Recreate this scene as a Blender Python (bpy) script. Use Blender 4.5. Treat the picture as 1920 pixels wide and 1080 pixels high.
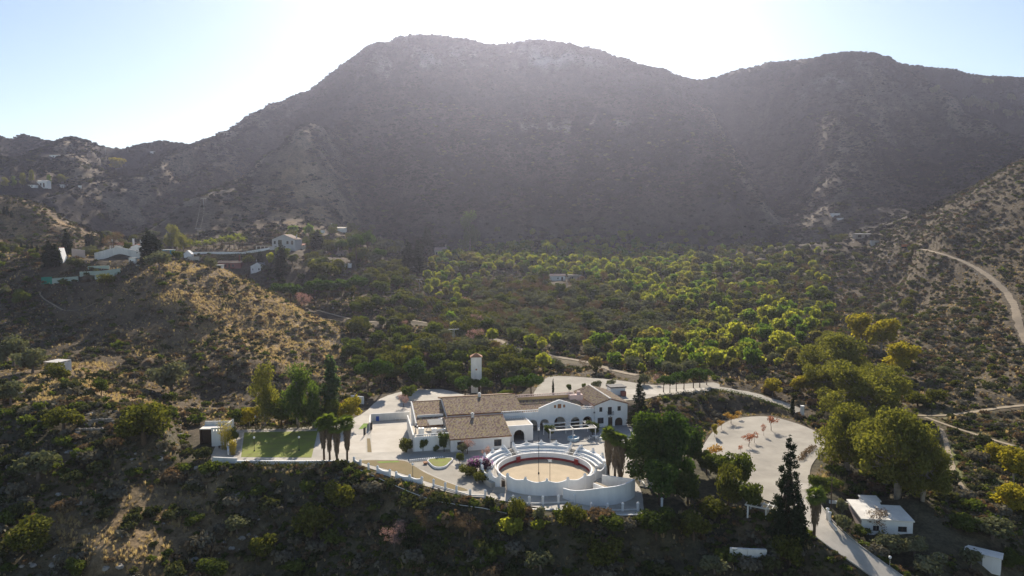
import bpy, math, random
import numpy as np
from mathutils import Vector, Matrix
R = math.radians
scene = bpy.context.scene
col = scene.collection
for _o in list(bpy.data.objects):
    bpy.data.objects.remove(_o)

# ------------------------------------------------------------------ camera
CAMZ, PITCH, FPX = 45.0, R(4.5), 1280.0
cam_data = bpy.data.cameras.new('camera')
cam_data.sensor_width = 36.0
cam_data.lens = 36.0 * FPX / 1920.0
cam_data.clip_start, cam_data.clip_end = 1.0, 9000.0
cam = bpy.data.objects.new('camera', cam_data)
col.objects.link(cam)
cam.location = (0, 0, CAMZ)
cam.rotation_euler = (R(90) - PITCH, 0, 0)
scene.camera = cam

# ------------------------------------------------------------------ sky, sun, exposure
SUN_ELEV, SUN_AZ = R(30.0), R(1.0)           # azimuth measured from +Y towards +X
SKY_STRENGTH, SUN_STRENGTH, EXPOSURE = 0.072, 4.6, 0.84
world = bpy.data.worlds.new('World')
scene.world = world
world.use_nodes = True
wn = world.node_tree
bgn = wn.nodes['Background']
sky = wn.nodes.new('ShaderNodeTexSky')
sky.sky_type = 'NISHITA'
sky.sun_disc = False
sky.sun_elevation = SUN_ELEV
sky.sun_rotation = SUN_AZ
sky.altitude = 200
sky.air_density = 1.0
sky.dust_density = 0.45
sky.ozone_density = 1.0
wn.links.new(sky.outputs[0], bgn.inputs[0])
bgn.inputs[1].default_value = SKY_STRENGTH
sd = bpy.data.lights.new('sun', 'SUN')
sd.energy = SUN_STRENGTH
sd.angle = R(0.53)
sd.color = (1.0, 0.90, 0.76)
sun = bpy.data.objects.new('sun', sd)
col.objects.link(sun)
sdir = Vector((math.sin(SUN_AZ) * math.cos(SUN_ELEV), math.cos(SUN_AZ) * math.cos(SUN_ELEV), math.sin(SUN_ELEV)))
sun.rotation_euler = sdir.to_track_quat('Z', 'Y').to_euler()
sun.location = (0, 300, 500)
vs = scene.view_settings
vs.view_transform = 'Standard'
vs.look = 'None'
vs.gamma = 1.0
vs.use_curve_mapping = False
vs.exposure = EXPOSURE
cy = scene.cycles
cy.max_bounces = 6
cy.diffuse_bounces = 3
cy.glossy_bounces = 2
cy.transmission_bounces = 4
cy.transparent_max_bounces = 4
cy.volume_bounces = 1
cy.use_denoising = True
cy.caustics_reflective = cy.caustics_refractive = False

# ------------------------------------------------------------------ projection helpers (photo pixels of a 1920 x 1080 frame)
CP, SP = math.cos(PITCH), math.sin(PITCH)
def ray(px, py):
    u = (px - 960.0) / FPX
    v = (540.0 - py) / FPX
    return u, CP + v * SP, -SP + v * CP
def at(px, py, z=0.0):                      # the point of a level plane seen at a pixel
    d = ray(px, py)
    t = (z - CAMZ) / d[2]
    return d[0] * t, d[1] * t
def atY(px, py, Y):                         # the point at world depth Y seen at a pixel
    d = ray(px, py)
    t = Y / d[1]
    return d[0] * t, Y, CAMZ + d[2] * t
def project(x, y, z):
    z = z - CAMZ
    d = y * CP - z * SP
    h = y * SP + z * CP
    return 960 + FPX * x / d, 540 - FPX * h / d
def depth_of(y, z):
    return y * CP - (z - CAMZ) * SP

# ------------------------------------------------------------------ noise
def vnoise(x, y, seed=0):
    x = np.asarray(x, float); y = np.asarray(y, float)
    xi = np.floor(x).astype(np.int64); yi = np.floor(y).astype(np.int64)
    fx = x - xi; fy = y - yi
    def h(a, b):
        n = (a * 374761393 + b * 668265263 + seed * 1274126177) & 0x7fffffff
        n = ((n ^ (n >> 13)) * 1274126177) & 0x7fffffff
        n = n ^ (n >> 16)
        return (n & 0xffff) / 65535.0
    u = fx * fx * (3 - 2 * fx); v = fy * fy * (3 - 2 * fy)
    return (h(xi, yi) * (1 - u) + h(xi + 1, yi) * u) * (1 - v) + (h(xi, yi + 1) * (1 - u) + h(xi + 1, yi + 1) * u) * v
def fbm(x, y, oct=4, seed=0):
    s = 0.0; a = 1.0; t = 0.0
    for k in range(oct):
        s = s + a * vnoise(x, y, seed + 17 * k); t += a
        x = x * 2.03 + 11.3; y = y * 2.03 - 7.7; a *= 0.5
    return s / t
def smooth(t):
    t = np.clip(t, 0, 1)
    return t * t * (3 - 2 * t)

# ------------------------------------------------------------------ materials
MATS = {}
def new_mat(name):
    m = bpy.data.materials.new(name); m.use_nodes = True
    nt = m.node_tree; nt.nodes.clear()
    out = nt.nodes.new('ShaderNodeOutputMaterial')
    MATS[name] = m
    return m, nt, out
def mat(name, c, rough=0.85, var=0.18, scale=1.5, bump=0.15, c2=None, spec=0.3, metal=0.0, fine=None, streak=None):
    """plain surface whose colour wanders between two tones of its own"""
    m, nt, out = new_mat(name)
    N, L = nt.nodes, nt.links
    b = N.new('ShaderNodeBsdfPrincipled')
    tc = N.new('ShaderNodeTexCoord')
    n1 = N.new('ShaderNodeTexNoise'); n1.inputs['Scale'].default_value = scale; n1.inputs['Detail'].default_value = 6; n1.inputs['Roughness'].default_value = 0.65
    if streak:
        mp = N.new('ShaderNodeMapping'); mp.inputs['Scale'].default_value = (1, 1, streak); L.new(tc.outputs['Object'], mp.inputs[0]); L.new(mp.outputs[0], n1.inputs['Vector'])
    else: L.new(tc.outputs['Object'], n1.inputs['Vector'])
    rp = N.new('ShaderNodeMapRange'); rp.inputs[1].default_value = 0.3; rp.inputs[2].default_value = 0.7
    L.new(n1.outputs[0], rp.inputs[0])
    mx = N.new('ShaderNodeMix'); mx.data_type = 'RGBA'
    a = c2 if c2 else tuple(k * (1 - var) for k in c)
    z = c if c2 else tuple(min(1, k * (1 + var)) for k in c)
    mx.inputs[6].default_value = (*a, 1); mx.inputs[7].default_value = (*z, 1)
    L.new(rp.outputs[0], mx.inputs[0]); L.new(mx.outputs[2], b.inputs['Base Color'])
    b.inputs['Roughness'].default_value = rough
    b.inputs['Specular IOR Level'].default_value = spec
    b.inputs['Metallic'].default_value = metal
    if bump:
        n2 = N.new('ShaderNodeTexNoise'); n2.inputs['Scale'].default_value = fine or scale * 6; n2.inputs['Detail'].default_value = 4
        L.new(tc.outputs['Object'], n2.inputs['Vector'])
        bp = N.new('ShaderNodeBump'); bp.inputs['Strength'].default_value = bump; bp.inputs['Distance'].default_value = 0.05
        L.new(n2.outputs[0], bp.inputs['Height']); L.new(bp.outputs[0], b.inputs['Normal'])
    L.new(b.outputs[0], out.inputs[0])
    return m
LEAFY = 1.32
def mat_leaf(name, c1, c2, trans=0.45, tint=(1.35, 1.3, 0.55), objvar=0.5):
    """thin leaves: they reflect and let light through; every leaf and every plant has its own tone"""
    m, nt, out = new_mat(name)
    N, L = nt.nodes, nt.links
    g = N.new('ShaderNodeNewGeometry'); oi = N.new('ShaderNodeObjectInfo')
    ma = N.new('ShaderNodeMath'); ma.operation = 'MULTIPLY'; ma.inputs[1].default_value = 1 - objvar
    L.new(g.outputs['Random Per Island'], ma.inputs[0])
    mb = N.new('ShaderNodeMath'); mb.operation = 'MULTIPLY_ADD'; mb.inputs[1].default_value = objvar
    L.new(oi.outputs['Random'], mb.inputs[0]); L.new(ma.outputs[0], mb.inputs[2])
    mx = N.new('ShaderNodeMix'); mx.data_type = 'RGBA'
    mx.inputs[6].default_value = (*(LEAFY * k for k in c1), 1); mx.inputs[7].default_value = (*(LEAFY * k for k in c2), 1)
    L.new(mb.outputs[0], mx.inputs[0])
    d = N.new('ShaderNodeBsdfDiffuse'); t = N.new('ShaderNodeBsdfTranslucent')
    tm = N.new('ShaderNodeMix'); tm.data_type = 'RGBA'; tm.blend_type = 'MULTIPLY'; tm.inputs[0].default_value = 1.0
    tm.inputs[7].default_value = (*tint, 1); L.new(mx.outputs[2], tm.inputs[6])
    L.new(mx.outputs[2], d.inputs[0]); L.new(tm.outputs[2], t.inputs[0])
    ms = N.new('ShaderNodeMixShader'); ms.inputs[0].default_value = trans
    L.new(d.outputs[0], ms.inputs[1]); L.new(t.outputs[0], ms.inputs[2])
    L.new(ms.outputs[0], out.inputs[0])
    return m
# ------------------------------------------------------------------ terrain: heights through surveyed points
# photo pixel and distance of points on the ground
SURV = """
-300 240 900|-100 240 950|0 255 950|60 277 940|120 281 940|190 291 930|240 288 920|330 273 930|420 252 940
520 216 930|560 190 925|620 150 935|655 118 940|690 97 950|730 82 970|790 71 1000|860 74 1010|940 87 1010|1000 80 1010|1060 87 1010
1150 103 1000|1240 127 990|1310 150 980|1345 148 970|1420 132 960|1500 114 950|1600 98 940|1660 111 960|1700 127 1000
1800 130 1050|1860 141 1080|1920 151 1100|2100 180 1100|2300 200 1100
650 440 600|760 458 600|860 462 590|960 458 600|1100 440 610|1200 434 620|1300 446 600|1400 432 600
720 330 700|800 330 700|900 330 700|1000 330 700|1100 330 700|1200 330 700|1300 340 690
740 210 810|800 190 830|900 190 840|1000 190 840|1100 195 835|1200 215 820|1290 240 810
700 140 890|800 110 930|900 112 940|1000 112 940|1100 118 930|1200 150 910
1325 190 930|1380 225 905|1420 260 870|1455 330 760|1462 390 655|1300 250 790|1330 300 720|1360 350 655|1380 400 600|1260 300 730
1500 200 830|1600 180 840|1550 250 760|1500 300 720|1650 262 800|1550 345 690|1620 320 710|1700 330 680|1600 420 560|1500 430 560|1700 400 570
1750 250 790|1850 210 900|1920 240 880|1820 300 660|2100 260 800
620 402 560|590 340 640|572 296 720|640 330 700|560 270 800
520 330 680|520 380 590|480 300 800|600 250 850|470 420 520
230 375 640|330 330 740|430 290 830|200 340 700|300 400 570|210 425 530|380 360 640
60 345 610|110 350 620|-150 330 600|0 310 720|150 310 780|60 300 850
0 372 430|70 385 430|150 438 420|-200 350 420|20 440 400|100 462 380|-200 450 380
-60 480 300|80 502 285|150 492 288|260 482 292|345 491 292|420 511 300|480 541 294|540 576 284|600 611 273|640 646 262|680 690 246
350 479 412|400 476 412|455 471 412|505 465 412|545 468 412|313 473 300|224 475 306|257 474 302|180 489 297|266 487 297|337 483 300|430 504 398|483 511 392|500 505 385|470 470 430|540 460 425|620 440 480|700 460 520|620 480 430|700 500 400|640 520 370
380 560 335|470 575 330|560 570 325|600 570 330|680 580 320|620 600 305|700 610 290
340 560 250|450 620 246|330 640 230|250 600 240|150 560 262|60 560 268|-100 540 270|400 690 212|520 700 214|250 690 207|560 735 205
0 620 240|100 640 232|-150 640 235|95 690 190|0 700 178|-150 700 175|150 725 168|200 740 172|50 760 152|250 760 160|330 748 190|400 745 200
200 790 143|300 800 140|100 830 135|-100 800 140|0 900 126|200 880 127|340 880 131|100 980 114|250 960 117|0 1080 102|200 1080 103|350 1000 117|-200 1080 100
350 1080 108|430 960 121|440 900 129|500 960 121|500 1080 110|700 960 119|700 1080 107|850 990 110|960 1080 99|960 1010 105|1250 1080 98|1250 1010 104
1400 1010 105|1400 1080 97|1340 960 112
800 520 430|880 500 460|960 520 440|1100 520 440|1250 520 440|1400 520 440|800 480 530|960 480 520|1100 480 520|1250 480 520|1400 480 520
800 560 370|960 560 375|1100 560 370|1250 560 370|1400 560 370|1500 560 360
800 600 310|900 600 315|1000 600 320|1100 600 320|1250 600 320|1400 600 320|1500 600 310|1600 600 315
800 640 262|960 640 262|1100 640 266|1250 645 260|1400 640 260|1500 650 250
800 690 212|1100 676 232|1250 690 220|1400 700 212|1550 690 212
860 650 235|860 690 214|920 690 214
1500 470 500|1620 470 470|1560 520 420|1650 560 370|1700 520 390
1600 900 126|1700 950 114|1850 1000 108|1900 1080 101|1750 1080 98|1640 950 116|1640 1060 102
1720 780 165|1800 772 168|1920 770 170|1650 720 200|1700 640 250|1800 640 250|1800 850 141|1920 850 138|2100 900 130|2100 780 165
1800 600 275|1910 592 262|1920 640 235|1900 560 290|1850 500 335|1730 466 385|1800 482 355|1700 590 330
1920 300 420|1850 340 430|1780 376 440|1720 406 450|1920 450 350|1850 420 385|2100 200 400|2300 120 400|2200 500 300
""".replace('\n', '|')
ctrl = []
for s in SURV.split('|'):
    if s.strip():
        a, b, c = map(float, s.split())
        ctrl.append(atY(a, b, c))
# ground that lies hidden from the camera: valleys behind ridges, the backs of the hills, the ravine in front
for x, y, z in [(-130, 340, 12), (-60, 330, 10), (-20, 300, 6), (-200, 360, 25), (-300, 520, 45), (-420, 540, 50), (-170, 225, 6), (330, 560, 62), (420, 620, 80),
                (-60, 95, -24), (0, 85, -25), (60, 82, -22), (-120, 85, -20), (120, 82, -18), (-60, 60, -38), (0, 55, -40), (60, 55, -38), (-150, 50, -36), (150, 50, -36),
                (0, 20, -48), (-100, 10, -46), (100, 10, -46), (0, -40, -50), (-140, -40, -48), (140, -40, -48)]:
    ctrl.append((x, y, z))
for px, dz, Y in [(-200, -90, 1250), (100, -80, 1250), (330, -80, 1250), (560, -90, 1250), (790, -120, 1300), (1000, -120, 1300), (1240, -110, 1300), (1420, -100, 1300), (1600, -120, 1300), (1860, -110, 1400), (2200, -100, 1400)]:
    base = np.interp(px, [-300, 0, 240, 420, 620, 790, 1060, 1310, 1600, 1920, 2300], [222, 205, 175, 205, 270, 326, 320, 265, 294, 285, 240])
    ctrl.append(((px - 960) / FPX * Y, Y, base + dz))
for x, y in [(-1500, 2200), (-500, 2200), (500, 2200), (1500, 2200), (-2200, 3000), (0, 3000), (2200, 3000)]:
    ctrl.append((x, y, 60))
PLAZA_PX = [(428, 869), (440, 870), (560, 870), (655, 869), (690, 880), (730, 893), (800, 913), (860, 928), (930, 938), (1000, 951), (1090, 965), (1200, 968), (1262, 962),
            (1300, 940), (1330, 935), (1440, 965), (1500, 945), (1545, 880), (1560, 835), (1545, 810), (1500, 790), (1440, 776), (1375, 779), (1340, 798), (1312, 830), (1290, 838), (1235, 830),
            (1215, 800), (1200, 770), (1190, 750), (1080, 752), (900, 742), (830, 726), (762, 726), (700, 742), (670, 775), (600, 798), (450, 801), (410, 795), (362, 801), (366, 842), (395, 848), (400, 864)]
TERR_PX = [(1000, 752), (1015, 712), (1045, 702), (1150, 709), (1230, 719), (1335, 714), (1350, 730), (1320, 740), (1240, 744), (1200, 752), (1100, 756)]
def polyW(px, z=0.0): return [at(a, b, z) for a, b in px]
PLAZA, TERRACE = polyW(PLAZA_PX), polyW(TERR_PX, 3.5)
for x, y in PLAZA[::2]: ctrl.append((x, y, 0.0))
for x, y in TERRACE: ctrl.append((x, y, 3.5))
ctrl = np.array(ctrl)
def warp(x, y):
    yc = np.maximum(y, 5.0) + 30.0
    return np.stack([3.0 * x / yc, 2.2 * np.log(yc)], -1)
PC = warp(ctrl[:, 0], ctrl[:, 1])
def kern(d2): return np.sqrt(d2 + 0.06 ** 2)
n = len(ctrl)
A = kern(((PC[:, None] - PC[None]) ** 2).sum(-1))
M = np.zeros((n + 3, n + 3)); M[:n, :n] = A - np.eye(n) * 0.004
M[:n, n] = 1; M[:n, n + 1:] = PC; M[n, :n] = 1; M[n + 1:, :n] = PC.T
W = np.linalg.solve(M, np.concatenate([ctrl[:, 2], np.zeros(3)]))
def base_height(x, y):
    q = warp(x, y); out = np.empty(len(q))
    for i in range(0, len(q), 8000):
        s = q[i:i + 8000]
        d2 = (s ** 2).sum(-1)[:, None] + (PC ** 2).sum(-1)[None] - 2 * s @ PC.T
        out[i:i + 8000] = kern(np.maximum(d2, 0)) @ W[:n] + W[n] + s @ W[n + 1:]
    return out
def poly_dist(x, y, poly):                   # signed distance, negative inside
    p = np.array(poly); q = np.roll(p, -1, 0)
    best = np.full(x.shape, 1e9); inside = np.zeros(x.shape, bool)
    for (ax, ay), (bx, by) in zip(p, q):
        ex, ey = bx - ax, by - ay
        t = np.clip(((x - ax) * ex + (y - ay) * ey) / (ex * ex + ey * ey + 1e-12), 0, 1)
        best = np.minimum(best, (x - ax - t * ex) ** 2 + (y - ay - t * ey) ** 2)
        c = ((ay > y) != (by > y)) & (x < ex * (y - ay) / (ey + 1e-12) + ax)
        inside ^= c
    d = np.sqrt(best)
    return np.where(inside, -d, d)
def line_dist(x, y, pts):                    # distance to a polyline and the height along it
    best = np.full(x.shape, 1e9); zz = np.zeros(x.shape)
    for (ax, ay, az), (bx, by, bz) in zip(pts[:-1], pts[1:]):
        ex, ey = bx - ax, by - ay
        t = np.clip(((x - ax) * ex + (y - ay) * ey) / (ex * ex + ey * ey + 1e-12), 0, 1)
        d = (x - ax - t * ex) ** 2 + (y - ay - t * ey) ** 2
        m = d < best
        best = np.where(m, d, best); zz = np.where(m, az + t * (bz - az), zz)
    return np.sqrt(best), zz
# fan-shaped grid, fine near the camera
NU = 600
us = np.linspace(-0.95, 0.95, NU)
ys = np.concatenate([np.linspace(-40, 76, 14), 78 * np.exp(np.linspace(0, math.log(1350 / 78), 620)), np.linspace(1400, 2900, 14)])
NR = len(ys)
GX = (us[None, :] * (ys[:, None] + 60)).ravel()
GY = np.repeat(ys, NU)
GZ = base_height(GX, GY)
far = smooth((GY - 330) / 350)
mid = smooth((GY - 95) / 120) * (1 - far)
near = 1 - smooth((GY - 110) / 60)
GZ = GZ + (fbm(GX / 9, GY / 9, 4, 3) - .5) * (1.6 * near + 2.6 * mid + 2.0 * far)
GZ = GZ + (fbm(GX / 38, GY / 38, 4, 8) - .5) * (1.2 * near + 5.0 * mid + 12 * far)
rid = 1 - np.abs(2 * fbm(GX / 95 + 0.6 * fbm(GX / 60, GY / 60, 2, 5), GY / 260, 4, 21) - 1)
GZ = GZ + (rid - .75) * 46 * far * smooth((GZ - 40) / 60) * (1 - 0.75 * smooth((GY - 880) / 100))
# terraces: a step every few metres of height on the orchard slopes
tz = GZ + (fbm(GX / 30, GY / 30, 2, 44) - .5) * 3
terr_m = smooth((GY - 215) / 30) * (1 - smooth((GY - 400) / 60)) * smooth((GX + 40) / 50) * (1 - smooth((GX - 120) / 60))
st = 2.2
fr = (tz / st) - np.floor(tz / st)
GZ = GZ + terr_m * 0.4 * st * (smooth((fr - .5) / .5 * 2 - .5) - fr)
def grid_height(x, y):
    """height of the ground under points, from the grid"""
    x = np.atleast_1d(np.asarray(x, float)); y = np.atleast_1d(np.asarray(y, float))
    r = np.interp(y, ys, np.arange(NR)); c = (x / (y + 60) - us[0]) / (us[1] - us[0])
    c = np.clip(c, 0, NU - 1.001); r = np.clip(r, 0, NR - 1.001)
    ri = r.astype(int); ci = c.astype(int); fr_ = r - ri; fc = c - ci
    G = GZ.reshape(NR, NU)
    return (G[ri, ci] * (1 - fr_) + G[ri + 1, ci] * fr_) * (1 - fc) + (G[ri, ci + 1] * (1 - fr_) + G[ri + 1, ci + 1] * fr_) * fc
HITY = 80 * np.exp(np.linspace(0, math.log(1300 / 80), 900))
def hit(px, py):
    """where the line of sight of a photo pixel meets the ground"""
    d = ray(px, py)
    X = d[0] / d[1] * HITY; Z = CAMZ + d[2] / d[1] * HITY
    g = grid_height(X, HITY)
    k = np.nonzero(Z <= g)[0]
    if len(k) == 0: return None
    k = k[0]
    if k == 0: return X[0], HITY[0], g[0]
    a = (Z[k - 1] - g[k - 1]); b = (g[k] - Z[k]); t = a / (a + b + 1e-9)
    y = HITY[k - 1] + t * (HITY[k] - HITY[k - 1])
    x = d[0] / d[1] * y
    return x, y, float(grid_height(x, y)[0])
# spurs and gullies drawn along lines seen on the mountain sides
SPURS = [([(585, 288), (540, 320), (480, 355), (420, 388), (360, 412)], 20, 42), ([(585, 288), (602, 340), (628, 398)], 16, 30), ([(545, 262), (450, 318), (340, 365), (245, 402), (195, 425)], -34, 40),
         ([(500, 222), (420, 285), (330, 322), (250, 348)], 16, 36), ([(228, 300), (232, 350), (214, 405)], -20, 30), ([(100, 290), (160, 330), (228, 372)], 16, 34), ([(690, 250), (700, 330), (720, 400)], -14, 35),
         ([(1325, 156), (1372, 215), (1404, 262), (1446, 330), (1480, 395), (1500, 428)], -42, 42), ([(1338, 205), (1366, 262), (1402, 322), (1424, 385)], 22, 30), ([(1650, 215), (1625, 280), (1572, 332), (1530, 380), (1500, 412)], 34, 44),
         ([(1715, 235), (1745, 300), (1730, 350)], -26, 46), ([(1738, 178), (1790, 228), (1835, 256)], 22, 28), ([(1790, 180), (1870, 228), (1925, 252)], -30, 40), ([(1545, 200), (1510, 270), (1490, 330)], -14, 36)]
SPURPTS = []
for pxs, hgt, wid in SPURS: SPURPTS.append(([hit(*q) for q in pxs if hit(*q)], hgt, wid))
for pts, hgt, wid in SPURPTS:
    sel = np.nonzero((GY > 420) & (GY < 1250))[0]
    d, _ = line_dist(GX[sel], GY[sel], pts)
    GZ[sel] += hgt * np.exp(-(d / wid) ** 2) * (1 - .8 * smooth((GY[sel] - 900) / 110))
FLATS = [(PLAZA, -0.12, 1.2, 5.0), (TERRACE, 3.38, 1.0, 7.0)]
for poly, z, pad, fall in FLATS:
    d = poly_dist(GX, GY, poly)
    m = 1 - smooth((d - pad) / fall)
    GZ = GZ * (1 - m) + z * m
# roads and tracks: pixels -> ground, then the ground is levelled along them
def track(pxs, zs=None):
    out = []
    for k, (a, b) in enumerate(pxs):
        if zs: x, y = at(a, b, zs[k]); out.append((x, y, zs[k]))
        else:
            h = hit(a, b)
            if h: out.append(h)
    z = np.array([p[2] for p in out])
    if not zs and len(z) > 4:
        z = np.convolve(np.pad(z, 1, 'edge'), [.25, .5, .25], 'valid')
    return [(p[0], p[1], float(q)) for p, q in zip(out, z)]
def densify(pts, step=1.5):
    p = np.array(pts)
    seg = np.linalg.norm(np.diff(p[:, :2], axis=0), axis=1); s = np.concatenate([[0], np.cumsum(seg)])
    t = np.linspace(0, s[-1], max(2, int(s[-1] / step)))
    q = np.stack([np.interp(t, s, p[:, k]) for k in range(3)], 1)
    for _ in range(3):
        q[1:-1] = .25 * q[:-2] + .5 * q[1:-1] + .25 * q[2:]
    return [tuple(v) for v in q]
TRACKS = {}
TRACKS['access_road'] = (densify(track([(1490, 905), (1503, 940), (1525, 975), (1560, 1008), (1610, 1044), (1665, 1082), (1730, 1130)], [-.02, -.15, -.5, -1.2, -2.6, -4.2, -6.2])), 5.6)
TRACKS['hillside_track'] = (densify(track([(1728, 465), (1765, 475), (1800, 487), (1835, 503), (1865, 528), (1888, 550), (1902, 575), (1908, 595), (1915, 620), (1930, 650)])), 4.6)
TRACKS['valley_track'] = (densify(track([(930, 635), (955, 648), (985, 657), (1020, 664), (1060, 672), (1100, 681), (1150, 693), (1195, 703)])), 3.8)
TRACKS['upper_road'] = (densify(track([(1330, 726), (1370, 731), (1420, 742), (1470, 758), (1500, 772)], [3.5, 3.3, 2.6, 1.4, .5])), 5.0)
TRACKS['earth_path'] = (densify(track([(1700, 778), (1735, 782), (1765, 800), (1773, 830), (1782, 862), (1790, 890), (1800, 910), (1825, 935)])), 1.6)
TRACKS['earth_path.001'] = (densify(track([(1735, 782), (1790, 802), (1840, 818), (1900, 836)])), 1.6)
TRACKS['earth_path.002'] = (densify(track([(1705, 780), (1770, 778), (1830, 772), (1880, 765), (1930, 758)])), 2.2)
TRACKS['hill_path'] = (densify(track([(180, 563), (150, 585), (120, 592), (80, 553), (70, 548), (110, 540), (150, 530), (185, 527)])), 1.1)
TRACKS['terrace_path'] = (densify(track([(596, 580), (630, 592), (670, 602), (720, 604), (770, 600), (800, 606)])), 2.6)
for nm, (pts, w) in TRACKS.items():
    xs = [p[0] for p in pts]; yy = [p[1] for p in pts]
    fall = 2.5 if nm != 'access_road' else 4.0
    pad = w / 2 + 0.6
    sel = np.nonzero((GX > min(xs) - 12) & (GX < max(xs) + 12) & (GY > min(yy) - 12) & (GY < max(yy) + 12))[0]
    d, zz = line_dist(GX[sel], GY[sel], pts)
    m = 1 - smooth((d - pad) / fall)
    if nm == 'upper_road': m = m * smooth((poly_dist(GX[sel], GY[sel], PLAZA) - 1) / 5)
    GZ[sel] = GZ[sel] * (1 - m) + (zz - 0.10) * m

# ------------------------------------------------------------------ soil colours: what grows or lies where, plus sunlight painted on the spurs
def blob(cx, cy, r): return np.exp(-(((GX - cx) / r) ** 2 + ((GY - cy) / r) ** 2))
COL = np.empty((len(GX), 3)); COL[:] = (.082, .064, .042)
def tint(c, m):
    global COL
    m = np.clip(m, 0, 1)[:, None]
    COL = COL * (1 - m) + np.array(c)[None] * m
pat = smooth((fbm(GX / 14, GY / 14, 4, 31) - .42) / .2)
pat2 = smooth((fbm(GX / 40, GY / 40, 4, 37) - .40) / .22)
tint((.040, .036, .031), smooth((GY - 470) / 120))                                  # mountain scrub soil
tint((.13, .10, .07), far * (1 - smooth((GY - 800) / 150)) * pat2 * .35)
tint((.062, .060, .036), smooth((155 - GY) / 20) * .7)                              # dark brown-green scrub soil on the slope in front
for px, py, r, s in [(470, 560, 26, 1), (540, 600, 24, 1), (430, 530, 22, .9), (590, 630, 16, 1), (400, 620, 20, .7), (500, 640, 20, .9), (560, 680, 14, .7),
                     (150, 725, 15, 1), (230, 745, 12, 1), (120, 690, 12, .8), (300, 690, 18, .35), (250, 560, 18, .25),
                     (60, 420, 40, .7), (110, 450, 30, .7), (560, 420, 45, .8), (600, 380, 45, .8), (500, 420, 35, .5), (590, 330, 40, .7), (560, 300, 40, .5), (430, 340, 45, .4), (330, 300, 50, .35), (140, 320, 40, .4), (220, 380, 35, .3)]:
    h = hit(px, py)
    if h: tint((.27, .185, .098), blob(h[0], h[1], r) * s * 1.25 * (.25 + .75 * pat))  # dry grass on near hills; far left spur blobs paint in sunlit patches
for px, py, r, s in [(560, 590, 8, .8), (620, 650, 10, .9), (600, 620, 8, .9), (360, 500, 8, .7)]:
    h = hit(px, py)
    if h: tint((.22, .175, .12), blob(h[0], h[1], r) * s)
for px, py, r, s in [(1780, 700, 40, .6), (1850, 560, 45, .6), (1850, 400, 60, .65), (1900, 350, 50, .4), (1700, 560, 40, .35), (1800, 650, 40, .5), (1640, 300, 60, .6), (1600, 350, 40, .5), (1440, 330, 40, .5), (1420, 250, 40, .4), (1480, 400, 40, .4), (1780, 210, 60, .4)]:
    h = hit(px, py)
    if h: tint((.105, .084, .055), blob(h[0], h[1], r) * s * 1.3 * (.4 + .6 * pat))
for px, py, r, s in [(1850, 880, 12, 1), (1800, 860, 9, 1), (1860, 800, 12, .6), (1480, 500, 25, .7), (1430, 520, 20, .5), (940, 690, 12, .8), (1100, 460, 50, .35)]:
    h = hit(px, py)
    if h: tint((.15, .155, .055), blob(h[0], h[1], r) * s * (.5 + .5 * pat))
for px, py, r, s in [(860, 112, 60, .8), (980, 100, 70, .9), (760, 120, 50, .6), (1050, 110, 50, .5), (1110, 232, 35, .7), (1000, 240, 25, .5), (960, 300, 20, .5), (1600, 140, 50, .5)]:
    h = hit(px, py)
    if h: tint((.36, .33, .29), np.exp(-(((GX - h[0]) / r) ** 2 + ((GY - h[1]) / (r * .35)) ** 2)) * s * smooth((fbm(GX / 16, GY / 30, 4, 51) - .45) / .14))
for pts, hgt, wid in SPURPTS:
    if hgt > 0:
        d, _ = line_dist(GX, GY, pts); tint((.20, .162, .115), np.exp(-(d / (wid * .8)) ** 2) * .75 * (.3 + .7 * pat))  # spur crests tinted golden tan, sunlight painted into the soil colour
orch = smooth((GY - 215) / 20) * (1 - smooth((GY - 470) / 80)) * smooth((GX + 60) / 30) * (1 - smooth((GX - 130) / 40))
tint((.125, .105, .06), orch * .6)
for px, py, r, s in [(250, 950, 9, 1), (330, 1000, 9, 1), (260, 1040, 9, .9), (400, 1040, 7, .8), (160, 900, 8, .9), (330, 920, 8, 1), (100, 860, 8, .7), (220, 870, 7, .7), (150, 1000, 8, .7), (380, 960, 6, .8), (60, 960, 8, .5), (690, 905, 8, .5), (1560, 900, 4, .9), (1440, 1020, 4, 1), (1420, 1040, 4, .8), (1850, 980, 10, .5)]:
    h = hit(px, py)
    if h: tint((.25, .175, .10), blob(h[0], h[1], r) * s * (.3 + .7 * pat))
me = bpy.data.meshes.new('ground')
idx = np.arange(NR * NU).reshape(NR, NU)
quads = np.stack([idx[:-1, :-1], idx[:-1, 1:], idx[1:, 1:], idx[1:, :-1]], -1).reshape(-1, 4)
me.vertices.add(len(GX)); me.vertices.foreach_set('co', np.stack([GX, GY, GZ], 1).astype(np.float32).ravel())
me.loops.add(quads.size); me.loops.foreach_set('vertex_index', quads.astype(np.int32).ravel())
me.polygons.add(len(quads)); me.polygons.foreach_set('loop_start', np.arange(0, quads.size, 4, dtype=np.int32))
me.polygons.foreach_set('loop_total', np.full(len(quads), 4, np.int32))
me.polygons.foreach_set('use_smooth', np.ones(len(quads), bool))
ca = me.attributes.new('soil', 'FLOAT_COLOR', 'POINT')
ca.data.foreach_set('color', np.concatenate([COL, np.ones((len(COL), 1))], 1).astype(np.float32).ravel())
me.update(); me.validate()
ground = bpy.data.objects.new('ground', me); col.objects.link(ground)
ground['kind'] = 'structure'
m, nt, out = new_mat('soil'); N, L = nt.nodes, nt.links
b = N.new('ShaderNodeBsdfPrincipled'); b.inputs['Roughness'].default_value = .95; b.inputs['Specular IOR Level'].default_value = .1
at_ = N.new('ShaderNodeAttribute'); at_.attribute_name = 'soil'
gp = N.new('ShaderNodeNewGeometry')
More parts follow.
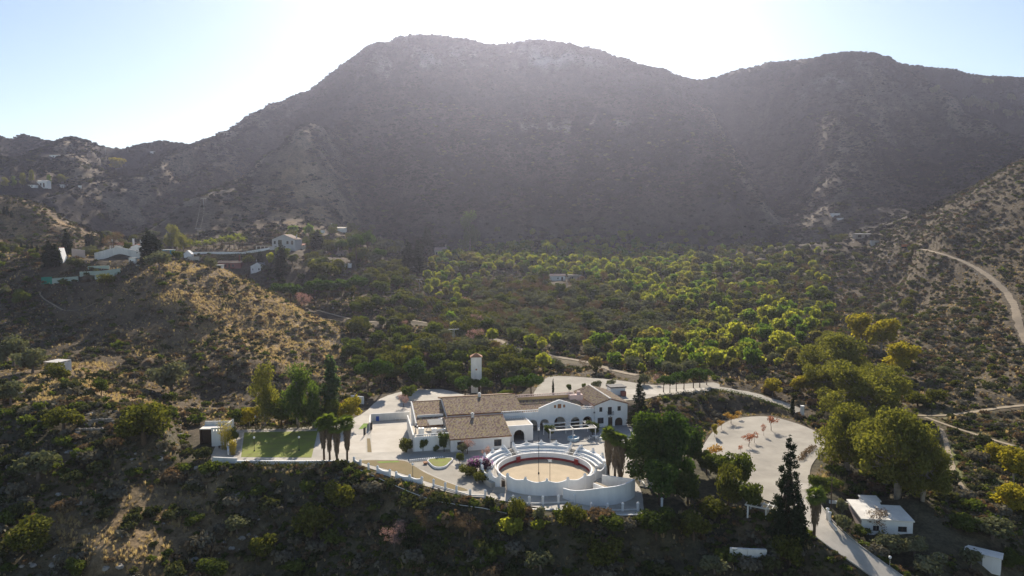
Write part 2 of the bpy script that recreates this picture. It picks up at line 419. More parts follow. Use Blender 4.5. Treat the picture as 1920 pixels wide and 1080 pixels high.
def noise(scale, detail=6, rough=.65):
    k = N.new('ShaderNodeTexNoise'); k.inputs['Scale'].default_value = scale; k.inputs['Detail'].default_value = detail; k.inputs['Roughness'].default_value = rough
    L.new(gp.outputs['Position'], k.inputs['Vector']); return k
def ramp(src, lo, hi, a, c):
    k = N.new('ShaderNodeMapRange'); k.inputs[1].default_value = lo; k.inputs[2].default_value = hi; k.inputs[3].default_value = a; k.inputs[4].default_value = c
    L.new(src, k.inputs[0]); return k
n1, n2, n3 = noise(.55), noise(.09), noise(2.6, 3)
r1, r2, r3 = ramp(n1.outputs[0], .3, .7, .55, 1.5), ramp(n2.outputs[0], .3, .7, .75, 1.3), ramp(n3.outputs[0], .3, .7, .7, 1.3)
m1 = N.new('ShaderNodeMath'); m1.operation = 'MULTIPLY'; L.new(r1.outputs[0], m1.inputs[0]); L.new(r2.outputs[0], m1.inputs[1])
m2 = N.new('ShaderNodeMath'); m2.operation = 'MULTIPLY'; L.new(m1.outputs[0], m2.inputs[0]); L.new(r3.outputs[0], m2.inputs[1])
vm = N.new('ShaderNodeVectorMath'); vm.operation = 'SCALE'; L.new(at_.outputs['Color'], vm.inputs[0]); L.new(m2.outputs[0], vm.inputs['Scale'])
# pale limestone showing through here and there
rk = ramp(noise(.16, 8, .75).outputs[0], .70, .76, 0, .4)
mxr = N.new('ShaderNodeMix'); mxr.data_type = 'RGBA'; mxr.inputs[7].default_value = (.25, .23, .20, 1)
L.new(rk.outputs[0], mxr.inputs[0]); L.new(vm.outputs[0], mxr.inputs[6]); L.new(mxr.outputs[2], b.inputs['Base Color'])
bp = N.new('ShaderNodeBump'); bp.inputs['Strength'].default_value = .7; bp.inputs['Distance'].default_value = .5
L.new(n1.outputs[0], bp.inputs['Height']); L.new(bp.outputs[0], b.inputs['Normal'])
L.new(b.outputs[0], out.inputs[0])
me.materials.append(m)

# ------------------------------------------------------------------ haze over the valley
HAZE = 0.000104
hm = bpy.data.meshes.new('haze')
hx, hy0, hy1, hz0, hz1 = 3000, -60, 3000, GZ.min() - 1.0, GZ.max() + 14
hv = [(sx * hx, hy, hz) for hz in (hz0, hz1) for (sx, hy) in ((-1, hy0), (1, hy0), (1, hy1), (-1, hy1))]
hm.from_pydata(hv, [], [(0, 3, 2, 1), (4, 5, 6, 7), (0, 1, 5, 4), (1, 2, 6, 5), (2, 3, 7, 6), (3, 0, 4, 7)])
haze = bpy.data.objects.new('haze', hm); col.objects.link(haze); haze['kind'] = 'stuff'
m, nt, out = new_mat('haze_air')
pv = nt.nodes.new('ShaderNodeVolumePrincipled')
pv.inputs['Color'].default_value = (.76, .785, 1.0, 1); pv.inputs['Density'].default_value = HAZE; pv.inputs['Anisotropy'].default_value = .68
nt.links.new(pv.outputs[0], out.inputs['Volume']); hm.materials.append(m)
# ------------------------------------------------------------------ mesh helpers
class MB:
    def __init__(s): s.v, s.f, s.m = [], [], []
    def add(s, vs, fs, mi=0):
        k = len(s.v); s.v += [tuple(v) for v in vs]; s.f += [tuple(i + k for i in f) for f in fs]; s.m += [mi] * len(fs); return s
    def box(s, x0, x1, y0, y1, z0, z1, mi=0):
        return s.add([(x0, y0, z0), (x1, y0, z0), (x1, y1, z0), (x0, y1, z0), (x0, y0, z1), (x1, y0, z1), (x1, y1, z1), (x0, y1, z1)],
                     [(0, 3, 2, 1), (4, 5, 6, 7), (0, 1, 5, 4), (1, 2, 6, 5), (2, 3, 7, 6), (3, 0, 4, 7)], mi)
    def prism(s, poly, z0, z1, mi=0):
        n = len(poly)
        a = sum(poly[i][0] * poly[(i + 1) % n][1] - poly[(i + 1) % n][0] * poly[i][1] for i in range(n))
        if a < 0: poly = poly[::-1]
        f0 = z0 if callable(z0) else (lambda x, y: z0); f1 = z1 if callable(z1) else (lambda x, y: z1)
        vs = [(x, y, f0(x, y)) for x, y in poly] + [(x, y, f1(x, y)) for x, y in poly]
        return s.add(vs, [tuple(range(n))[::-1], tuple(range(n, 2 * n))] + [(i, (i + 1) % n, n + (i + 1) % n, n + i) for i in range(n)], mi)
    def beam(s, p, q, w, h, mi=0):
        p, q = Vector(p), Vector(q); d = q - p
        if d.length < 1e-6: return s
        d.normalize(); u = d.cross(Vector((0, 0, 1)))
        if u.length < 1e-3: u = Vector((1, 0, 0))
        u.normalize(); v = u.cross(d)
        vs = []
        for e in (p, q):
            for a, b in ((-1, -1), (1, -1), (1, 1), (-1, 1)): vs.append(e + u * a * w / 2 + v * b * h / 2)
        return s.add(vs, [(0, 1, 2, 3), (7, 6, 5, 4), (0, 4, 5, 1), (1, 5, 6, 2), (2, 6, 7, 3), (3, 7, 4, 0)], mi)
    def tube(s, pts, rad, n=6, mi=0, cap=True):
        pts = [Vector(p) for p in pts]; rad = rad if hasattr(rad, '__len__') else [rad] * len(pts)
        vs = []; ref = Vector((0.3, 0.2, 1)).normalized()
        for i, p in enumerate(pts):
            d = (pts[min(i + 1, len(pts) - 1)] - pts[max(i - 1, 0)])
            d = d.normalized() if d.length > 1e-9 else Vector((0, 0, 1))
            u = d.cross(ref if abs(d.dot(ref)) < .95 else Vector((1, 0, 0))).normalized(); w = d.cross(u)
            for k in range(n):
                a = 2 * math.pi * k / n; vs.append(p + (u * math.cos(a) + w * math.sin(a)) * rad[i])
        fs = [(i * n + k, i * n + (k + 1) % n, (i + 1) * n + (k + 1) % n, (i + 1) * n + k) for i in range(len(pts) - 1) for k in range(n)]
        if cap: fs += [tuple(range(n))[::-1], tuple(range((len(pts) - 1) * n, len(pts) * n))]
        return s.add(vs, fs, mi)
    def lathe(s, prof, n=16, c=(0, 0), mi=0):
        vs = [(c[0] + r * math.cos(2 * math.pi * k / n), c[1] + r * math.sin(2 * math.pi * k / n), z) for r, z in prof for k in range(n)]
        fs = [(i * n + k, i * n + (k + 1) % n, (i + 1) * n + (k + 1) % n, (i + 1) * n + k) for i in range(len(prof) - 1) for k in range(n)]
        fs += [tuple(range(n))[::-1], tuple(range((len(prof) - 1) * n, len(prof) * n))]
        return s.add(vs, fs, mi)
    def arc(s, c, r0, r1, a0, a1, z0, z1, n=24, mi=0):
        """a curved wall or step between two radii; heights may vary with the angle"""
        f0 = z0 if callable(z0) else (lambda a: z0); f1 = z1 if callable(z1) else (lambda a: z1)
        g0 = r0 if callable(r0) else (lambda a: r0); g1 = r1 if callable(r1) else (lambda a: r1)
        vs = []
        for i in range(n + 1):
            a = a0 + (a1 - a0) * i / n; ca, sa = math.cos(R(a)), math.sin(R(a))
            for r, z in ((g0(a), f0(a)), (g1(a), f0(a)), (g1(a), f1(a)), (g0(a), f1(a))): vs.append((c[0] + r * ca, c[1] + r * sa, z))
        fs = []
        for i in range(n):
            k = 4 * i
            for j in range(4): fs.append((k + j, k + (j + 1) % 4, k + 4 + (j + 1) % 4, k + 4 + j))
        full = abs(abs(a1 - a0) - 360) < .01
        if not full: fs += [(3, 2, 1, 0), (4 * n, 4 * n + 1, 4 * n + 2, 4 * n + 3)]
        return s.add(vs, fs, mi)
    def mesh(s, name, mats=None, smooth_=False):
        me = bpy.data.meshes.new(name); me.from_pydata(s.v, [], s.f)
        for k in (mats or []): me.materials.append(k)
        if mats and len(mats) > 1: me.polygons.foreach_set('material_index', s.m)
        if smooth_: me.polygons.foreach_set('use_smooth', [True] * len(s.f))
        me.update(); return me
    def build(s, name, mats, parent=None, smooth_=False, loc=None):
        mats = mats if isinstance(mats, (list, tuple)) else [mats]
        o = bpy.data.objects.new(name, s.mesh(name, mats, smooth_)); col.objects.link(o)
        if parent: o.parent = parent
        if loc: o.location = loc
        return o
def split_parts(o):
    """pieces that do not touch become parts of their own"""
    me = o.data; n = len(me.vertices); par = list(range(n))
    def f(i):
        while par[i] != i: par[i] = par[par[i]]; i = par[i]
        return i
    for p in me.polygons:
        v = list(p.vertices)
        for k in v[1:]: par[f(k)] = f(v[0])
    groups = {}
    for p in me.polygons: groups.setdefault(f(p.vertices[0]), []).append(tuple(p.vertices))
    if len(groups) < 2: return
    co = [tuple(v.co) for v in me.vertices]; mats = list(me.materials)
    for k, fs in enumerate(groups.values()):
        used = sorted({i for q in fs for i in q}); mp = {u: j for j, u in enumerate(used)}
        m2 = bpy.data.meshes.new(me.name); m2.from_pydata([co[u] for u in used], [], [tuple(mp[i] for i in q) for q in fs])
        for q in mats: m2.materials.append(q)
        if k == 0: o.data = m2
        else:
            c = o.copy(); c.data = m2; col.objects.link(c)
def tag(o, label=None, cat=None, group=None, kind=None):
    if label: o['label'] = label
    if cat: o['category'] = cat
    if group: o['group'] = group
    if kind: o['kind'] = kind
    return o
def empty(name, loc, label=None, cat=None, rz=0.0, group=None):
    o = bpy.data.objects.new(name, None); o.empty_display_size = .5; col.objects.link(o)
    o.location = loc; o.rotation_euler = (0, 0, rz)
    return tag(o, label, cat, group)
def instance(name, me, parent=None, loc=(0, 0, 0), rot=(0, 0, 0), sc=(1, 1, 1)):
    o = bpy.data.objects.new(name, me); col.objects.link(o)
    if parent: o.parent = parent
    o.location = loc; o.rotation_euler = rot; o.scale = sc if hasattr(sc, '__len__') else (sc, sc, sc)
    return o
def wall(mb, a0, a1, b0, b1, z0, top, ops=(), mi=0):
    """a straight wall along x with arched or square openings and a top that may slope"""
    tf = top if callable(top) else (lambda a: top)
    xs = {a0, a1}
    for o in ops:
        xs |= {o[0], o[1]}
        if o[4] == 'arch': xs |= {o[0] + (o[1] - o[0]) * k / 12 for k in range(13)}
    if callable(top): xs |= {a0 + (a1 - a0) * k / 24 for k in range(25)}
    xs = sorted(x for x in xs if a0 - 1e-9 <= x <= a1 + 1e-9)
    ys_ = []
    for x in xs:
        if not ys_ or x - ys_[-1] > 1e-4: ys_.append(x)
    xs = ys_
    def head(o, x):
        if o[4] == 'rect': return o[3]
        c, r = (o[0] + o[1]) / 2, (o[1] - o[0]) / 2
        sp = o[3] - r
        return sp + math.sqrt(max(0, r * r - (x - c) ** 2))
    def slab(x, y, zb0, zb1, zt0, zt1):
        v = [(x, b0, zb0), (y, b0, zb1), (y, b0, zt1), (x, b0, zt0), (x, b1, zb0), (y, b1, zb1), (y, b1, zt1), (x, b1, zt0)]
        mb.add(v, [(0, 1, 2, 3), (5, 4, 7, 6), (3, 2, 6, 7), (1, 0, 4, 5)], mi)
    def side(x, za, zb, right):
        v = [(x, b0, za), (x, b1, za), (x, b1, zb), (x, b0, zb)]
        mb.add(v, [(0, 1, 2, 3) if right else (3, 2, 1, 0)], mi)
    for x, y in zip(xs[:-1], xs[1:]):
        c = (x + y) / 2
        stack = sorted([o for o in ops if o[0] < c < o[1]], key=lambda o: o[2])
        zb0 = zb1 = z0
        for o in stack:
            if o[2] > z0 + 1e-6 or zb0 > z0: slab(x, y, zb0, zb1, o[2], o[2])
            zb0, zb1 = head(o, x), head(o, y)
        slab(x, y, zb0, zb1, tf(x), tf(y))
    side(a0, z0, tf(a0), False); side(a1, z0, tf(a1), True)
    for o in ops:
        if o[4] == 'rect': side(o[0], o[2], o[3], True); side(o[1], o[2], o[3], False)
        else:
            sp = o[3] - (o[1] - o[0]) / 2
            side(o[0], o[2], sp, True); side(o[1], o[2], sp, False)
    return mb

# ------------------------------------------------------------------ materials of the built things
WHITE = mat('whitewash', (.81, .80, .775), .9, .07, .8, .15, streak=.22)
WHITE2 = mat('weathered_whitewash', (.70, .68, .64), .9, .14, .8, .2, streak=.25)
ROOFWHITE = mat('white_roof_coating', (.74, .70, .63), .85, .14, .45, .2)
OCHRE = mat('ochre_render', (.52, .36, .17), .9, .08, .6, .1)
PINK = mat('pink_render', (.62, .47, .42), .9, .06, .6, .1)
CONC = mat('pale_concrete', (.42, .385, .33), .9, .22, .18, .25, fine=3)
SLAB = mat('bleached_slab', (.55, .505, .435), .9, .16, .3, .25, c2=(.45, .40, .33), fine=2)
DECK = mat('beige_roof_screed', (.50, .44, .35), .9, .15, .6, .15)
CONC2 = mat('grey_concrete', (.33, .315, .285), .9, .14, .3, .2, fine=3)
PATIO = mat('patio_paving', (.30, .29, .275), .85, .12, .5, .2, fine=3)
GRAVEL = mat('pale_gravel', (.335, .305, .255), .95, .24, .13, .4, fine=3)
DIRT = mat('dirt_track', (.235, .185, .125), .95, .2, .3, .4, fine=2)
DIRT2 = mat('trodden_earth', (.30, .24, .16), .95, .2, .4, .4, fine=2)
SAND = mat('arena_sand', (.47, .375, .25), .95, .10, .4, .3, fine=4)
LAWN = mat('mown_lawn', (.21, .26, .03), .95, .35, .35, .5, c2=(.17, .155, .045), fine=8)
DRYLAWN = mat('parched_lawn', (.215, .155, .075), .95, .25, .4, .5, c2=(.17, .135, .055), fine=8)
GREENGRASS = mat('fresh_grass', (.15, .24, .03), .95, .2, .8, .5, fine=8)
IRON = mat('dark_iron', (.03, .03, .032), .6, .1, 2, 0)
STEEL = mat('galvanised_steel', (.36, .37, .38), .5, .08, 2, 0, metal=.6)
WOOD = mat('weathered_wood', (.30, .245, .17), .85, .2, 2, .2)
DARKWOOD = mat('dark_wood', (.075, .048, .03), .7, .2, 2, .1)
GLASS = mat('dark_glass', (.03, .035, .04), .12, .1, 1, 0, spec=.6)
RED = mat('oxblood_paint', (.27, .035, .03), .7, .1, 1, .05)
BLUE = mat('blue_paint', (.03, .10, .42), .6, .1, 1, .05)
TEALNET = mat('green_shade_net', (.02, .22, .16), .9, .2, 2, .1)
TEALWALL = mat('greenish_render', (.36, .43, .38), .9, .12, .4, .15)
POOLBLUE = mat('pool_blue_tile', (.12, .36, .52), .4, .08, 1, 0)
PLASTICW = mat('white_enamel', (.74, .74, .72), .4, .04, 1, 0)
GREYMETAL = mat('grey_sheet_metal', (.17, .175, .175), .75, .1, 1, .05)
TERRA = mat('terracotta', (.34, .17, .09), .9, .2, 1, .2)
BRICKRED = mat('red_brick_render', (.27, .10, .075), .9, .15, 1, .2)
STONE = mat('rubble_stone', (.26, .23, .19), .95, .3, 1.2, .5, fine=4)
DARKROOF = mat('bitumen_roof', (.06, .06, .065), .8, .15, 1, .1)
# old barrel tiles: terracotta with lichen, each tile its own tone
m, nt, out = new_mat('old_barrel_tile'); N, L = nt.nodes, nt.links
TILE = m
b = N.new('ShaderNodeBsdfPrincipled'); b.inputs['Roughness'].default_value = .9; b.inputs['Specular IOR Level'].default_value = .2
a_ = N.new('ShaderNodeAttribute'); a_.attribute_name = 'tone'
cr = N.new('ShaderNodeValToRGB'); cr.color_ramp.interpolation = 'LINEAR'
els = cr.color_ramp.elements
els[0].position = 0; els[0].color = (.17, .115, .085, 1); els[1].position = 1; els[1].color = (.42, .34, .29, 1)
for p, c in ((.28, (.27, .185, .14, 1)), (.5, (.34, .25, .195, 1)), (.72, (.40, .32, .14, 1)), (.86, (.34, .27, .21, 1))):
    e = els.new(p); e.color = c
nz = N.new('ShaderNodeTexNoise'); nz.inputs['Scale'].default_value = 2.2; nz.inputs['Detail'].default_value = 5
tc = N.new('ShaderNodeTexCoord'); L.new(tc.outputs['Object'], nz.inputs['Vector'])
mm = N.new('ShaderNodeMath'); mm.operation = 'MULTIPLY_ADD'; mm.inputs[1].default_value = .5
L.new(nz.outputs[0], mm.inputs[0])
ms = N.new('ShaderNodeMath'); ms.operation = 'MULTIPLY_ADD'; ms.inputs[1].default_value = .85; ms.inputs[2].default_value = -.2
L.new(a_.outputs['Fac'], ms.inputs[0]); L.new(ms.outputs[0], mm.inputs[2]); L.new(mm.outputs[0], cr.inputs[0])
L.new(cr.outputs[0], b.inputs['Base Color']); L.new(b.outputs[0], out.inputs[0])
def tile_roof(parent, e0, e1, r0, r1, pitch=.30, row=.42, rng=np.random.default_rng(4)):
    """roof plane > barrel tiles: eave end points e0, e1, ridge end points r0, r1"""
    e0, e1, r0, r1 = (np.array(p, float) for p in (e0, e1, r0, r1))
    nc = max(3, int(np.linalg.norm(e1 - e0) / pitch)); nr = max(2, int(np.linalg.norm(r0 - e0) / row))
    nrm = np.cross(e1 - e0, r0 - e0); nrm /= np.linalg.norm(nrm)
    if nrm[2] < 0: nrm = -nrm
    prof = [(0, 0), (.16, .075), (.36, .105), (.64, .105), (.84, .075)]
    us_ = np.array([(c + p) / nc for c in range(nc) for p, h in prof] + [1.0]); hs = np.array([h for c in range(nc) for p, h in prof] + [0.0])
    rows = []
    for r in range(nr): rows += [(r / nr, .035), ((r + 1) / nr - 1e-4, .0)]
    vs = []
    for t, lift in rows:
        base = (e0 + (r0 - e0) * t)[None] + us_[:, None] * ((e1 + (r1 - e1) * t) - (e0 + (r0 - e0) * t))[None]
        vs.append(base + nrm[None] * (hs + lift + .03)[:, None])
    V = np.concatenate(vs); w = len(us_); h = len(rows)
    i = np.arange(h * w).reshape(h, w)
    F = np.stack([i[:-1, :-1], i[:-1, 1:], i[1:, 1:], i[1:, :-1]], -1).reshape(-1, 4)
    fr_ = np.repeat(np.arange(h - 1) // 2, w - 1); fc = np.tile(np.minimum(np.arange(w - 1) // 5, nc - 1), h - 1)
    tone = rng.random((nr + 1, nc))[fr_, fc]
    me = bpy.data.meshes.new('roof_tiles'); me.from_pydata(V.tolist(), [], F.tolist())
    at2 = me.attributes.new('tone', 'FLOAT', 'FACE'); at2.data.foreach_set('value', tone.astype(np.float32))
    me.materials.append(TILE); me.update()
    sl = MB(); q = [e0, e1, r1, r0]
    sl.add([tuple(p) for p in q] + [tuple(p - nrm * .14) for p in q], [(0, 1, 2, 3), (7, 6, 5, 4), (0, 4, 5, 1), (1, 5, 6, 2), (2, 6, 7, 3), (3, 7, 4, 0)])
    roof = sl.build('roof', TERRA, parent)
    o = bpy.data.objects.new('roof_tiles', me); col.objects.link(o); o.parent = roof; o['kind'] = 'stuff'
    return roof
def balustrade(parent, p, q, h=.62, step=.42, mt=None, post=True):
    mt = mt or WHITE; p, q = Vector(p), Vector(q); n = max(2, int((q - p).length / step))
    up = Vector((0, 0, 1)); mb = MB()
    mb.beam(p + up * (h - .06), q + up * (h - .06), .20, .12); mb.beam(p + up * .05, q + up * .05, .2, .1)
    o = mb.build('balustrade', mt, parent); bl = MB()
    for k in range(n + 1):
        c = p.lerp(q, k / n)
        bl.box(c.x - .075, c.x + .075, c.y - .06, c.y + .06, c.z + .1, c.z + h - .12)
    bo = bl.build('balusters', mt, o); bo['kind'] = 'stuff'
    return o
def window(parent, a0, a1, b, z0, z1, bars=1, fm=None, t=.12, deep=.10):
    """frame set back in an opening of a wall that faces -y > pane"""
    fm = fm or DARKWOOD; mb = MB(); w = .07
    y0, y1 = b + deep, b + deep + .07
    mb.box(a0, a0 + w, y0, y1, z0, z1).box(a1 - w, a1, y0, y1, z0, z1).box(a0 + w, a1 - w, y0, y1, z0, z0 + w).box(a0 + w, a1 - w, y0, y1, z1 - w, z1)
    for k in range(bars):
        x = a0 + (a1 - a0) * (k + 1) / (bars + 1); mb.box(x - .035, x + .035, y0 + .005, y1 - .005, z0 + w, z1 - w)
    o = mb.build('window', fm, parent)
    MB().box(a0 + .03, a1 - .03, y0 + .025, y0 + .045, z0 + .03, z1 - .03).build('pane', GLASS, o)
    return o
def sheet(name, pts, z, mt, kind='structure', label=None, cat=None, edge=None):
    mb = MB(); mb.prism(pts, z - .04, z)
    o = mb.build(name, mt); o['kind'] = kind
    return o
def subdiv_curve(pts, n=4):
    """closed Catmull-Rom through the points, for soft outlines"""
    out = []; k = len(pts)
    for i in range(k):
        p0, p1, p2, p3 = (Vector(pts[(i + d) % k]) for d in (-1, 0, 1, 2))
        for j in range(n):
            t = j / n
            out.append(tuple(.5 * ((2 * p1) + (p2 - p0) * t + (2 * p0 - 5 * p1 + 4 * p2 - p3) * t * t + (3 * p1 - p0 - 3 * p2 + p3) * t ** 3)))
    return out
def ribbon(name, pts, width, mt, lift=.05, kerb=None):
    """a road or track laid along the levelled ground"""
    p = np.array(pts); d = np.gradient(p[:, :2], axis=0); d /= np.linalg.norm(d, axis=1)[:, None] + 1e-9
    nn = np.stack([-d[:, 1], d[:, 0]], 1); mb = MB(); vs = []
    rng = np.random.default_rng(int(abs(p[0, 0]) * 10))
    wv = width / 2 * (1 + .5 * (rng.random((len(p), 2)) - .5) * (0 if kerb else 1))
    for i in range(len(p)):
        for s in (-1, -.33, .33, 1):
            w = wv[i, 0 if s < 0 else 1] * s
            vs.append((p[i, 0] + nn[i, 0] * w, p[i, 1] + nn[i, 1] * w, p[i, 2] + lift - (.03 if abs(s) == 1 and not kerb else 0)))
    mb.add(vs, [(4 * i + j + 1, 4 * i + j, 4 * i + 4 + j, 4 * i + 5 + j) for i in range(len(p) - 1) for j in range(3)])
    o = mb.build(name, mt); o['kind'] = 'structure'
    return o, p, nn
# ------------------------------------------------------------------ paved ground of the estate
T0 = R(13); OX, OY = at(845, 847.5)
def E(a, b): return OX + a * math.cos(T0) - b * math.sin(T0), OY + a * math.sin(T0) + b * math.cos(T0)
G0 = lambda L_: [at(x, y) for x, y in L_]
sheet('forecourt', subdiv_curve(G0([(398, 866), (440, 869), (560, 869), (655, 868), (700, 880), (770, 903), (860, 927), (940, 938), (1000, 950), (1090, 963), (1195, 966), (1206, 945), (1200, 915),
      (1180, 885), (1192, 850), (1204, 830), (1205, 800), (1190, 752), (1080, 755), (900, 745), (830, 730), (762, 733), (712, 748), (676, 778), (600, 801), (452, 805), (420, 812), (400, 845)]), 3), .0, CONC)
sheet('patio', [E(*p) for p in [(12.6, -1.5), (21, -.9), (30, 1.0), (40, 3.6), (46, 6), (46, 12), (12.6, 12)]], .006, PATIO)
sheet('service_drive', G0([(776, 848), (848, 849), (905, 858), (900, 872), (870, 862), (770, 868), (764, 858)]), .006, CONC2)
sheet('garden_path', subdiv_curve(G0([(765, 868), (800, 864), (845, 872), (870, 884), (905, 905), (938, 920), (925, 930), (880, 918), (830, 898), (795, 882)]), 3), .010, GRAVEL)
sheet('yard_slab', G0([(696, 800), (763, 796), (756, 820), (768, 846), (697, 849)]), .008, SLAB)
sheet('yard_slab', G0([(640, 816), (686, 815), (686, 849), (625, 850)]), .008, SLAB)
sheet('weed_strip', G0([(688, 822), (694, 822), (697, 848), (689, 848)]), .012, DRYLAWN)
sheet('lawn_path', G0([(444, 810), (600, 798), (612, 805), (454, 811), (450, 858), (440, 866)]), .010, GRAVEL)
sheet('lawn', G0([(452, 857), (458, 811), (596, 808), (584, 858)]), .03, LAWN)
sheet('dry_lawn', subdiv_curve(G0([(673, 864), (720, 863), (757, 864), (775, 873), (800, 888), (840, 905), (878, 919), (850, 918), (800, 903), (740, 884), (690, 871)]), 3), .034, DRYLAWN)
sheet('fresh_grass_strip', G0([(672, 805), (682, 794), (690, 794), (687, 803)]), .036, GREENGRASS)
sheet('grass_edge', G0([(706, 866), (745, 864.5), (750, 866.5), (712, 868.5)]), .040, GREENGRASS)
sheet('parking_lot', subdiv_curve(G0([(1318, 852), (1322, 830), (1345, 802), (1380, 785), (1440, 781), (1500, 796), (1540, 816), (1546, 838), (1522, 872), (1516, 908), (1505, 935), (1470, 945), (1430, 935), (1395, 915), (1350, 880)]), 4), .004, GRAVEL)
ctop = [at(x, y, 3.5) for x, y in TERR_PX]
sheet('upper_court', subdiv_curve([at(x, y, 3.5) for x, y in [(1004, 748), (1018, 714), (1045, 705), (1150, 712), (1230, 722), (1338, 717), (1346, 729), (1318, 737), (1240, 741), (1200, 749), (1100, 753)]], 3), 3.50, GRAVEL)
sheet('upper_drive', [at(x, y, 3.5) for x, y in [(1150, 730), (1250, 730), (1330, 727), (1335, 733), (1240, 740), (1155, 738)]], 3.506, CONC)
for nm, mt in (('hillside_track', DIRT), ('valley_track', DIRT), ('earth_path', DIRT2), ('earth_path.001', DIRT2), ('earth_path.002', DIRT2), ('hill_path', DIRT2), ('terrace_path', DIRT2)):
    if len(TRACKS[nm][0]) > 3: ribbon(nm.split('.')[0], TRACKS[nm][0], TRACKS[nm][1] * .62, mt, .06)
ribbon('upper_road', TRACKS['upper_road'][0], 4.0, GRAVEL, .07)
road, rp, rn = ribbon('access_road', TRACKS['access_road'][0], 5.2, CONC, .07, kerb=True)
kb = MB()
for s in (-1, 1):
    for i in range(len(rp) - 1):
        p = [rp[i, 0] + rn[i, 0] * s * 2.68, rp[i, 1] + rn[i, 1] * s * 2.68, rp[i, 2] + .10]; q = [rp[i + 1, 0] + rn[i + 1, 0] * s * 2.68, rp[i + 1, 1] + rn[i + 1, 1] * s * 2.68, rp[i + 1, 2] + .10]
        kb.beam(p, q, .16, .2)
o = kb.build('kerb', CONC2); o['kind'] = 'structure'

# ------------------------------------------------------------------ the farmhouse
H = empty('farmhouse', (OX, OY, 0), 'long white farmhouse with brown tiled roofs and an arcade of five arches', 'farmhouse', T0)
# front hall
wall(MB(), 0, 12.7, 0, .35, 0, 2.62, [(1.4, 3.1, .55, 2.0, 'rect'), (9.2, 10.8, .55, 2.0, 'rect')]).build('wall', WHITE, H)
gab = MB()
for a0, a1 in ((0, .35), (12.35, 12.7)):
    gab.add([(a, b, z) for a in (a0, a1) for b, z in ((.352, 0), (11.2, 0), (11.2, 4.05), (8.6, 4.72), (.352, 2.62))],
            [(0, 4, 3, 2, 1), (5, 6, 7, 8, 9), (0, 1, 6, 5), (1, 2, 7, 6), (2, 3, 8, 7), (3, 4, 9, 8), (4, 0, 5, 9)])
gab.build('gable_wall', WHITE, H)
MB().box(.35, 12.35, .5, 11, .02, .1).build('floor', CONC2, H)
window(H, 1.4, 3.1, 0, .55, 2.0, 1); window(H, 9.2, 10.8, 0, .55, 2.0, 1)
tile_roof(H, (-.25, -.35, 2.66), (12.95, -.35, 2.66), (-.25, 8.6, 4.8), (12.95, 8.6, 4.8))
tile_roof(H, (12.95, 11.3, 4.12), (-.25, 11.3, 4.12), (12.95, 8.6, 4.8), (-.25, 8.6, 4.8))
MB().tube([(-.28, 8.6, 4.88), (12.98, 8.6, 4.88)], .17, 6).build('ridge', TERRA, H)
def chimney(a, b, z0, z1):
    mb = MB(); mb.box(a - .28, a + .28, b - .28, b + .28, z0, z1).box(a - .36, a + .36, b - .36, b + .36, z1, z1 + .1).box(a - .22, a + .22, b - .22, b + .22, z1 + .1, z1 + .32)
    mb.build('chimney', WHITE2, H)
chimney(6.0, 8.2, 4.3, 5.55); chimney(9.6, 19.4, 6.0, 7.3)
# tall hall behind
g = MB()
for a0, a1 in ((.9, 1.25), (17.7, 18.05)):
    g.add([(a, b, z) for a in (a0, a1) for b, z in ((11.55, 0), (28, 0), (28, 4.75), (19.8, 6.52), (11.55, 4.75))],
          [(0, 4, 3, 2, 1), (5, 6, 7, 8, 9), (0, 1, 6, 5), (1, 2, 7, 6), (2, 3, 8, 7), (3, 4, 9, 8), (4, 0, 5, 9)])
g.build('gable_wall', WHITE, H)
MB().box(1.25, 17.7, 11.2, 11.55, 0, 4.75).box(1.25, 17.7, 27.65, 28, 0, 4.75).build('wall', WHITE, H)
tile_roof(H, (.7, 11.0, 4.78), (18.3, 11.0, 4.78), (.7, 19.8, 6.6), (18.3, 19.8, 6.6))
tile_roof(H, (18.3, 28.3, 4.78), (.7, 28.3, 4.78), (18.3, 19.8, 6.6), (.7, 19.8, 6.6))
MB().tube([(.66, 19.8, 6.68), (18.34, 19.8, 6.68)], .17, 6).build('ridge', TERRA, H)
# left wing with flat service roof
wall(MB(), -7.3, -.02, 1.9, 2.2, 0, 2.95).build('wall', WHITE, H)
sw = MB(); sw.add([(a, b, z) for a in (-7.6, -7.302) for b, z in ((1.9, 0), (18.2, 0), (18.2, 3.5), (1.9, 3.5))], [(0, 3, 2, 1), (4, 5, 6, 7), (0, 1, 5, 4), (1, 2, 6, 5), (2, 3, 7, 6), (3, 0, 4, 7)])
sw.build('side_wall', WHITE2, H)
MB().box(-7.3, -.02, 2.2, 11.4, 2.55, 2.8).build('flat_roof', DECK, H)
balustrade(H, (-7.2, 2.05, 2.95), (-.15, 2.05, 2.95), .6)
MB().box(-6.2, .85, 11.4, 23.5, 0, 3.3).build('wall', WHITE, H)
g = MB(); g.add([(a, b, z) for a in (-6.25, -5.95) for b, z in ((11.3, 3.3), (24, 3.3), (24, 5.2), (23.4, 5.25), (11.3, 3.4))],
                [(0, 4, 3, 2, 1), (5, 6, 7, 8, 9), (0, 1, 6, 5), (1, 2, 7, 6), (2, 3, 8, 7), (3, 4, 9, 8), (4, 0, 5, 9)])
g.build('gable_wall', WHITE2, H)
tile_roof(H, (-5.95, 9.6, 3.0), (.8, 9.6, 3.0), (-5.95, 23.4, 5.1), (.8, 23.4, 5.1))
MB().tube([(-6.0, 23.4, 5.2), (.85, 23.4, 5.2)], .16, 6).build('ridge', TERRA, H)
MB().box(-5.95, .85, 23.5, 23.8, 0, 5.05).build('wall', WHITE, H)
MB().box(-5.6, .3, 14.2, 14.4, 3.75, 4.35).build('parapet', WHITE2, H)
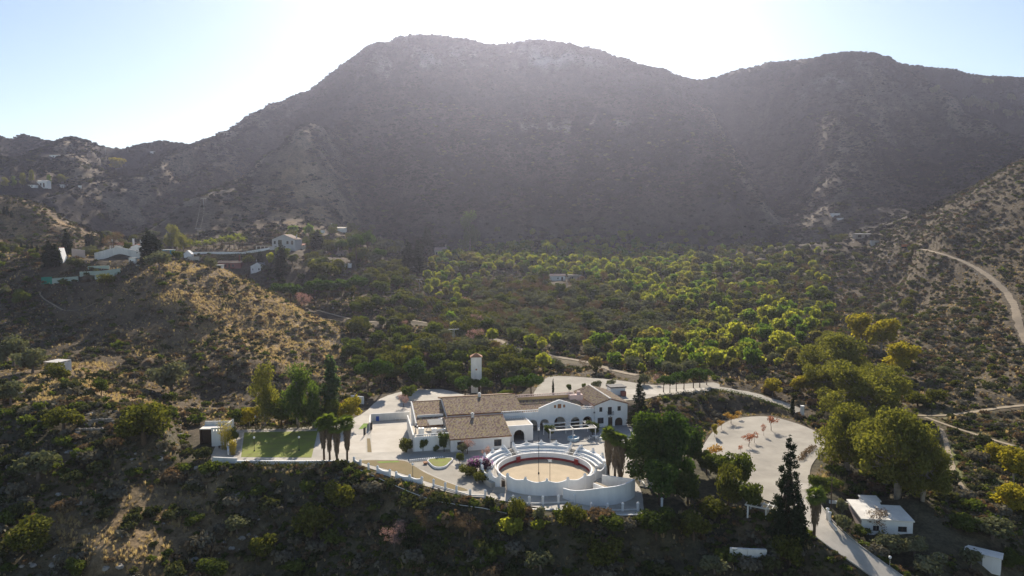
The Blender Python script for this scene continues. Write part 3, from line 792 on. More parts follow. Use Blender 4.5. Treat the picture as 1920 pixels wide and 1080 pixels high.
# porch block
wall(MB(), 12.9, 18.7, 4.0, 4.3, 0, 3.5, [(14.35, 16.75, 0, 2.5, 'arch')]).build('porch', WHITE, H)
MB().box(18.4, 18.7, 4.302, 10.5, 0, 3.5).box(12.9, 13.2, 4.302, 10.5, 0, 3.5).build('porch_wall', WHITE, H)
MB().box(13.2, 18.4, 4.3, 10.5, 3.2, 3.46).build('porch_roof', DECK, H)
pm = MB()
for k in range(13): pm.box(13.2 + k * .42, 13.42 + k * .42, 9.7, 9.9, 3.46, 3.75)
pm.build('merlons', WHITE, H)['kind'] = 'stuff'
MB().box(14.0, 17.2, 8.6, 8.8, .02, 2.9).build('porch_door', DARKWOOD, H)
# arcade
def gtop(a):
    if a < 21.8: return 4.36
    if a > 31.9: return 4.36
    if a < 26.7: return 5.15 + (6.9 - 5.15) * ((a - 21.8) / 4.9) ** .93
    return 5.1 + (6.9 - 5.1) * ((31.9 - a) / 5.2) ** .93
arch = [(19.3, 21.5, 0, 2.65, 'arch'), (22.1, 24.3, 0, 2.65, 'arch'), (25.5, 28.2, 0, 3.0, 'arch'), (29.5, 31.7, 0, 2.7, 'arch'), (32.4, 34.7, 0, 2.7, 'arch'),
        (25.4, 25.95, 5.1, 5.8, 'rect'), (26.3, 27.2, 4.95, 6.0, 'rect'), (27.6, 28.15, 5.1, 5.8, 'rect')]
mb = MB(); wall(mb, 13.0, 21.8, 10.6, 11.0, 0, 4.36, arch[:1]); wall(mb, 21.8, 31.9, 10.6, 11.0, 0, gtop, arch[1:4] + arch[5:]); wall(mb, 31.9, 35.3, 10.6, 11.0, 0, 4.36, arch[4:5])
mb.build('arcade_wall', WHITE, H)
for o_ in arch[5:]: MB().box(o_[0], o_[1], 10.78, 10.86, o_[2], o_[3]).build('gable_panel', TERRA, H)
cp = MB()
for k in range(24):
    a0, a1 = 21.8 + 10.1 * k / 24, 21.8 + 10.1 * (k + 1) / 24
    cp.beam((a0, 10.8, gtop(max(a0, 21.81)) + .04), (a1, 10.8, gtop(min(a1, 31.89)) + .04), .5, .09)
cp.build('coping', WHITE, H)
balustrade(H, (13.1, 10.8, 4.362), (21.7, 10.8, 4.362), .6); balustrade(H, (32.0, 10.8, 4.362), (35.2, 10.8, 4.362), .6)
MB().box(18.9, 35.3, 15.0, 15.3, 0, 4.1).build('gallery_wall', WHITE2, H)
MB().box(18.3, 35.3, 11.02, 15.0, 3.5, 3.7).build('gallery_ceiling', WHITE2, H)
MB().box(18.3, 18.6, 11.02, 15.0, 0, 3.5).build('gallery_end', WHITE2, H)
for a0, a1 in ((22.6, 23.7), (26.2, 27.5), (30.0, 31.2)): MB().box(a0, a1, 14.93, 14.998, .02, 2.3).build('door', DARKWOOD, H)
tile_roof(H, (18.2, 11.2, 4.0), (33.9, 11.2, 4.0), (18.2, 18.2, 5.35), (32.6, 18.2, 5.35))
MB().box(18.05, 33.0, 18.3, 18.7, 3.3, 6.1).build('terrace_wall', OCHRE, H)
balustrade(H, (18.1, 18.5, 6.102), (32.9, 18.5, 6.102), .62, mt=PINK)
MB().box(31.3, 34.6, 17.0, 18.28, 5.0, 6.3).box(33.4, 34.2, 17.6, 18.27, 6.3, 7.0).build('stair_turret', PINK, H)
# two-storey end house with its gable to the yard
EA0, EA1, EB0, EB1, APX = 35.32, 43.4, 10.4, 25.0, 39.1
def etop(a): return 5.3 + (6.5 - 5.3) * (1 - abs(a - APX) / (APX - EA0 if a < APX else EA1 - APX))
ops = [(36.4, 37.15, 3.6, 4.7, 'rect'), (38.5, 39.5, 2.8, 4.65, 'rect'), (40.9, 41.75, 3.6, 4.7, 'rect'), (36.0, 37.5, .8, 2.2, 'rect'), (38.6, 39.7, 0, 2.2, 'rect'), (40.3, 42.3, 0, 2.0, 'arch')]
wall(MB(), EA0, EA1, EB0, EB0 + .35, 0, etop, ops).build('house_wall', WHITE, H)
MB().box(EA0, EA0 + .3, EB0 + .352, EB1, 0, 5.25).build('house_wall', PINK, H)
MB().box(EA1 - .3, EA1, EB0 + .352, EB1, 0, 5.25).build('house_wall', WHITE, H)
wall(MB(), EA0 + .302, EA1 - .302, EB1 - .3, EB1, 0, etop).build('house_wall', WHITE, H)
MB().box(EA0 + .31, EA1 - .31, EB0 + 3.4, EB0 + 3.5, 0, 5.2).build('partition', WHITE2, H)
for o_ in ops[:4]: window(H, o_[0], o_[1], EB0, o_[2], o_[3], 1)
MB().box(38.6, 39.7, EB0 + .12, EB0 + .19, .01, 2.2).build('door', DARKWOOD, H)
MB().box(40.3, 42.3, EB0 + .5, EB0 + .6, .01, 2.0).build('arched_door', DARKWOOD, H)
bal = MB().box(38.2, 39.8, EB0 - .62, EB0 - .004, 2.66, 2.78).build('balcony', WHITE, H)
rl = MB()
for k in range(15): rl.box(38.22 + k * .11, 38.25 + k * .11, EB0 - .6, EB0 - .57, 2.78, 3.6)
rl.box(38.2, 39.8, EB0 - .61, EB0 - .56, 3.6, 3.65).box(38.2, 38.24, EB0 - .56, EB0 - .01, 3.6, 3.65).box(39.76, 39.8, EB0 - .56, EB0 - .01, 3.6, 3.65)
rl.build('railing', IRON, bal)
MB().box(39.0, 39.35, EB0 - .03, EB0 - .004, 2.36, 2.56).build('plaque', IRON, H)
tile_roof(H, (EA0 - .35, EB1 + .3, 5.22), (EA0 - .35, EB0 - .1, 5.22), (APX, EB1 + .3, 6.56), (APX, EB0 - .1, 6.56), row=.4)
tile_roof(H, (EA1 + .35, EB0 - .1, 5.22), (EA1 + .35, EB1 + .3, 5.22), (APX, EB0 - .1, 6.56), (APX, EB1 + .3, 6.56), row=.4)
MB().tube([(APX, EB0 - .12, 6.66), (APX, EB1 + .3, 6.66)], .2, 6).build('ridge', ROOFWHITE, H)
MB().box(34.95, 35.31, 10.25, 10.38, 3.4, 3.75).build('wall_lamp', GREYMETAL, H)
# machines on the flat roof
def onroof(a, b, z=2.8): x, y = E(a, b); return (x, y, z)
def air_con(a, b, w, d, h, label):
    t = empty('air_conditioner', onroof(a, b), label, 'air conditioner', T0, 'air conditioners on the flat roof')
    MB().box(-w / 2, w / 2, -d / 2, d / 2, .12, h).build('casing', PLASTICW, t)
    MB().box(-w / 2, -w / 2 + .12, -d / 2, d / 2, 0, .12).box(w / 2 - .12, w / 2, -d / 2, d / 2, 0, .12).build('foot', STEEL, t)
    MB().lathe([(.32, -.01), (.32, .02), (.05, .05)], 14).build('fan_grille', IRON, t, loc=(0, 0, h))
air_con(-5.6, 4.6, 1.15, 1.0, 1.35, 'square white air conditioner on the flat roof, nearest the side wall')
air_con(-2.9, 4.6, 1.0, .9, 1.1, 'smaller white air conditioner on the flat roof with a fat duct beside it')
t = empty('duct', onroof(-1.6, 4.8), 'white ventilation duct lying on the flat roof beside the tiled hall', 'duct', T0)
MB().tube([(-.75, 0, .55), (.9, .1, .62), (1.25, .15, .75)], .2, 8).build('pipe', PLASTICW, t, True)
MB().box(-.3, -.2, -.1, .1, 0, .4).box(.7, .8, -.1, .1, 0, .45).build('stand', STEEL, t)
t = empty('awning', onroof(-2.0, 7.9), 'grey sheet metal awning sloping over the roof machines', 'awning', T0)
MB().add([(-1.6, -1.1, 1.25), (1.55, -1.1, 1.25), (1.35, 1.6, 1.75), (-1.9, 1.6, 1.75), (-1.6, -1.1, 1.19), (1.55, -1.1, 1.19), (1.35, 1.6, 1.69), (-1.9, 1.6, 1.69)],
         [(0, 1, 2, 3), (7, 6, 5, 4), (0, 4, 5, 1), (1, 5, 6, 2), (2, 6, 7, 3), (3, 7, 4, 0)]).build('sheet', GREYMETAL, t)
for x, y, z in ((-1.5, -1, 1.2), (1.4, -1, 1.2), (-1.75, 1.5, 1.68), (1.25, 1.5, 1.68)): MB().box(x - .04, x + .04, y - .04, y + .04, 0, z).build('post', STEEL, t)
t = empty('water_tank', onroof(-.55, 11.2, 3.15), 'white water tank on the low tiled roof beside the tall hall wall', 'tank', T0)
MB().tube([(-.6, 0, .75), (.6, 0, .75)], .34, 10).build('cylinder_tank', PLASTICW, t, True)
MB().box(-.5, -.4, -.2, .2, 0, .5).box(.4, .5, -.2, .2, 0, .5).build('stand', STEEL, t)
t = empty('vent_pipe', onroof(-6.6, 6.6), 'dark cowl and pale pipe on the flat roof against the side wall', 'vent pipe', T0)
MB().tube([(0, 0, 0), (0, 0, .7), (.25, .2, 1.0), (.5, .9, 1.0)], .13, 8).build('pipe', STEEL, t, True)
MB().lathe([(.3, 1.0), (.3, 1.15), (.02, 1.4)], 10).build('cowl', IRON, t)
t = empty('outbuilding', (*at(1148, 742, 3.5), 3.5), 'small white outbuilding with a flat dark roof behind the two-storey house', 'outbuilding', T0)
MB().box(-.4, 3.6, 0, 3, -.5, 2.0).build('wall', WHITE, t)
MB().box(-.6, 3.8, -.3, 3.2, 2.003, 2.3).build('roof', DARKROOF, t)
MB().box(2.2, 3.3, -1.3, -.05, 0, 1.2).build('lean_to', BRICKRED, t)

# ------------------------------------------------------------------ patio things
t = empty('pergola', (*E(27.3, 4.8), 0), 'white slatted pergola over the patio in front of the arches', 'pergola', T0)
Z = 2.45
for a, b in ((-5.2, -2.5), (0, -2.5), (5.2, -2.5), (-5.2, 2.6), (0, 2.6), (5.2, 2.6)): MB().box(a - .07, a + .07, b - .07, b + .07, .006, Z - .1).build('post', PLASTICW, t)
for b, w in ((-2.6, .55), (0, .16), (2.7, .34)): MB().box(-5.4, 5.4, b - w / 2, b + w / 2, Z - .1, Z + .06).build('beam', ROOFWHITE, t)
for a in (-5.3, 0, 5.3): MB().box(a - .09, a + .09, -2.9, 3.0, Z + .062, Z + .16).build('cross_beam', ROOFWHITE, t)
sl = MB().box(-5.25, -3.9, -2.9, -2.86, Z + .07, Z + .12)
for k in range(5): MB().box(-5.1 + k * .3, -5.0 + k * .3, -2.85, 2.95, Z + .065, Z + .15).build('slat', ROOFWHITE, t)
for k in range(4): MB().box(3.9 + k * .3, 4.0 + k * .3, -2.85, 2.95, Z + .065, Z + .15).build('slat', ROOFWHITE, t)
t = empty('fountain', (*E(27.4, 2.3), .006), 'octagonal pale blue fountain basin standing in the patio shade', 'fountain', T0)
MB().lathe([(1.35, 0), (1.35, .62), (1.12, .62), (1.12, .3)], 8).build('basin', mat('pale_blue_tile', (.45, .55, .60), .5, .08, 1, 0), t)
MB().lathe([(1.10, .42), (1.10, .48)], 8).build('pool_of_water', POOLBLUE, t)
MB().lathe([(.22, .3), (.14, .9), (.4, 1.0), (.4, 1.08), (.05, 1.1)], 10).build('spout', WHITE2, t)
def table_set(a, b, lab):
    t = empty('garden_table', (*E(a, b), .006), lab, 'table', T0)
    MB().box(-.7, .7, -.4, .4, .68, .74).build('tabletop', PLASTICW, t)
    for x in (-.6, .6):
        for y in (-.32, .32): MB().box(x - .03, x + .03, y - .03, y + .03, 0, .68).build('leg', PLASTICW, t)
def chair(a, b, rz, lab):
    t = empty('garden_chair', (*E(a, b), .006), lab, 'chair', T0 + rz, 'white chairs on the patio')
    MB().box(-.24, .24, -.24, .24, .42, .46).build('seat', PLASTICW, t); MB().box(-.24, .24, .2, .24, .46, .88).build('backrest', PLASTICW, t)
    for x in (-.2, .2):
        for y in (-.2, .2): MB().box(x - .02, x + .02, y - .02, y + .02, 0, .42).build('leg', PLASTICW, t)
table_set(32.3, 1.8, 'white garden table in the shade at the right end of the patio'); table_set(33.6, .4, 'white garden table at the sunny edge of the patio beside a small tree')
CH = ['left of the shaded garden table', 'right of the shaded garden table', 'in front of the shaded garden table', 'right of the sunny garden table', 'left of the sunny garden table', 'standing apart towards the fountain']
for k, (a, b, rz) in enumerate([(31.2, 1.8, 1.6), (33.4, 2.2, -1.6), (32.3, .9, 0), (34.7, .3, -1.6), (32.7, -.4, .2), (30.6, 1.2, 1.2)]): chair(a, b, rz, 'white patio chair ' + CH[k])
def planter(name, a, b, w, d, h, lab):
    t = empty(name, (*E(a, b), .006), lab, 'planter', T0)
    MB().box(-w / 2, w / 2, -d / 2, d / 2, 0, h).build('box', WHITE2, t); MB().box(-w / 2 + .06, w / 2 - .06, -d / 2 + .06, d / 2 - .06, h, h + .04).build('soil', DIRT2, t)
planter('planter', 22.5, 1.3, 1.2, 1.0, .6, 'white planter box holding the clipped citrus tree on the patio')
# yard behind the left wing
def wall_line(name, pts, th, h, mt, label, cat, top=None):
    mb = MB()
    x0, y0 = pts[0][:2]
    for p, q in zip(pts[:-1], pts[1:]):
        d = Vector((q[0] - p[0], q[1] - p[1])); ln = d.length; d /= ln; u = Vector((-d.y, d.x)) * th / 2; e = d * (th * .2)
        za = p[2] if len(p) > 2 else 0; zb = q[2] if len(q) > 2 else 0
        a, b_ = Vector(p[:2]) , Vector(q[:2])
        vs = [(*(a - u), za - .4), (*(b_ - u), zb - .4), (*(b_ + u), zb - .4), (*(a + u), za - .4), (*(a - u), za + h), (*(b_ - u), zb + h), (*(b_ + u), zb + h), (*(a + u), za + h)]
        mb.add([(v[0] - x0, v[1] - y0, v[2]) for v in vs], [(0, 3, 2, 1), (4, 5, 6, 7), (0, 1, 5, 4), (1, 2, 6, 5), (2, 3, 7, 6), (3, 0, 4, 7)])
    o = mb.build(name, mt); o.location = (x0, y0, 0); tag(o, label, cat)
    return o
yw = wall_line('yard_wall', [at(695, 789.5), at(768, 785)], .3, 1.75, WHITE2, 'pale yard wall with a blue door left of the low tiled roof', 'wall')
wall_line('yard_wall', [at(694.5, 790.5), at(693.5, 806)], .3, 1.75, WHITE2, 'short pale wall running towards the viewer from the yard wall corner', 'wall')
p, q = Vector(at(705, 789.2)), Vector(at(711, 788.9)); dr = empty('blue_door', (*((p + q) / 2), 0), 'small bright blue door in the pale yard wall', 'door', math.atan2(q.y - p.y, q.x - p.x))
MB().box(-.36, .36, -.22, -.16, 0, 1.15).build('leaf', BLUE, dr); MB().box(.22, .28, -.25, -.221, .5, .58).build('handle', IRON, dr)
be = empty('bench', (*at(745, 787.5), .006), 'white bench standing below the yard wall', 'bench', T0)
MB().box(-.6, .6, -.2, .2, .38, .45).build('seat', PLASTICW, be)
for x in (-.5, .5): MB().box(x - .05, x + .05, -.18, .18, 0, .38).build('leg', PLASTICW, be)
wall_line('white_wall', [at(658, 754), at(682, 757)], .3, 1.9, WHITE, 'short white wall under the pines behind the yellow tree', 'wall')
gt = empty('iron_gate', (*at(690, 812), .006), 'dark iron double gate standing open beside the pale yard', 'gate', R(80))
for s in (-1, 1):
    lf = MB()
    for k in range(7): lf.box(s * 2.0 - .6 + k * .2 - .03, s * 2.0 - .6 + k * .2 + .03, -.03, .03, .1, 1.9)
    lf.box(s * 2.0 - .65, s * 2.0 + .65, -.025, .025, 0.1, .2).box(s * 2.0 - .65, s * 2.0 + .65, -.025, .025, 1.8, 1.9).build('gate_leaf', IRON, gt)
# tower
tx, ty = at(892.5, 717, 3); tz0 = float(grid_height(tx, ty + 1.7)[0]) - .6
t = empty('tower', (tx, ty + 1.7, tz0), 'slim white tower with a small pyramid roof behind the tall hall', 'tower', R(4))
mb = MB(); TH = 3 + 7.0 - tz0
wall(mb, -1.5, 1.5, -1.5, -1.25, 0, TH, [(-.25, .25, TH - 3.6, TH - 3.1, 'rect'), (.45, 1.15, .5, 2.5, 'rect')]); mb.box(-1.5, -1.25, -1.248, 1.5, 0, TH).box(1.25, 1.5, -1.248, 1.5, 0, TH).box(-1.248, 1.248, 1.25, 1.5, 0, TH)
mb.build('shaft', WHITE2, t); MB().box(-1.62, 1.62, -1.62, 1.62, TH + .001, TH + .16).build('cornice', WHITE2, t)
MB().add([(-1.75, -1.75, TH + .162), (1.75, -1.75, TH + .162), (1.75, 1.75, TH + .162), (-1.75, 1.75, TH + .162), (0, 0, TH + 1.25)], [(3, 2, 1, 0), (0, 1, 4), (1, 2, 4), (2, 3, 4), (3, 0, 4)]).build('pyramid_roof', TERRA, t)
MB().box(.45, 1.15, -1.42, -1.36, .5, 2.5).build('door', DARKWOOD, t); MB().box(-.25, .25, -1.4, -1.34, TH - 3.6, TH - 3.1).build('window', TERRA, t)

# ------------------------------------------------------------------ the bullring
CX, CYY = 6.1, 125.0
B = empty('bullring', (CX, CYY, 0), 'small round white bullring with stepped seats and a sand floor', 'bullring')
C0 = (0, 0)
MB().lathe([(8.68, .0), (8.68, .05)], 72).build('arena_floor', SAND, B)
MB().arc(C0, 8.7, 8.98, 0, 360, -.1, 1.42, 96).build('inner_wall', WHITE, B, False)
MB().arc(C0, 8.64, 8.697, 8, 172, .03, .5, 64).build('red_band', RED, B)
for px in (968.5, 1101.5):
    x, y = at(px, 866); a = math.degrees(math.atan2(y - CYY, x - CX))
    MB().arc(C0, 8.25, 8.36, a - 3.4, a + 3.4, .05, 1.22, 4).build('refuge_board', RED, B)
def deck(a0, a1, n): MB().arc(C0, 8.985, 11.95, a0, a1, -.1, .95, n).build('walkway', CONC, B)
deck(-35, 215, 96)
for a0, a1 in ((61.5, 119), (6, 49.5), (131, 176)):
    n = int((a1 - a0) / 2.5)
    for k in range(3):
        MB().arc(C0, 9.75 + .74 * k, 9.75 + .74 * (k + 1) - .01, a0, a1, .951, 1.28 + .42 * k, n).build('seat_tier', WHITE, B)
        MB().arc(C0, 9.72 + .74 * k, 10.12 + .74 * k, a0 + .3, a1 - .3, 1.282 + .42 * k, 1.36 + .42 * k, n).build('seat_slab', WHITE, B)
def scallop(posts, base, amp):
    def f(a):
        for p, q in zip(posts[:-1], posts[1:]):
            if p <= a <= q: u = 2 * (a - p) / (q - p) - 1; return base + amp * abs(u) ** 1.7
        return base + amp
    return f
def ring_wall(name, r0, r1, posts, base, amp, n, z0=-.1):
    g0 = r0 if callable(r0) else (lambda a: r0)
    MB().arc(C0, g0, (lambda a: g0(a) + .26), posts[0], posts[-1], z0, scallop(posts, base, amp), n).build(name, WHITE, B)
    for p in posts:
        r = g0(p) + .13; x, y = r * math.cos(R(p)), r * math.sin(R(p))
        pi = MB().box(-.19, .19, -.19, .19, z0 + .05, base + amp + .16); pi.add([(-.21, -.21, base + amp + .162), (.21, -.21, base + amp + .162), (.21, .21, base + amp + .162), (-.21, .21, base + amp + .162), (0, 0, base + amp + .42)], [(3, 2, 1, 0), (0, 1, 4), (1, 2, 4), (2, 3, 4), (3, 0, 4)])
        o = pi.build('pillar', WHITE, B, loc=(x, y, 0)); o.rotation_euler = (0, 0, R(p))
ring_wall('back_wall', 11.98, 0, [61.5, 76, 90.5, 105, 119], 2.25, .42, 60)
ring_wall('side_wall', 11.98, 0, [6, 20, 35, 49.5], 2.05, .5, 40)
ring_wall('side_wall', 11.98, 0, [131, 145, 160, 176], 2.05, .5, 40)
ring_wall('outer_wall', lambda a: 11.7 - .9 * float(smooth((a - 190) / 30)), 0, [176.6, 192, 207, 221], 1.75, .7, 30, -.3)
ring_wall('outer_wall', lambda a: 10.15 + 1.6 * float(smooth((a - 322) / 40)), 0, [228, 248.5, 269.5, 290.5, 311, 329, 346, 365], 2.3, .42, 110, -.3)
for a in (61.5, 119, 49.5, 131):
    s = 1 if a in (61.5, 131) else -1
    vs = []
    for d in (0, .28 * s):
        an = R(a) + d / 10.5 * -1
        for r, z in ((9.6, .952), (12.0, .952), (12.0, 2.85), (9.6, 1.55)): vs.append((r * math.cos(an), r * math.sin(an), z))
    MB().add(vs, [(0, 1, 2, 3), (7, 6, 5, 4), (0, 4, 5, 1), (1, 5, 6, 2), (2, 6, 7, 3), (3, 7, 4, 0)]).build('stair_cheek', WHITE, B)
for a0, a1 in ((50.6, 60.4), (120.1, 129.9)):
    for k in range(4): MB().arc(C0, 10.4 + .4 * k, 12.0, a0, a1, .952 + .2 * k, 1.15 + .2 * k, 6).build('stair_step', CONC, B)
rlm = MB()
for k in range(24):
    a = R(15 + k * 10 if 15 + k * 10 < 200 else 15 + k * 10); x, y = 9.3 * math.cos(a), 9.3 * math.sin(a)
    a2 = R(25 + k * 10); x2, y2 = 9.3 * math.cos(a2), 9.3 * math.sin(a2)
    if k < 18: rlm.beam((x, y, .96), (x, y, 1.9), .035, .035); rlm.beam((x, y, 1.88), (x2, y2, 1.88), .03, .03)
rlm.build('railing', STEEL, B)
# side stair on the left of the ring
o = MB().box(-.4, .4, -.03, .03, -.1, 1.75).build('door', DARKWOOD, B, loc=(-7.65, -7.75, 0)); o.rotation_euler = (0, 0, R(-42))
for k in range(4): MB().box(-9.5 + .05 * k, -7.2, -9.0 + .3 * k, -8.72 + .3 * k, -.1, .16 * (k + 1)).build('stair_step', CONC, B)
MB().box(1.15, 3.1, -9.65, -8.9, .95, 1.02).build('walkway', CONC, B)
# corral beside the ring
pts = [at(1055, 934), at(1068, 939), at(1080, 943), at(1094, 946), at(1108, 948), at(1124, 948.5), at(1140, 948), at(1156, 945.5), at(1172, 941), at(1183, 936.5), at(1190, 931.5)]
K = empty('corral', (*pts[0], 0), 'white curved corral wall attached to the right of the bullring', 'corral')
cw = MB()
for i, (p, q) in enumerate(zip(pts[:-1], pts[1:])):
    d = Vector((q[0] - p[0], q[1] - p[1])).normalized(); u = Vector((-d.y, d.x)) * .25
    za, zb = 1.75 + 1.35 * smooth((i) / 6.0), 1.75 + 1.35 * smooth((i + 1) / 6.0)
    P = lambda w, z: (w[0] - pts[0][0], w[1] - pts[0][1], z)
    p2, q2 = (p[0] + u.x, p[1] + u.y), (q[0] + u.x, q[1] + u.y)
    cw.add([P(p, -.5), P(q, -.5), P(q2, -.5), P(p2, -.5), P(p, za), P(q, zb), P(q2, zb), P(p2, za)], [(0, 3, 2, 1), (4, 5, 6, 7), (0, 1, 5, 4), (1, 2, 6, 5), (2, 3, 7, 6), (3, 0, 4, 7)])
cw.build('curved_wall', WHITE, K)
def krel(x, y): return x - pts[0][0], y - pts[0][1]
a_, b_ = krel(*at(1190, 931.3)), krel(*at(1128, 922))
d = Vector((b_[0] - a_[0], b_[1] - a_[1])).normalized(); u = Vector((-d.y, d.x)) * -.25
MB().prism([a_, b_, (b_[0] + u.x, b_[1] + u.y), (a_[0] + u.x, a_[1] + u.y)], -.5, 3.0).build('back_wall', WHITE2, K)
a_, b_ = krel(*at(1112, 927)), krel(*at(1138, 938))
d = Vector((b_[0] - a_[0], b_[1] - a_[1])).normalized(); u = Vector((-d.y, d.x)) * .22
MB().prism([a_, b_, (b_[0] + u.x, b_[1] + u.y), (a_[0] + u.x, a_[1] + u.y)], -.2, 2.0).build('inner_wall', WHITE, K)
MB().prism([(a_[0] + u.x * 1.1, a_[1] + u.y * 1.1), (b_[0] + u.x * 1.1, b_[1] + u.y * 1.1), (b_[0] + u.x * 4, b_[1] + u.y * 4), (a_[0] + u.x * 4, a_[1] + u.y * 4)], 1.85, 2.0).build('lean_to_roof', WOOD, K)
for px, mt, w, h in ((1081.5, OCHRE, .62, 1.3), (1109, DARKWOOD, .5, 1.7)):
    x, y = at(px, 921); a = math.atan2(y - CYY, x - CX); r = 10.15 + 1.6 * float(smooth((math.degrees(a) % 360 - 322) / 40)) - .03
    x, y = krel(CX + r * math.cos(a), CYY + r * math.sin(a))
    o = MB().box(-w, w, -.05, .02, .4, .4 + h).build('door', mt, K, loc=(x, y, 0)); o.rotation_euler = (0, 0, a + math.pi / 2)
# lamps
def lamp_post(px, py, h, lab, z=0.0, head='globe', grp='lamp posts of the estate', r=.05):
    x, y = at(px, py, z)
    t = empty('lamp_post', (x, y, z), lab, 'lamp post', 0, grp)
    MB().lathe([(.16, 0), (.14, .25), (r, .3), (r * .8, h)], 8).build('post', IRON, t)
    if head == 'globe': MB().lathe([(.05, h), (.2, h + .12), (.24, h + .28), (.16, h + .46), (.02, h + .52)], 10).build('lantern', PLASTICW, t, True)
    else:
        MB().box(-.35, .35, -.12, .12, h - .05, h + .3).build('floodlight', GREYMETAL, t)
        MB().box(-.3, .3, -.135, -.121, h, h + .25).build('lamp_glass', PLASTICW, t)
lamp_post(1010, 888, 8.3, 'tall lamp post standing in the middle of the arena sand', .05)
lamp_post(1031, 917, 5.0, 'shorter floodlight post at the front rim of the bullring', .05, 'flood')
lamp_post(477, 846, 2.6, 'lamp post at the left side of the lawn'); lamp_post(561, 845, 2.6, 'lamp post at the right side of the lawn')
lamp_post(479, 802, 2.4, 'lamp post behind the far left corner of the lawn'); lamp_post(774, 896, 2.3, 'lamp post on the dry brown lawn beside the curved gravel path')
# raised flower bed by the drive
fb = empty('flower_bed', (*at(824, 872), .006), 'white boat-shaped raised bed filled with green grass', 'flower bed')
pb = [at(804, 864), at(806, 872), at(814, 878.5), at(825, 880), at(836, 877.5), at(843, 871), at(848, 862)]
o0 = fb.location; pbr = subdiv_curve([(x - o0.x, y - o0.y) for x, y in pb], 3)
MB().prism(pbr, 0, .42).build('bed_wall', WHITE, fb)
MB().prism([(x * .92, y * .90 + .05) for x, y in pbr], .38, .47).build('bed_grass', mat('bed_grass', (.20, .25, .035), .95, .3, .8, .5, c2=(.20, .165, .06)), fb)
mk = MB()
for k in range(17):
    x, y = at(769 + 3.8 * k, 865.5 - .36 * k); mk.box(x - .13, x + .13, y - .1, y + .1, .03, .42)
o = mk.build('low_edging', WHITE); tag(o, 'row of low white blocks edging the shaded drive', 'edging')
t = empty('flower_pot', (*at(797.5, 870), .01), 'round terracotta pot of red flowers beside the boat-shaped bed', 'flower pot')
MB().lathe([(.3, 0), (.45, .35), (.48, .4)], 12).build('pot', TERRA, t)
# perimeter: low wall, scalloped pieces, pillars with rails
wall_line('parapet_wall', [at(442, 868.5), at(560, 869), at(600, 868.5), at(655, 868)], .35, .55, WHITE, 'long low white wall along the front of the lawn', 'wall')
wall_line('parapet_wall', [at(400, 866), at(445, 868)], .35, 1.0, WHITE2, 'taller grey-white wall end below the flat white hut', 'wall')
def scalloped(pxs, lab):
    x0, y0 = at(*pxs[0]); t = empty('garden_wall', (x0, y0, 0), lab, 'wall', 0, 'scalloped white wall pieces along the dry lawn')
    w = [Vector(at(*p)) for p in pxs]; o = Vector((x0, y0)); mb = MB()
    for p, q in zip(w[:-1], w[1:]):
        n = 8
        for k in range(n):
            a, b = p.lerp(q, k / n), p.lerp(q, (k + 1) / n); f = lambda s: .62 + .3 * abs(2 * s - 1) ** 1.6
            d = (b - a).normalized(); u = Vector((-d.y, d.x)) * .15
            V = [(*(c + s * u - o), z) for z in (0, 1) for c, s in ((a, -1), (b, -1), (b, 1), (a, 1))]
            hh = [f(k / n), f((k + 1) / n), f((k + 1) / n), f(k / n)]
            V = [(v[0], v[1], -.5) for v in V[:4]] + [(v[0], v[1], h) for v, h in zip(V[4:], hh)]
            mb.add(V, [(0, 3, 2, 1), (4, 5, 6, 7), (0, 1, 5, 4), (1, 2, 6, 5), (2, 3, 7, 6), (3, 0, 4, 7)])
    mb.build('panel', WHITE, t)
    for p in w: MB().lathe([(.24, -.5), (.24, 1.0), (.28, 1.02), (.28, 1.1), (.05, 1.3)], 8).build('pillar', WHITE, t, loc=(p.x - x0, p.y - y0, 0))
scalloped([(664, 868), (676, 873)], 'short scalloped white wall piece beside the four palms')
scalloped([(708, 885), (731, 892)], 'scalloped white wall piece of two pillars on the dry lawn edge')
scalloped([(743, 896), (768, 902), (791, 906)], 'scalloped white wall piece of three pillars on the dry lawn edge')
F = [(691, 880), (813, 911), (835, 917), (856, 923), (881.5, 930.5), (910, 931)]
F2 = [(962, 944), (992.5, 946), (1018, 945.5), (1047, 944), (1077, 942.5)]
F3 = [(1109, 958), (1139, 958.5), (1167.5, 958), (1196, 957)]
def post_rail(pxs, h, lab, rail=True):
    x0, y0 = at(*pxs[0]); t = empty('post_and_rail_fence', (x0, y0, 0), lab, 'fence', 0, 'white post and rail fences along the estate front')
    w = [at(*p) for p in pxs]
    for x, y in w: MB().lathe([(.2, -.5), (.2, h), (.25, h + .01), (.25, h + .1), (.06, h + .28)], 8).build('post', WHITE, t, loc=(x - x0, y - y0, 0))
    if rail:
        for p, q in zip(w[:-1], w[1:]):
            if math.dist(p, q) < 8: MB().beam((p[0] - x0, p[1] - y0, .18), (q[0] - x0, q[1] - y0, .18), .14, .2).build('rail', WHITE2, t)
post_rail(F[1:], 1.0, 'white post and rail fence at the tip of the dry lawn')
post_rail(F[:1], 1.0, 'single white pillar between the short scalloped wall pieces', False)
post_rail(F2, 1.2, 'white post and rail fence in front of the bullring wall'); post_rail(F3, 1.15, 'white post and rail fence below the corral wall')
post_rail([(1241, 948)], 1.1, 'lone white pillar right of the corral fence', False)
wall_line('retaining_wall', [at(960, 953.5), at(1018, 955), at(1080, 955)], .4, .05, WHITE2, 'grey-white retaining wall under the bullring fence', 'wall')
wall_line('retaining_wall', [at(1085, 962), at(1140, 966), at(1196, 965)], .4, .1, WHITE2, 'low grey-white plinth under the corral fence', 'wall')
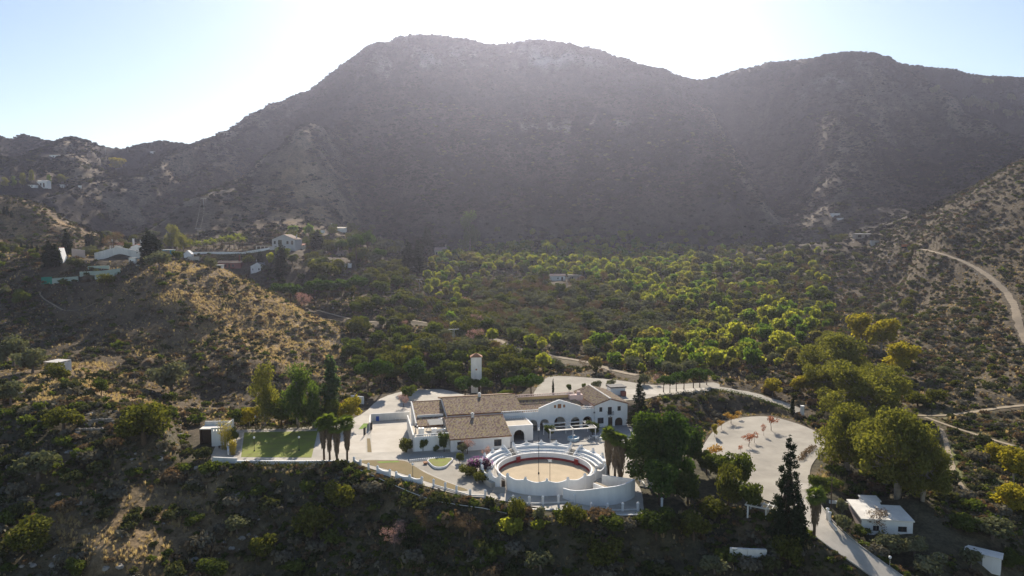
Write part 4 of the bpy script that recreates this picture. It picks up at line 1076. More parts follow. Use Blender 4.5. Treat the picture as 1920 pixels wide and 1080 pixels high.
# steps and walls right of the corral
for k, (px, py) in enumerate([(1150, 858), (1190, 880), (1216, 905)]):
    x, y = at(px, py); s = empty('garden_steps', (x, y, 0), ['flight of pale steps between the palm trunks and the pine', 'flight of pale steps right of the palms', 'flight of grey steps in the shade right of the corral'][k], 'steps', R(-20), 'garden steps under the big pine')
    for j in range(6): MB().box(-1.2, 1.2, -.4 * j - .4, -.4 * j, -.3, .75 - .12 * j).build('step', CONC, s)
wall_line('sloping_wall', [(*at(1197, 897), .0), (*at(1208, 912), -.0)], .2, .55, WHITE, 'thin white sloping wall beside the shaded steps', 'wall')
wall_line('path_wall', [at(1207, 874), at(1250, 892), at(1285, 905)], .25, .35, WHITE2, 'low wall of a path running into the shade under the pine', 'wall')
# hut at the left end
hx_, hy_ = at(397, 837); t = empty('flat_roofed_hut', (hx_, hy_, 0), 'flat-roofed white hut with four slots at the left end of the lawn', 'hut', R(3))
wall(MB(), 0, 2.95, 0, .25, 0, 4.05, [(.38 + .6 * k, .62 + .6 * k, 3.3, 3.72, 'rect') for k in range(4)]).build('front_wall', WHITE, t)
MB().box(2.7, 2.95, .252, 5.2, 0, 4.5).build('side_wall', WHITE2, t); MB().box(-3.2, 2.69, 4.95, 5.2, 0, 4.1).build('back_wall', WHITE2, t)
MB().box(-3.2, 2.69, 1.9, 4.94, 3.1, 3.3).box(0, 2.69, .26, 1.89, 3.1, 3.3).build('flat_roof', ROOFWHITE, t)
MB().box(-3.2, -2.95, 1.9, 4.94, 0, 3.09).box(0, .2, .26, 1.89, 0, 3.09).build('wall', DARKWOOD, t); MB().box(-2.94, -.02, 2.6, 2.75, 0, 3.09).build('wooden_front', DARKWOOD, t)
be = empty('bench', (*at(417, 840), .006), 'dark bench against the front of the flat-roofed hut', 'bench', R(3))
MB().box(-.8, .8, -.25, .25, .38, .45).build('seat', DARKWOOD, be)
for x in (-.65, .65): MB().box(x - .06, x + .06, -.2, .2, 0, .38).build('leg', DARKWOOD, be)
wall_line('low_wall', [at(427, 840), at(428, 853)], .25, .8, WHITE, 'stub of white wall between the hut and the yellow bamboo', 'wall')
# ------------------------------------------------------------------ plants
RNG = np.random.default_rng(11)
def unit(v): return v / (np.linalg.norm(v, axis=-1, keepdims=True) + 1e-9)
def leaves(lobes, n, size, rng, outward=.9, fill=.55, droop=0.0, up=0.0, aspect=.62, lower=.0):
    """n leaf sprays (small folded quads) spread through ellipsoidal lobes (x, y, z, rx, ry, rz); returns verts, faces"""
    lb = np.array(lobes, float); w = (lb[:, 3] * lb[:, 4] * lb[:, 5]) ** (2 / 3); w /= w.sum()
    k = rng.choice(len(lb), n, p=w)
    d = unit(rng.normal(size=(n, 3)))
    if lower: d[:, 2] = np.where(d[:, 2] < -lower, -d[:, 2] * .6, d[:, 2])
    f = fill + (1 - fill) * rng.random(n) ** .6
    p = lb[k, :3] + d * lb[k, 3:6] * f[:, None] * (1 + .10 * rng.normal(size=(n, 1)))
    nrm = unit(d * outward + rng.normal(size=(n, 3)) * .75 + np.array([0, 0, .25 + up]))
    a = unit(np.cross(nrm, unit(rng.normal(size=(n, 3)))))
    if droop: a = unit(a * (1 - droop) + np.array([0, 0, -1.0]) * droop)
    b = unit(np.cross(nrm, a))
    s = size * (.6 + .8 * rng.random((n, 1)))
    bend = nrm * s * .18 * rng.normal(size=(n, 1))
    V = np.stack([p - a * s, p - b * s * aspect + bend, p + a * s, p + b * s * aspect + bend], 1).reshape(-1, 3)
    F = np.arange(4 * n).reshape(n, 4)
    return V, F
def leaf_mesh(name, lv, mt):
    V = np.concatenate([v for v, f in lv]); off = 0; F = []
    for v, f in lv: F.append(f + off); off += len(v)
    F = np.concatenate(F)
    me = bpy.data.meshes.new(name)
    me.vertices.add(len(V)); me.vertices.foreach_set('co', V.astype(np.float32).ravel())
    me.loops.add(F.size); me.loops.foreach_set('vertex_index', F.astype(np.int32).ravel())
    me.polygons.add(len(F)); me.polygons.foreach_set('loop_start', np.arange(0, F.size, 4, dtype=np.int32)); me.polygons.foreach_set('loop_total', np.full(len(F), 4, np.int32))
    me.materials.append(mt); me.update(); return me
BARK = mat('brown_bark', (.105, .075, .05), .95, .25, 2, .3)
PALEBARK = mat('pale_bark', (.30, .26, .21), .9, .25, 2, .3)
GREYBARK = mat('grey_twigs', (.16, .13, .11), .95, .25, 2, .2)
DEADFROND = mat('dead_frond', (.22, .165, .105), .95, .3, 3, .3, c2=(.13, .09, .055))
L_ORCH = mat_leaf('orchard_leaf', (.12, .155, .035), (.275, .275, .060), .58, (1.4, 1.35, .5), .7)
L_ORCH2 = mat_leaf('dull_orchard_leaf', (.075, .09, .035), (.19, .17, .065), .5, (1.35, 1.25, .55), .7)
L_ORCH3 = mat_leaf('green_orchard_leaf', (.055, .095, .022), (.14, .20, .040), .55, (1.4, 1.4, .5), .6)
L_WEED = mat_leaf('weed_blade', (.105, .082, .048), (.24, .19, .11), .35, (1.2, 1.1, .7), .6)
L_YELL = mat_leaf('yellow_leaf', (.22, .19, .03), (.34, .27, .045), .55, (1.3, 1.2, .5))
L_OLIVE = mat_leaf('olive_leaf', (.070, .078, .042), (.165, .165, .098), .3, (1.2, 1.2, .7))
L_PINE = mat_leaf('pine_needle', (.026, .050, .016), (.075, .115, .028), .34, (1.4, 1.45, .5), .3)
L_PINEB = mat_leaf('bright_pine_needle', (.034, .060, .016), (.088, .122, .030), .42, (1.4, 1.45, .45), .2)
L_EUC = mat_leaf('eucalyptus_leaf', (.085, .095, .028), (.185, .180, .050), .46, (1.35, 1.3, .5), .3)
L_EUCG = mat_leaf('green_gum_leaf', (.050, .080, .026), (.105, .145, .040), .46, (1.35, 1.35, .5), .3)
L_CYP = mat_leaf('cypress_leaf', (.014, .022, .011), (.034, .046, .021), .12, (1.2, 1.3, .6), .3)
L_SHRUB = mat_leaf('shrub_leaf', (.030, .038, .018), (.090, .092, .040), .25, (1.3, 1.3, .5), .7)
L_SHRUBG = mat_leaf('green_shrub_leaf', (.040, .058, .018), (.115, .135, .035), .38, (1.35, 1.35, .45), .6)
L_GREY = mat_leaf('grey_scrub_leaf', (.085, .080, .060), (.165, .150, .110), .2, (1.2, 1.1, .8), .6)
L_BROWN = mat_leaf('brown_twig_leaf', (.085, .066, .042), (.165, .125, .078), .25, (1.3, 1.0, .6), .5)
L_RED = mat_leaf('red_autumn_leaf', (.19, .085, .05), (.31, .155, .085), .45, (1.3, .9, .7), .3)
L_ORNG = mat_leaf('amber_autumn_leaf', (.24, .16, .05), (.37, .25, .085), .5, (1.3, 1.1, .5), .3)
L_PALM = mat_leaf('palm_frond', (.055, .085, .022), (.125, .155, .040), .4, (1.35, 1.35, .45), .2)
L_PURP = mat_leaf('purple_bract', (.17, .06, .15), (.30, .14, .26), .45, (1.2, .8, 1.2), .2)
L_PINK = mat_leaf('pink_twig', (.26, .17, .14), (.38, .25, .21), .3, (1.2, 1.0, .9), .2)
L_STRAW = mat_leaf('dry_grass_blade', (.255, .205, .12), (.46, .375, .235), .45, (1.2, 1.1, .7), .5)
L_BAMB = mat_leaf('bamboo_leaf', (.24, .20, .045), (.40, .33, .08), .5, (1.2, 1.15, .5), .2)
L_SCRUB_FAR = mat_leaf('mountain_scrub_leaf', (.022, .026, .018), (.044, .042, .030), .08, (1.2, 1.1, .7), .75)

def blobs(rng, n, R0, H0, H1, r, flat=1.0, top=0.0):
    out = []
    for i in range(n):
        a = 2 * math.pi * (i + rng.random()) / n; q = R0 * math.sqrt(rng.random())
        z = H0 + (H1 - H0) * rng.random(); z += top * (1 - q / (R0 + 1e-6))
        rr = r * (.7 + .6 * rng.random())
        out.append((q * math.cos(a), q * math.sin(a), z, rr, rr, rr * flat))
    return out
def trunk_mesh(rng, h, r, lobes, mt, lean=.06, limbs=5, forks=1):
    mb = MB()
    for k in range(forks):
        dx, dy = (rng.normal(size=2) * lean * h) if forks == 1 else (math.cos(k * 2.4) * h * .12, math.sin(k * 2.4) * h * .12)
        pts = [(0, 0, -.4), (dx * .3 + rng.normal() * .02 * h, dy * .3, h * .35), (dx * .7, dy * .7 + rng.normal() * .02 * h, h * .7), (dx, dy, h)]
        mb.tube(pts, [r * 1.25, r, r * .7, r * .3], 6)
        for l in sorted(lobes, key=lambda q: -q[3])[k::forks][:limbs]:
            s = .35 + .5 * rng.random(); st_ = Vector(pts[1]).lerp(Vector(pts[3]), s)
            e = Vector(l[:3]); mid_ = st_.lerp(e, .5) + Vector((0, 0, -.06 * h))
            mb.tube([st_, mid_, e], [r * .45, r * .28, r * .08], 5)
    return mb.mesh('trunk', [mt], True)
PROTO = {}
def proto(kind, var, parts, H0, W0): PROTO.setdefault(kind, []).append((parts, H0, W0))
def rr(s): return np.random.default_rng(s)
for i in range(8):                                             # small round fruit trees
    g = rr(100 + i); lb = [(0, 0, 2.05, 1.15, 1.15, 1.05)] + blobs(g, 7, 1.0, 1.5, 2.6, .72)
    proto('orchard_tree', i, [('trunk', trunk_mesh(g, 1.7, .10, lb, BARK, .05, 3)), ('crown', leaf_mesh('crown', [leaves(lb, 560, .25, g)], L_ORCH if i < 4 else L_ORCH3 if i < 6 else L_ORCH2))], 3.3, 3.5)
for i in range(4):                                             # olives and carobs
    g = rr(200 + i); lb = [(0, 0, 2.2, 1.3, 1.3, 1.0)] + blobs(g, 8, 1.5, 1.4, 2.9, .85, .85)
    proto('olive_tree', i, [('trunk', trunk_mesh(g, 1.7, .17, lb, GREYBARK, .06, 4)), ('crown', leaf_mesh('crown', [leaves(lb, 900, .24, g)], L_OLIVE))], 3.7, 4.4)
for i in range(2):
    g = rr(230 + i); lb = [(0, 0, 2.2, 1.3, 1.3, 1.0)] + blobs(g, 9, 1.6, 1.2, 3.0, .9, .85)
    proto('carob_tree', i, [('trunk', trunk_mesh(g, 1.5, .2, lb, BARK, .06, 4)), ('crown', leaf_mesh('crown', [leaves(lb, 1500, .2, g)], mat_leaf('carob_leaf.%d' % i, (.045, .055, .016), (.135, .135, .032), .36, (1.35, 1.3, .45), .2)))], 3.8, 4.8)
for i in range(3):                                             # umbrella pines
    g = rr(300 + i); lb = blobs(g, 15, 3.1, 5.0, 6.2, 1.35, .72, 1.3)
    proto('stone_pine', i, [('trunk', trunk_mesh(g, 5.0, .24, lb, BARK, .04, 7)), ('crown', leaf_mesh('crown', [leaves(lb, 2600, .27, g, up=.25)], L_PINE))], 8.3, 8.4)
for i in range(2):                                             # round dense pine
    g = rr(330 + i); lb = [(0, 0, 4.2, 2.2, 2.2, 2.4)] + blobs(g, 14, 2.6, 2.4, 5.8, 1.25, .9, .8)
    proto('pine_tree', i, [('trunk', trunk_mesh(g, 4.5, .22, lb, BARK, .03, 6)), ('crown', leaf_mesh('crown', [leaves(lb, 2800, .27, g, up=.2)], L_PINE))], 7.6, 7.4)
for i in range(2):                                             # tall bright Aleppo pine
    g = rr(350 + i); lb = [(0, 0, 8.5, 3.2, 3.2, 4.5)] + [(math.cos(a) * (4.6 - .28 * z), math.sin(a) * (4.6 - .28 * z), z, 1.7, 1.7, 1.4) for z, a in [(2.8 + 9.6 * g.random(), 6.283 * g.random()) for _ in range(30)]]
    proto('big_pine', i, [('trunk', trunk_mesh(g, 10, .36, lb, BARK, .03, 9)), ('crown', leaf_mesh('crown', [leaves(lb, 7500, .30, g, up=.2)], L_PINEB if i == 0 else L_PINE))], 13.6, 11.6)
for i in range(3):                                             # gum trees: tall, loose, hanging foliage
    g = rr(400 + i); lb = [(g.normal() * 1.1, g.normal() * 1.1, z, 1.35 + .2 * g.random(), 1.35, 1.7) for z in np.linspace(3.2, 12.6, 17)] + blobs(g, 12, 2.7, 3.5, 9.5, 1.15, 1.3)
    proto('gum_tree', i, [('trunk', trunk_mesh(g, 10, .26, lb, PALEBARK, .04, 9)), ('crown', leaf_mesh('crown', [leaves(lb, 4200, .30, g, droop=.55, aspect=.35, fill=.3)], L_EUCG if i == 1 else L_EUC))], 14.3, 7.6)
for i in range(3):                                             # spreading old eucalyptus with billowing crowns
    g = rr(430 + i); lb = blobs(g, 26, 6.6, 4.5, 10.0, 2.1, .85, 4.0) + blobs(g, 14, 6.2, 3.0, 6.0, 1.6, .9)
    proto('eucalyptus_tree', i, [('trunk', trunk_mesh(g, 9, .42, lb, PALEBARK, .04, 14, 3)), ('crown', leaf_mesh('crown', [leaves(lb, 11000, .30, g, droop=.3, aspect=.5, fill=.5)], L_EUC))], 15.0, 17.0)
g = rr(460); lb = [(g.normal() * .25, g.normal() * .25, z, .95 * (1 - abs(z - 5) / 11), .95 * (1 - abs(z - 5) / 11), 1.0) for z in np.linspace(1.6, 9.6, 14)]
proto('poplar_tree', 0, [('trunk', trunk_mesh(g, 7, .16, lb, PALEBARK, .01, 3)), ('crown', leaf_mesh('crown', [leaves(lb, 1700, .25, g, droop=.2)], mat_leaf('poplar_leaf', (.045, .070, .035), (.095, .130, .065), .4, (1.3, 1.3, .6), .2)))], 10.4, 2.6)
for i in range(2):                                             # columnar cypress
    g = rr(500 + i); z = np.linspace(.6, 7.6, 16); lb = [(g.normal() * .06, g.normal() * .06, q, max(.12, .68 * math.sin(min(1, (8.0 - q) / 5.2) * 1.57)), max(.12, .68 * math.sin(min(1, (8.0 - q) / 5.2) * 1.57)), .6) for q in z]
    proto('cypress_tree', i, [('trunk', trunk_mesh(g, 3, .1, lb[:1], BARK, .0, 0)), ('crown', leaf_mesh('crown', [leaves(lb, 1500, .19, g, droop=.35, aspect=.45)], L_CYP))], 8.1, 1.5)
for i in range(2):                                             # ragged tall conifer
    g = rr(520 + i); lb = []
    for z in np.linspace(1.2, 15.4, 28):
        w = 3.3 * (1 - z / 16.4) ** .8 + .25; m_ = 6 if z < 11 else 4
        for k in range(m_):
            a = 6.283 * (k + g.random()) / m_; q = w * (.45 + .55 * g.random()); lb.append((q * math.cos(a), q * math.sin(a), z - .25 * q + g.normal() * .45, .3 + .24 * q, .3 + .24 * q, .38))
    lb += [(0, 0, z, .3 + .9 * (1 - z / 16.5), .3 + .9 * (1 - z / 16.5), .7) for z in np.linspace(1.4, 16, 14)]
    proto('conifer_tree', i, [('trunk', trunk_mesh(g, 14, .28, lb[:40], BARK, .005, 12)), ('crown', leaf_mesh('crown', [leaves(lb, 9000, .22, g, droop=.3, aspect=.4, fill=.2)], L_CYP))], 16.8, 7.2)
for i in range(3):                                             # slim plane trees in autumn leaf
    g = rr(540 + i); lb = [(0, 0, 2.9, .8, .8, .8)] + blobs(g, 7, .95, 2.2, 3.5, .55)
    for kind, mt, nn in (('red_tree', L_RED, 210), ('amber_tree', L_ORNG, 240)):
        proto(kind, i, [('trunk', trunk_mesh(g, 2.6, .06, lb, GREYBARK, .02, 6)), ('crown', leaf_mesh('crown', [leaves(lb, nn, .16, g, fill=.2)], mt))], 4.0, 2.9)
for i in range(2):                                             # yellow poplars and the like
    g = rr(560 + i); lb = [(0, 0, 4.6, 1.8, 1.8, 2.0)] + blobs(g, 14, 2.3, 2.6, 6.3, 1.1, 1.0, .6)
    proto('yellow_tree', i, [('trunk', trunk_mesh(g, 4.5, .18, lb, PALEBARK, .03, 6)), ('crown', leaf_mesh('crown', [leaves(lb, 2600, .27, g)], mat_leaf('turning_leaf.%d' % i, (.15, .15, .025), (.31, .26, .04), .52, (1.35, 1.25, .45), .15)))], 7.6, 6.8)
for i in range(2):                                             # leafy garden trees
    g = rr(580 + i); lb = [(0, 0, 3.6, 1.7, 1.7, 1.5)] + blobs(g, 12, 2.0, 2.2, 4.9, .95, .9)
    proto('leafy_tree', i, [('trunk', trunk_mesh(g, 3.2, .16, lb, BARK, .03, 5)), ('crown', leaf_mesh('crown', [leaves(lb, 2200, .24, g)], L_SHRUBG))], 5.9, 5.9)
for i in range(3):                                             # leafless or nearly so
    g = rr(600 + i); lb = blobs(g, 22, 1.9, 1.8, 4.4, .6)
    proto('bare_tree', i, [('trunk', trunk_mesh(g, 3.0, .14, lb, GREYBARK, .04, 22)), ('crown', leaf_mesh('crown', [leaves(lb, 1000, .17, g, aspect=.22, fill=.1)], L_BROWN if i else L_PINK))], 5.0, 4.9)
for i in range(5):                                             # shrubs
    g = rr(620 + i); lb = [(0, 0, .45, .8, .8, .6)] + [(.6 * math.cos(a), .6 * math.sin(a), .35 + .4 * g.random(), .5, .5, .42) for a in 6.283 * (np.arange(6) + g.random(6)) / 6]
    for kind, mt in (('shrub', L_SHRUB), ('green_shrub', L_SHRUBG), ('brown_shrub', L_BROWN), ('grey_shrub', L_GREY)):
        v, f = leaves(lb, 420, .17, g, lower=.3)
        v[:, 2] = np.maximum(v[:, 2], -.15)
        me_ = leaf_mesh('foliage', [(v, f)], mt); proto(kind, i, [('foliage', me_)], 1.15, 2.2)
# palms
def fan_frond(g, r=1.0):
    mb = MB(); n = 11
    for k in range(n):
        a = -1.25 + 2.5 * k / (n - 1); l = r * (1 - .12 * abs(a)); q = .085 * r
        c, s = math.cos(a), math.sin(a); x0 = .62
        p0 = Vector((x0 + .05 * c, .05 * s, 0)); p1 = Vector((x0 + .62 * l * c, .62 * l * s, -.05 * l)); p2 = Vector((x0 + l * c, l * s, -.36 * l)); u = Vector((-s, c, 0))
        mb.add([p0, p1 - u * q, p2, p1 + u * q], [(0, 1, 2, 3)])
    mb.tube([(0, 0, 0), (.62, 0, .02)], [.03, .02], 4)
    return mb.mesh('frond', [L_PALM])
FAN = [fan_frond(rr(1), .95)]
def skirt_mesh(g, ztop, ln, rad):
    V = []; F = []
    for k in range(360):
        a = 6.283 * g.random(); z = ztop - ln * g.random() ** 1.15; t = (ztop - z) / ln
        r = rad * (1.0 - .55 * t) * (.55 + .5 * g.random()); l = ln * (.22 + .15 * g.random()); w = .09
        c, s = math.cos(a), math.sin(a); i = len(V)
        V += [(.16 * c, .16 * s, z + .15), (r * c - w * s, r * s + w * c, z - .45 * l), (r * .92 * c, r * .92 * s, z - l), (r * c + w * s, r * s - w * c, z - .45 * l)]; F.append((i, i + 1, i + 2, i + 3))
    me = bpy.data.meshes.new('dead_frond_skirt'); me.from_pydata(V, [], F); me.materials.append(DEADFROND); return me
def fan_palm(x, y, z, h, skirt, label, group, seed, fr=1.0, skr=.85):
    g = rr(seed); t = empty('fan_palm', (x, y, z), label, 'palm tree', 6.28 * g.random(), group)
    lean = g.normal(size=2) * .02 * h
    MB().tube([(0, 0, -.4), (lean[0] * .5, lean[1] * .5, h * .5), (lean[0], lean[1], h)], [.24, .19, .17], 8).build('trunk', BARK, t, True)
    o = bpy.data.objects.new('dead_frond_skirt', skirt_mesh(g, h - .1, skirt, skr)); col.objects.link(o); o.parent = t; o.location = (lean[0] * .8, lean[1] * .8, 0)
    for k in range(34):
        el = -.45 + 1.85 * (k + .5) / 34; s = fr * (.8 + .35 * g.random())
        instance('frond', FAN[0], t, (lean[0], lean[1], h + .05 + .12 * el), (g.normal() * .25, -el, k * 2.399 + g.normal() * .2), s)
    return t
def feather_frond(L=2.2):
    mb = MB(); n = 9
    pts = [Vector((L * (k / n), 0, .55 * L * (k / n) * (1 - 1.25 * k / n))) for k in range(n + 1)]
    mb.tube(pts, .03, 3)
    for k in range(1, n + 1):
        w = .5 * math.sin(3.14 * (k + .6) / (n + 1.5))
        for s in (-1, 1):
            p = pts[k]; mb.add([p + Vector((-.12, 0, 0)), p + Vector((.12, s * w * .5, -.06)), p + Vector((.22, s * w, -.28 * w - .1)), p + Vector((0, s * w * .6, -.15))], [(0, 1, 2, 3)])
    return mb.mesh('frond', [L_PALM])
L_PALM2 = mat_leaf('sunlit_palm_frond', (.12, .15, .035), (.22, .235, .055), .5, (1.4, 1.35, .5), .2)
FEA = feather_frond(); FEA.materials[0] = L_PALM2
def date_palm(x, y, z, h, label, group, seed, fr=1.0):
    g = rr(seed); t = empty('date_palm', (x, y, z), label, 'palm tree', 6.28 * g.random(), group)
    MB().tube([(0, 0, -.4), (0, 0, h * .5), (0, 0, h)], [.26, .2, .22], 7).build('trunk', BARK, t, True)
    for k in range(18):
        el = -.45 + 1.5 * (k + .5) / 18
        instance('frond', FEA, t, (0, 0, h), (0, -el, k * 2.399), fr * (.85 + .3 * g.random()))
    return t
USED = {}
def plant(kind, x, y, z, sx, sz, label, cat, group=None, var=None, rz=None, name=None, single=False):
    P = PROTO[kind]; i = USED.get(kind, 0); USED[kind] = i + 1
    parts, H0, W0 = P[i % len(P) if var is None else var % len(P)]
    rz = 6.283 * RNG.random() if rz is None else rz
    if len(parts) == 1:
        o = instance(name or kind, parts[0][1], None, (x, y, z), (0, 0, rz), (sx, sx, sz)); return tag(o, label, cat, group)
    o = empty(name or kind, (x, y, z), label, cat, rz, group); o.scale = (sx, sx, sz)
    for nm, me_ in parts: instance(nm, me_, o)
    return o
PLACED = []
def tree(kind, px, py, hpx, wpx, label, cat='tree', group=None, Y=None, var=None, name=None, sink=.1):
    """a plant whose foot is seen at a pixel and which stands hpx by wpx pixels in the photograph"""
    p = atY(px, py, Y) if Y else hit(px, py)
    if p is None: print('no ground', label); return None
    x, y = p[0], p[1]; z = float(grid_height(x, y)[0])
    dp = depth_of(y, z); P = PROTO[kind]; _, H0, W0 = P[(USED.get(kind, 0) if var is None else var) % len(P)]
    h = hpx / FPX * dp / .97; w = wpx / FPX * dp
    PLACED.append((x, y, w / 2))
    return plant(kind, x, y, z - sink, w / W0, h / H0, label, cat, group, var, None, name)
# ------------------------------------------------------------------ single trees
T = tree
T('gum_tree', 497, 800, 122, 62, 'loose olive-green gum tree, leftmost behind the lawn', var=0, group='gum trees behind the lawn')
T('gum_tree', 560, 803, 124, 74, 'bright green gum tree, tallest behind the middle of the lawn', var=1, group='gum trees behind the lawn')
T('gum_tree', 588, 804, 92, 52, 'lower gum tree right of the tallest one behind the lawn', var=1, group='gum trees behind the lawn')
T('poplar_tree', 619, 792, 124, 38, 'slim blue-green poplar behind the right corner of the lawn')
T('leafy_tree', 528, 800, 58, 62, 'dark bush-like tree filling the gap under the gum trees'); T('leafy_tree', 592, 802, 48, 50, 'dark low tree under the gum trees near the lawn corner')
T('leafy_tree', 628, 798, 55, 40, 'dark low tree at the foot of the slim poplar')
T('stone_pine', 690, 738, 66, 54, 'left pine of the pair in front of the drive, leaning crown', var=0, group='pines left of the farmhouse'); T('stone_pine', 716, 738, 68, 52, 'right pine of the pair beside the drive', var=1, group='pines left of the farmhouse')
T('pine_tree', 779, 728, 62, 52, 'dense round pine between the drive and the tall hall')
T('yellow_tree', 656, 800, 58, 50, 'olive-yellow tree left of the pale yard', var=0)
T('leafy_tree', 765, 752, 32, 36, 'light green round tree casting a shadow on the upper drive'); T('bare_tree', 757, 764, 26, 24, 'small reddish bare tree beside the light green round tree', var=0)
T('yellow_tree', 468, 802, 38, 36, 'small bright yellow tree at the back left corner of the lawn', var=1); T('leafy_tree', 446, 802, 40, 34, 'small dark green tree between the bamboo and the yellow tree')
T('leafy_tree', 437, 834, 34, 26, 'dark green bush right of the flat-roofed hut')
T('carob_tree', 762, 849, 28, 34, 'brown-green round bush at the left corner of the farmhouse', var=1); T('leafy_tree', 793, 847, 28, 22, 'dark green oleander against the white wing wall')
T('leafy_tree', 833, 848, 40, 24, 'dark climber growing in the corner of the wing and the hall', var=0); T('leafy_tree', 817, 848, 14, 16, 'small dark bush against the white wing wall')
T('bare_tree', 876, 852, 32, 36, 'pinkish twiggy shrub in front of the hall window', var=0); T('olive_tree', 868, 853, 26, 26, 'grey-green shrub left of the pinkish one in front of the hall')
T('stone_pine', 872, 745, 40, 46, 'clipped round pine behind the tall hall, left of the tower', var=2, group='pines behind the farmhouse'); T('stone_pine', 903, 745, 38, 44, 'clipped round pine right in front of the tower', var=1, group='pines behind the farmhouse')
T('stone_pine', 968, 748, 48, 54, 'wide umbrella pine behind the ochre terrace wall', var=0, group='pines behind the farmhouse'); T('stone_pine', 996, 746, 46, 54, 'umbrella pine nearest the upper court', var=1, group='pines behind the farmhouse'); T('leafy_tree', 948, 750, 22, 34, 'light green bush left of the umbrella pines')
T('cypress_tree', 942, 728, 33, 9, 'dark cypress right of the tower'); T('cypress_tree', 1037, 737, 28, 5, 'thin cypress in the upper court')
T('leafy_tree', 1067, 735, 17, 13, 'small clipped ball tree in the upper court'); T('leafy_tree', 1094, 730, 13, 10, 'smaller ball tree beside the house ridge')
T('olive_tree', 1146, 732, 24, 22, 'grey-green tree at the edge of the upper court'); T('olive_tree', 1118, 730, 17, 24, 'low grey tree behind the two-storey house')
# right of the farmhouse
T('conifer_tree', 1198, 800, 92, 44, 'dark pointed conifer right of the two-storey house', var=1)
T('big_pine', 1214, 905, 142, 112, 'big bright green pine beside the three palms', var=0, group='big pines right of the bullring'); T('big_pine', 1262, 915, 140, 96, 'big dark pine in the middle of the group', var=1, group='big pines right of the bullring')
T('pine_tree', 1290, 880, 92, 66, 'round pine at the right edge of the big pines', var=0); T('pine_tree', 1236, 945, 90, 84, 'low dark pine in the shade under the big pines', var=1); T('leafy_tree', 1290, 945, 62, 70, 'dark leafy tree under the right end of the big pines')
for k, (x, y, h, s, l) in enumerate([(1141, 897, 84, 50, 'left fan palm of the three beside the bullring'), (1153, 899, 76, 46, 'middle fan palm, slightly shorter, beside the bullring'), (1165, 900, 74, 56, 'right fan palm with the thickest skirt beside the bullring')]):
    x_, y_ = at(x, y); d_ = depth_of(y_, 0) / FPX; fan_palm(x_, y_, -.1, h * d_, s * d_, l, 'fan palms beside the bullring', 700 + k, 1.1, 1.0 + .1 * k)
for k, (x, y, h, s, l) in enumerate([(608, 866, 72, 36, 'leftmost of the four fan palms by the lawn'), (618.5, 867, 78, 44, 'second fan palm from the left, tallest of the four by the lawn'), (632, 869, 70, 42, 'third fan palm from the left by the lawn, its skirt hanging low'), (651, 868, 76, 40, 'rightmost fan palm of the four by the lawn')]):
    x_, y_ = at(x, y); d_ = depth_of(y_, 0) / FPX; fan_palm(x_, y_, float(grid_height(x_, y_)[0]) - .1, h * d_, s * d_, l, 'four fan palms by the lawn', 720 + k, 1.25, .95)
h_ = hit(1526, 1012); d_ = depth_of(h_[1], h_[2]) / FPX; fan_palm(h_[0], h_[1], h_[2] - .1, 85 * d_, 45 * d_, 'lone fan palm beside the access road with a long dead skirt', 'lone fan palm', 741, 1.15, 1.05)
T('leafy_tree', 1029, 833, 26, 26, 'clipped citrus tree in the white planter on the patio', Y=147.4, var=0, sink=-.5); T('leafy_tree', 1111, 828, 30, 30, 'small tree shading the garden tables at the end of the pergola', Y=150.5, var=1)
g = rr(801); lb = [(0, 0, 1.3, 2.0, 1.7, 1.3), (1.2, .2, 1.5, 1.2, 1.2, 1.2), (-1.2, 0, 1.2, 1.2, 1.2, 1.1)]; lb2 = [(-.4, .3, 2.2, 1.8, 1.4, .9), (-1.6, .2, 1.7, .9, .9, 1.0), (1.5, .4, 2.0, 1.1, 1, .8)]
x_, y_ = at(899, 886); bg = empty('bougainvillea', (x_, y_, -.05), 'big bougainvillea with purple flowers left of the bullring', 'bush')
instance('foliage', leaf_mesh('foliage', [leaves(lb, 1500, .17, g, lower=.3)], mat_leaf('dark_purple_leaf', (.045, .028, .035), (.11, .055, .075), .3, (1.2, .9, 1.0), .1)), bg); instance('flowers', leaf_mesh('flowers', [leaves(lb2, 420, .13, g, fill=.8)], L_PURP), bg)
MB().tube([(0, 0, -.2), (.1, 0, 1.2)], [.12, .05], 6).build('trunk', BARK, bg)
T('leafy_tree', 862, 868, 22, 18, 'small dark shrub at the steps of the flower bed'); T('bare_tree', 912, 866, 30, 22, 'pink flowering shrub between the bougainvillea and the seats', var=0); T('carob_tree', 880, 893, 22, 44, 'dark low bush spilling down beside the gravel path', var=0); T('carob_tree', 905, 905, 24, 40, 'dark low bush below the bougainvillea', var=1)
# bamboo
for x, y, h, w, l in ((424, 842, 62, 30, 'tall yellow bamboo clump behind the white hut'), (437, 853, 32, 15, 'small yellow bamboo clump at the corner of the lawn path')):
    x_, y_ = at(x, y); d_ = depth_of(y_, 0) / FPX; g = rr(x); t = empty('bamboo', (x_, y_, -.05), l, 'bamboo'); st_ = MB()
    W_, H_ = w * d_ / 2, h * d_
    for k in range(24):
        a, q = 6.283 * g.random(), W_ * .6 * math.sqrt(g.random()); st_.tube([(q * math.cos(a), q * math.sin(a), 0), (q * 1.2 * math.cos(a), q * 1.2 * math.sin(a), H_ * .6), (q * 1.9 * math.cos(a), q * 1.9 * math.sin(a), H_ * (.8 + .2 * g.random()))], [.03, .025, .01], 4)
    o = st_.build('canes', L_BAMB, t); o['kind'] = 'stuff'
    instance('foliage', leaf_mesh('foliage', [leaves([(0, 0, H_ * .3, W_ * .8, W_ * .8, H_ * .3), (0, 0, H_ * .62, W_, W_, H_ * .36)], 700, .2, g, droop=.5, aspect=.25, fill=.2)], L_BAMB), t)
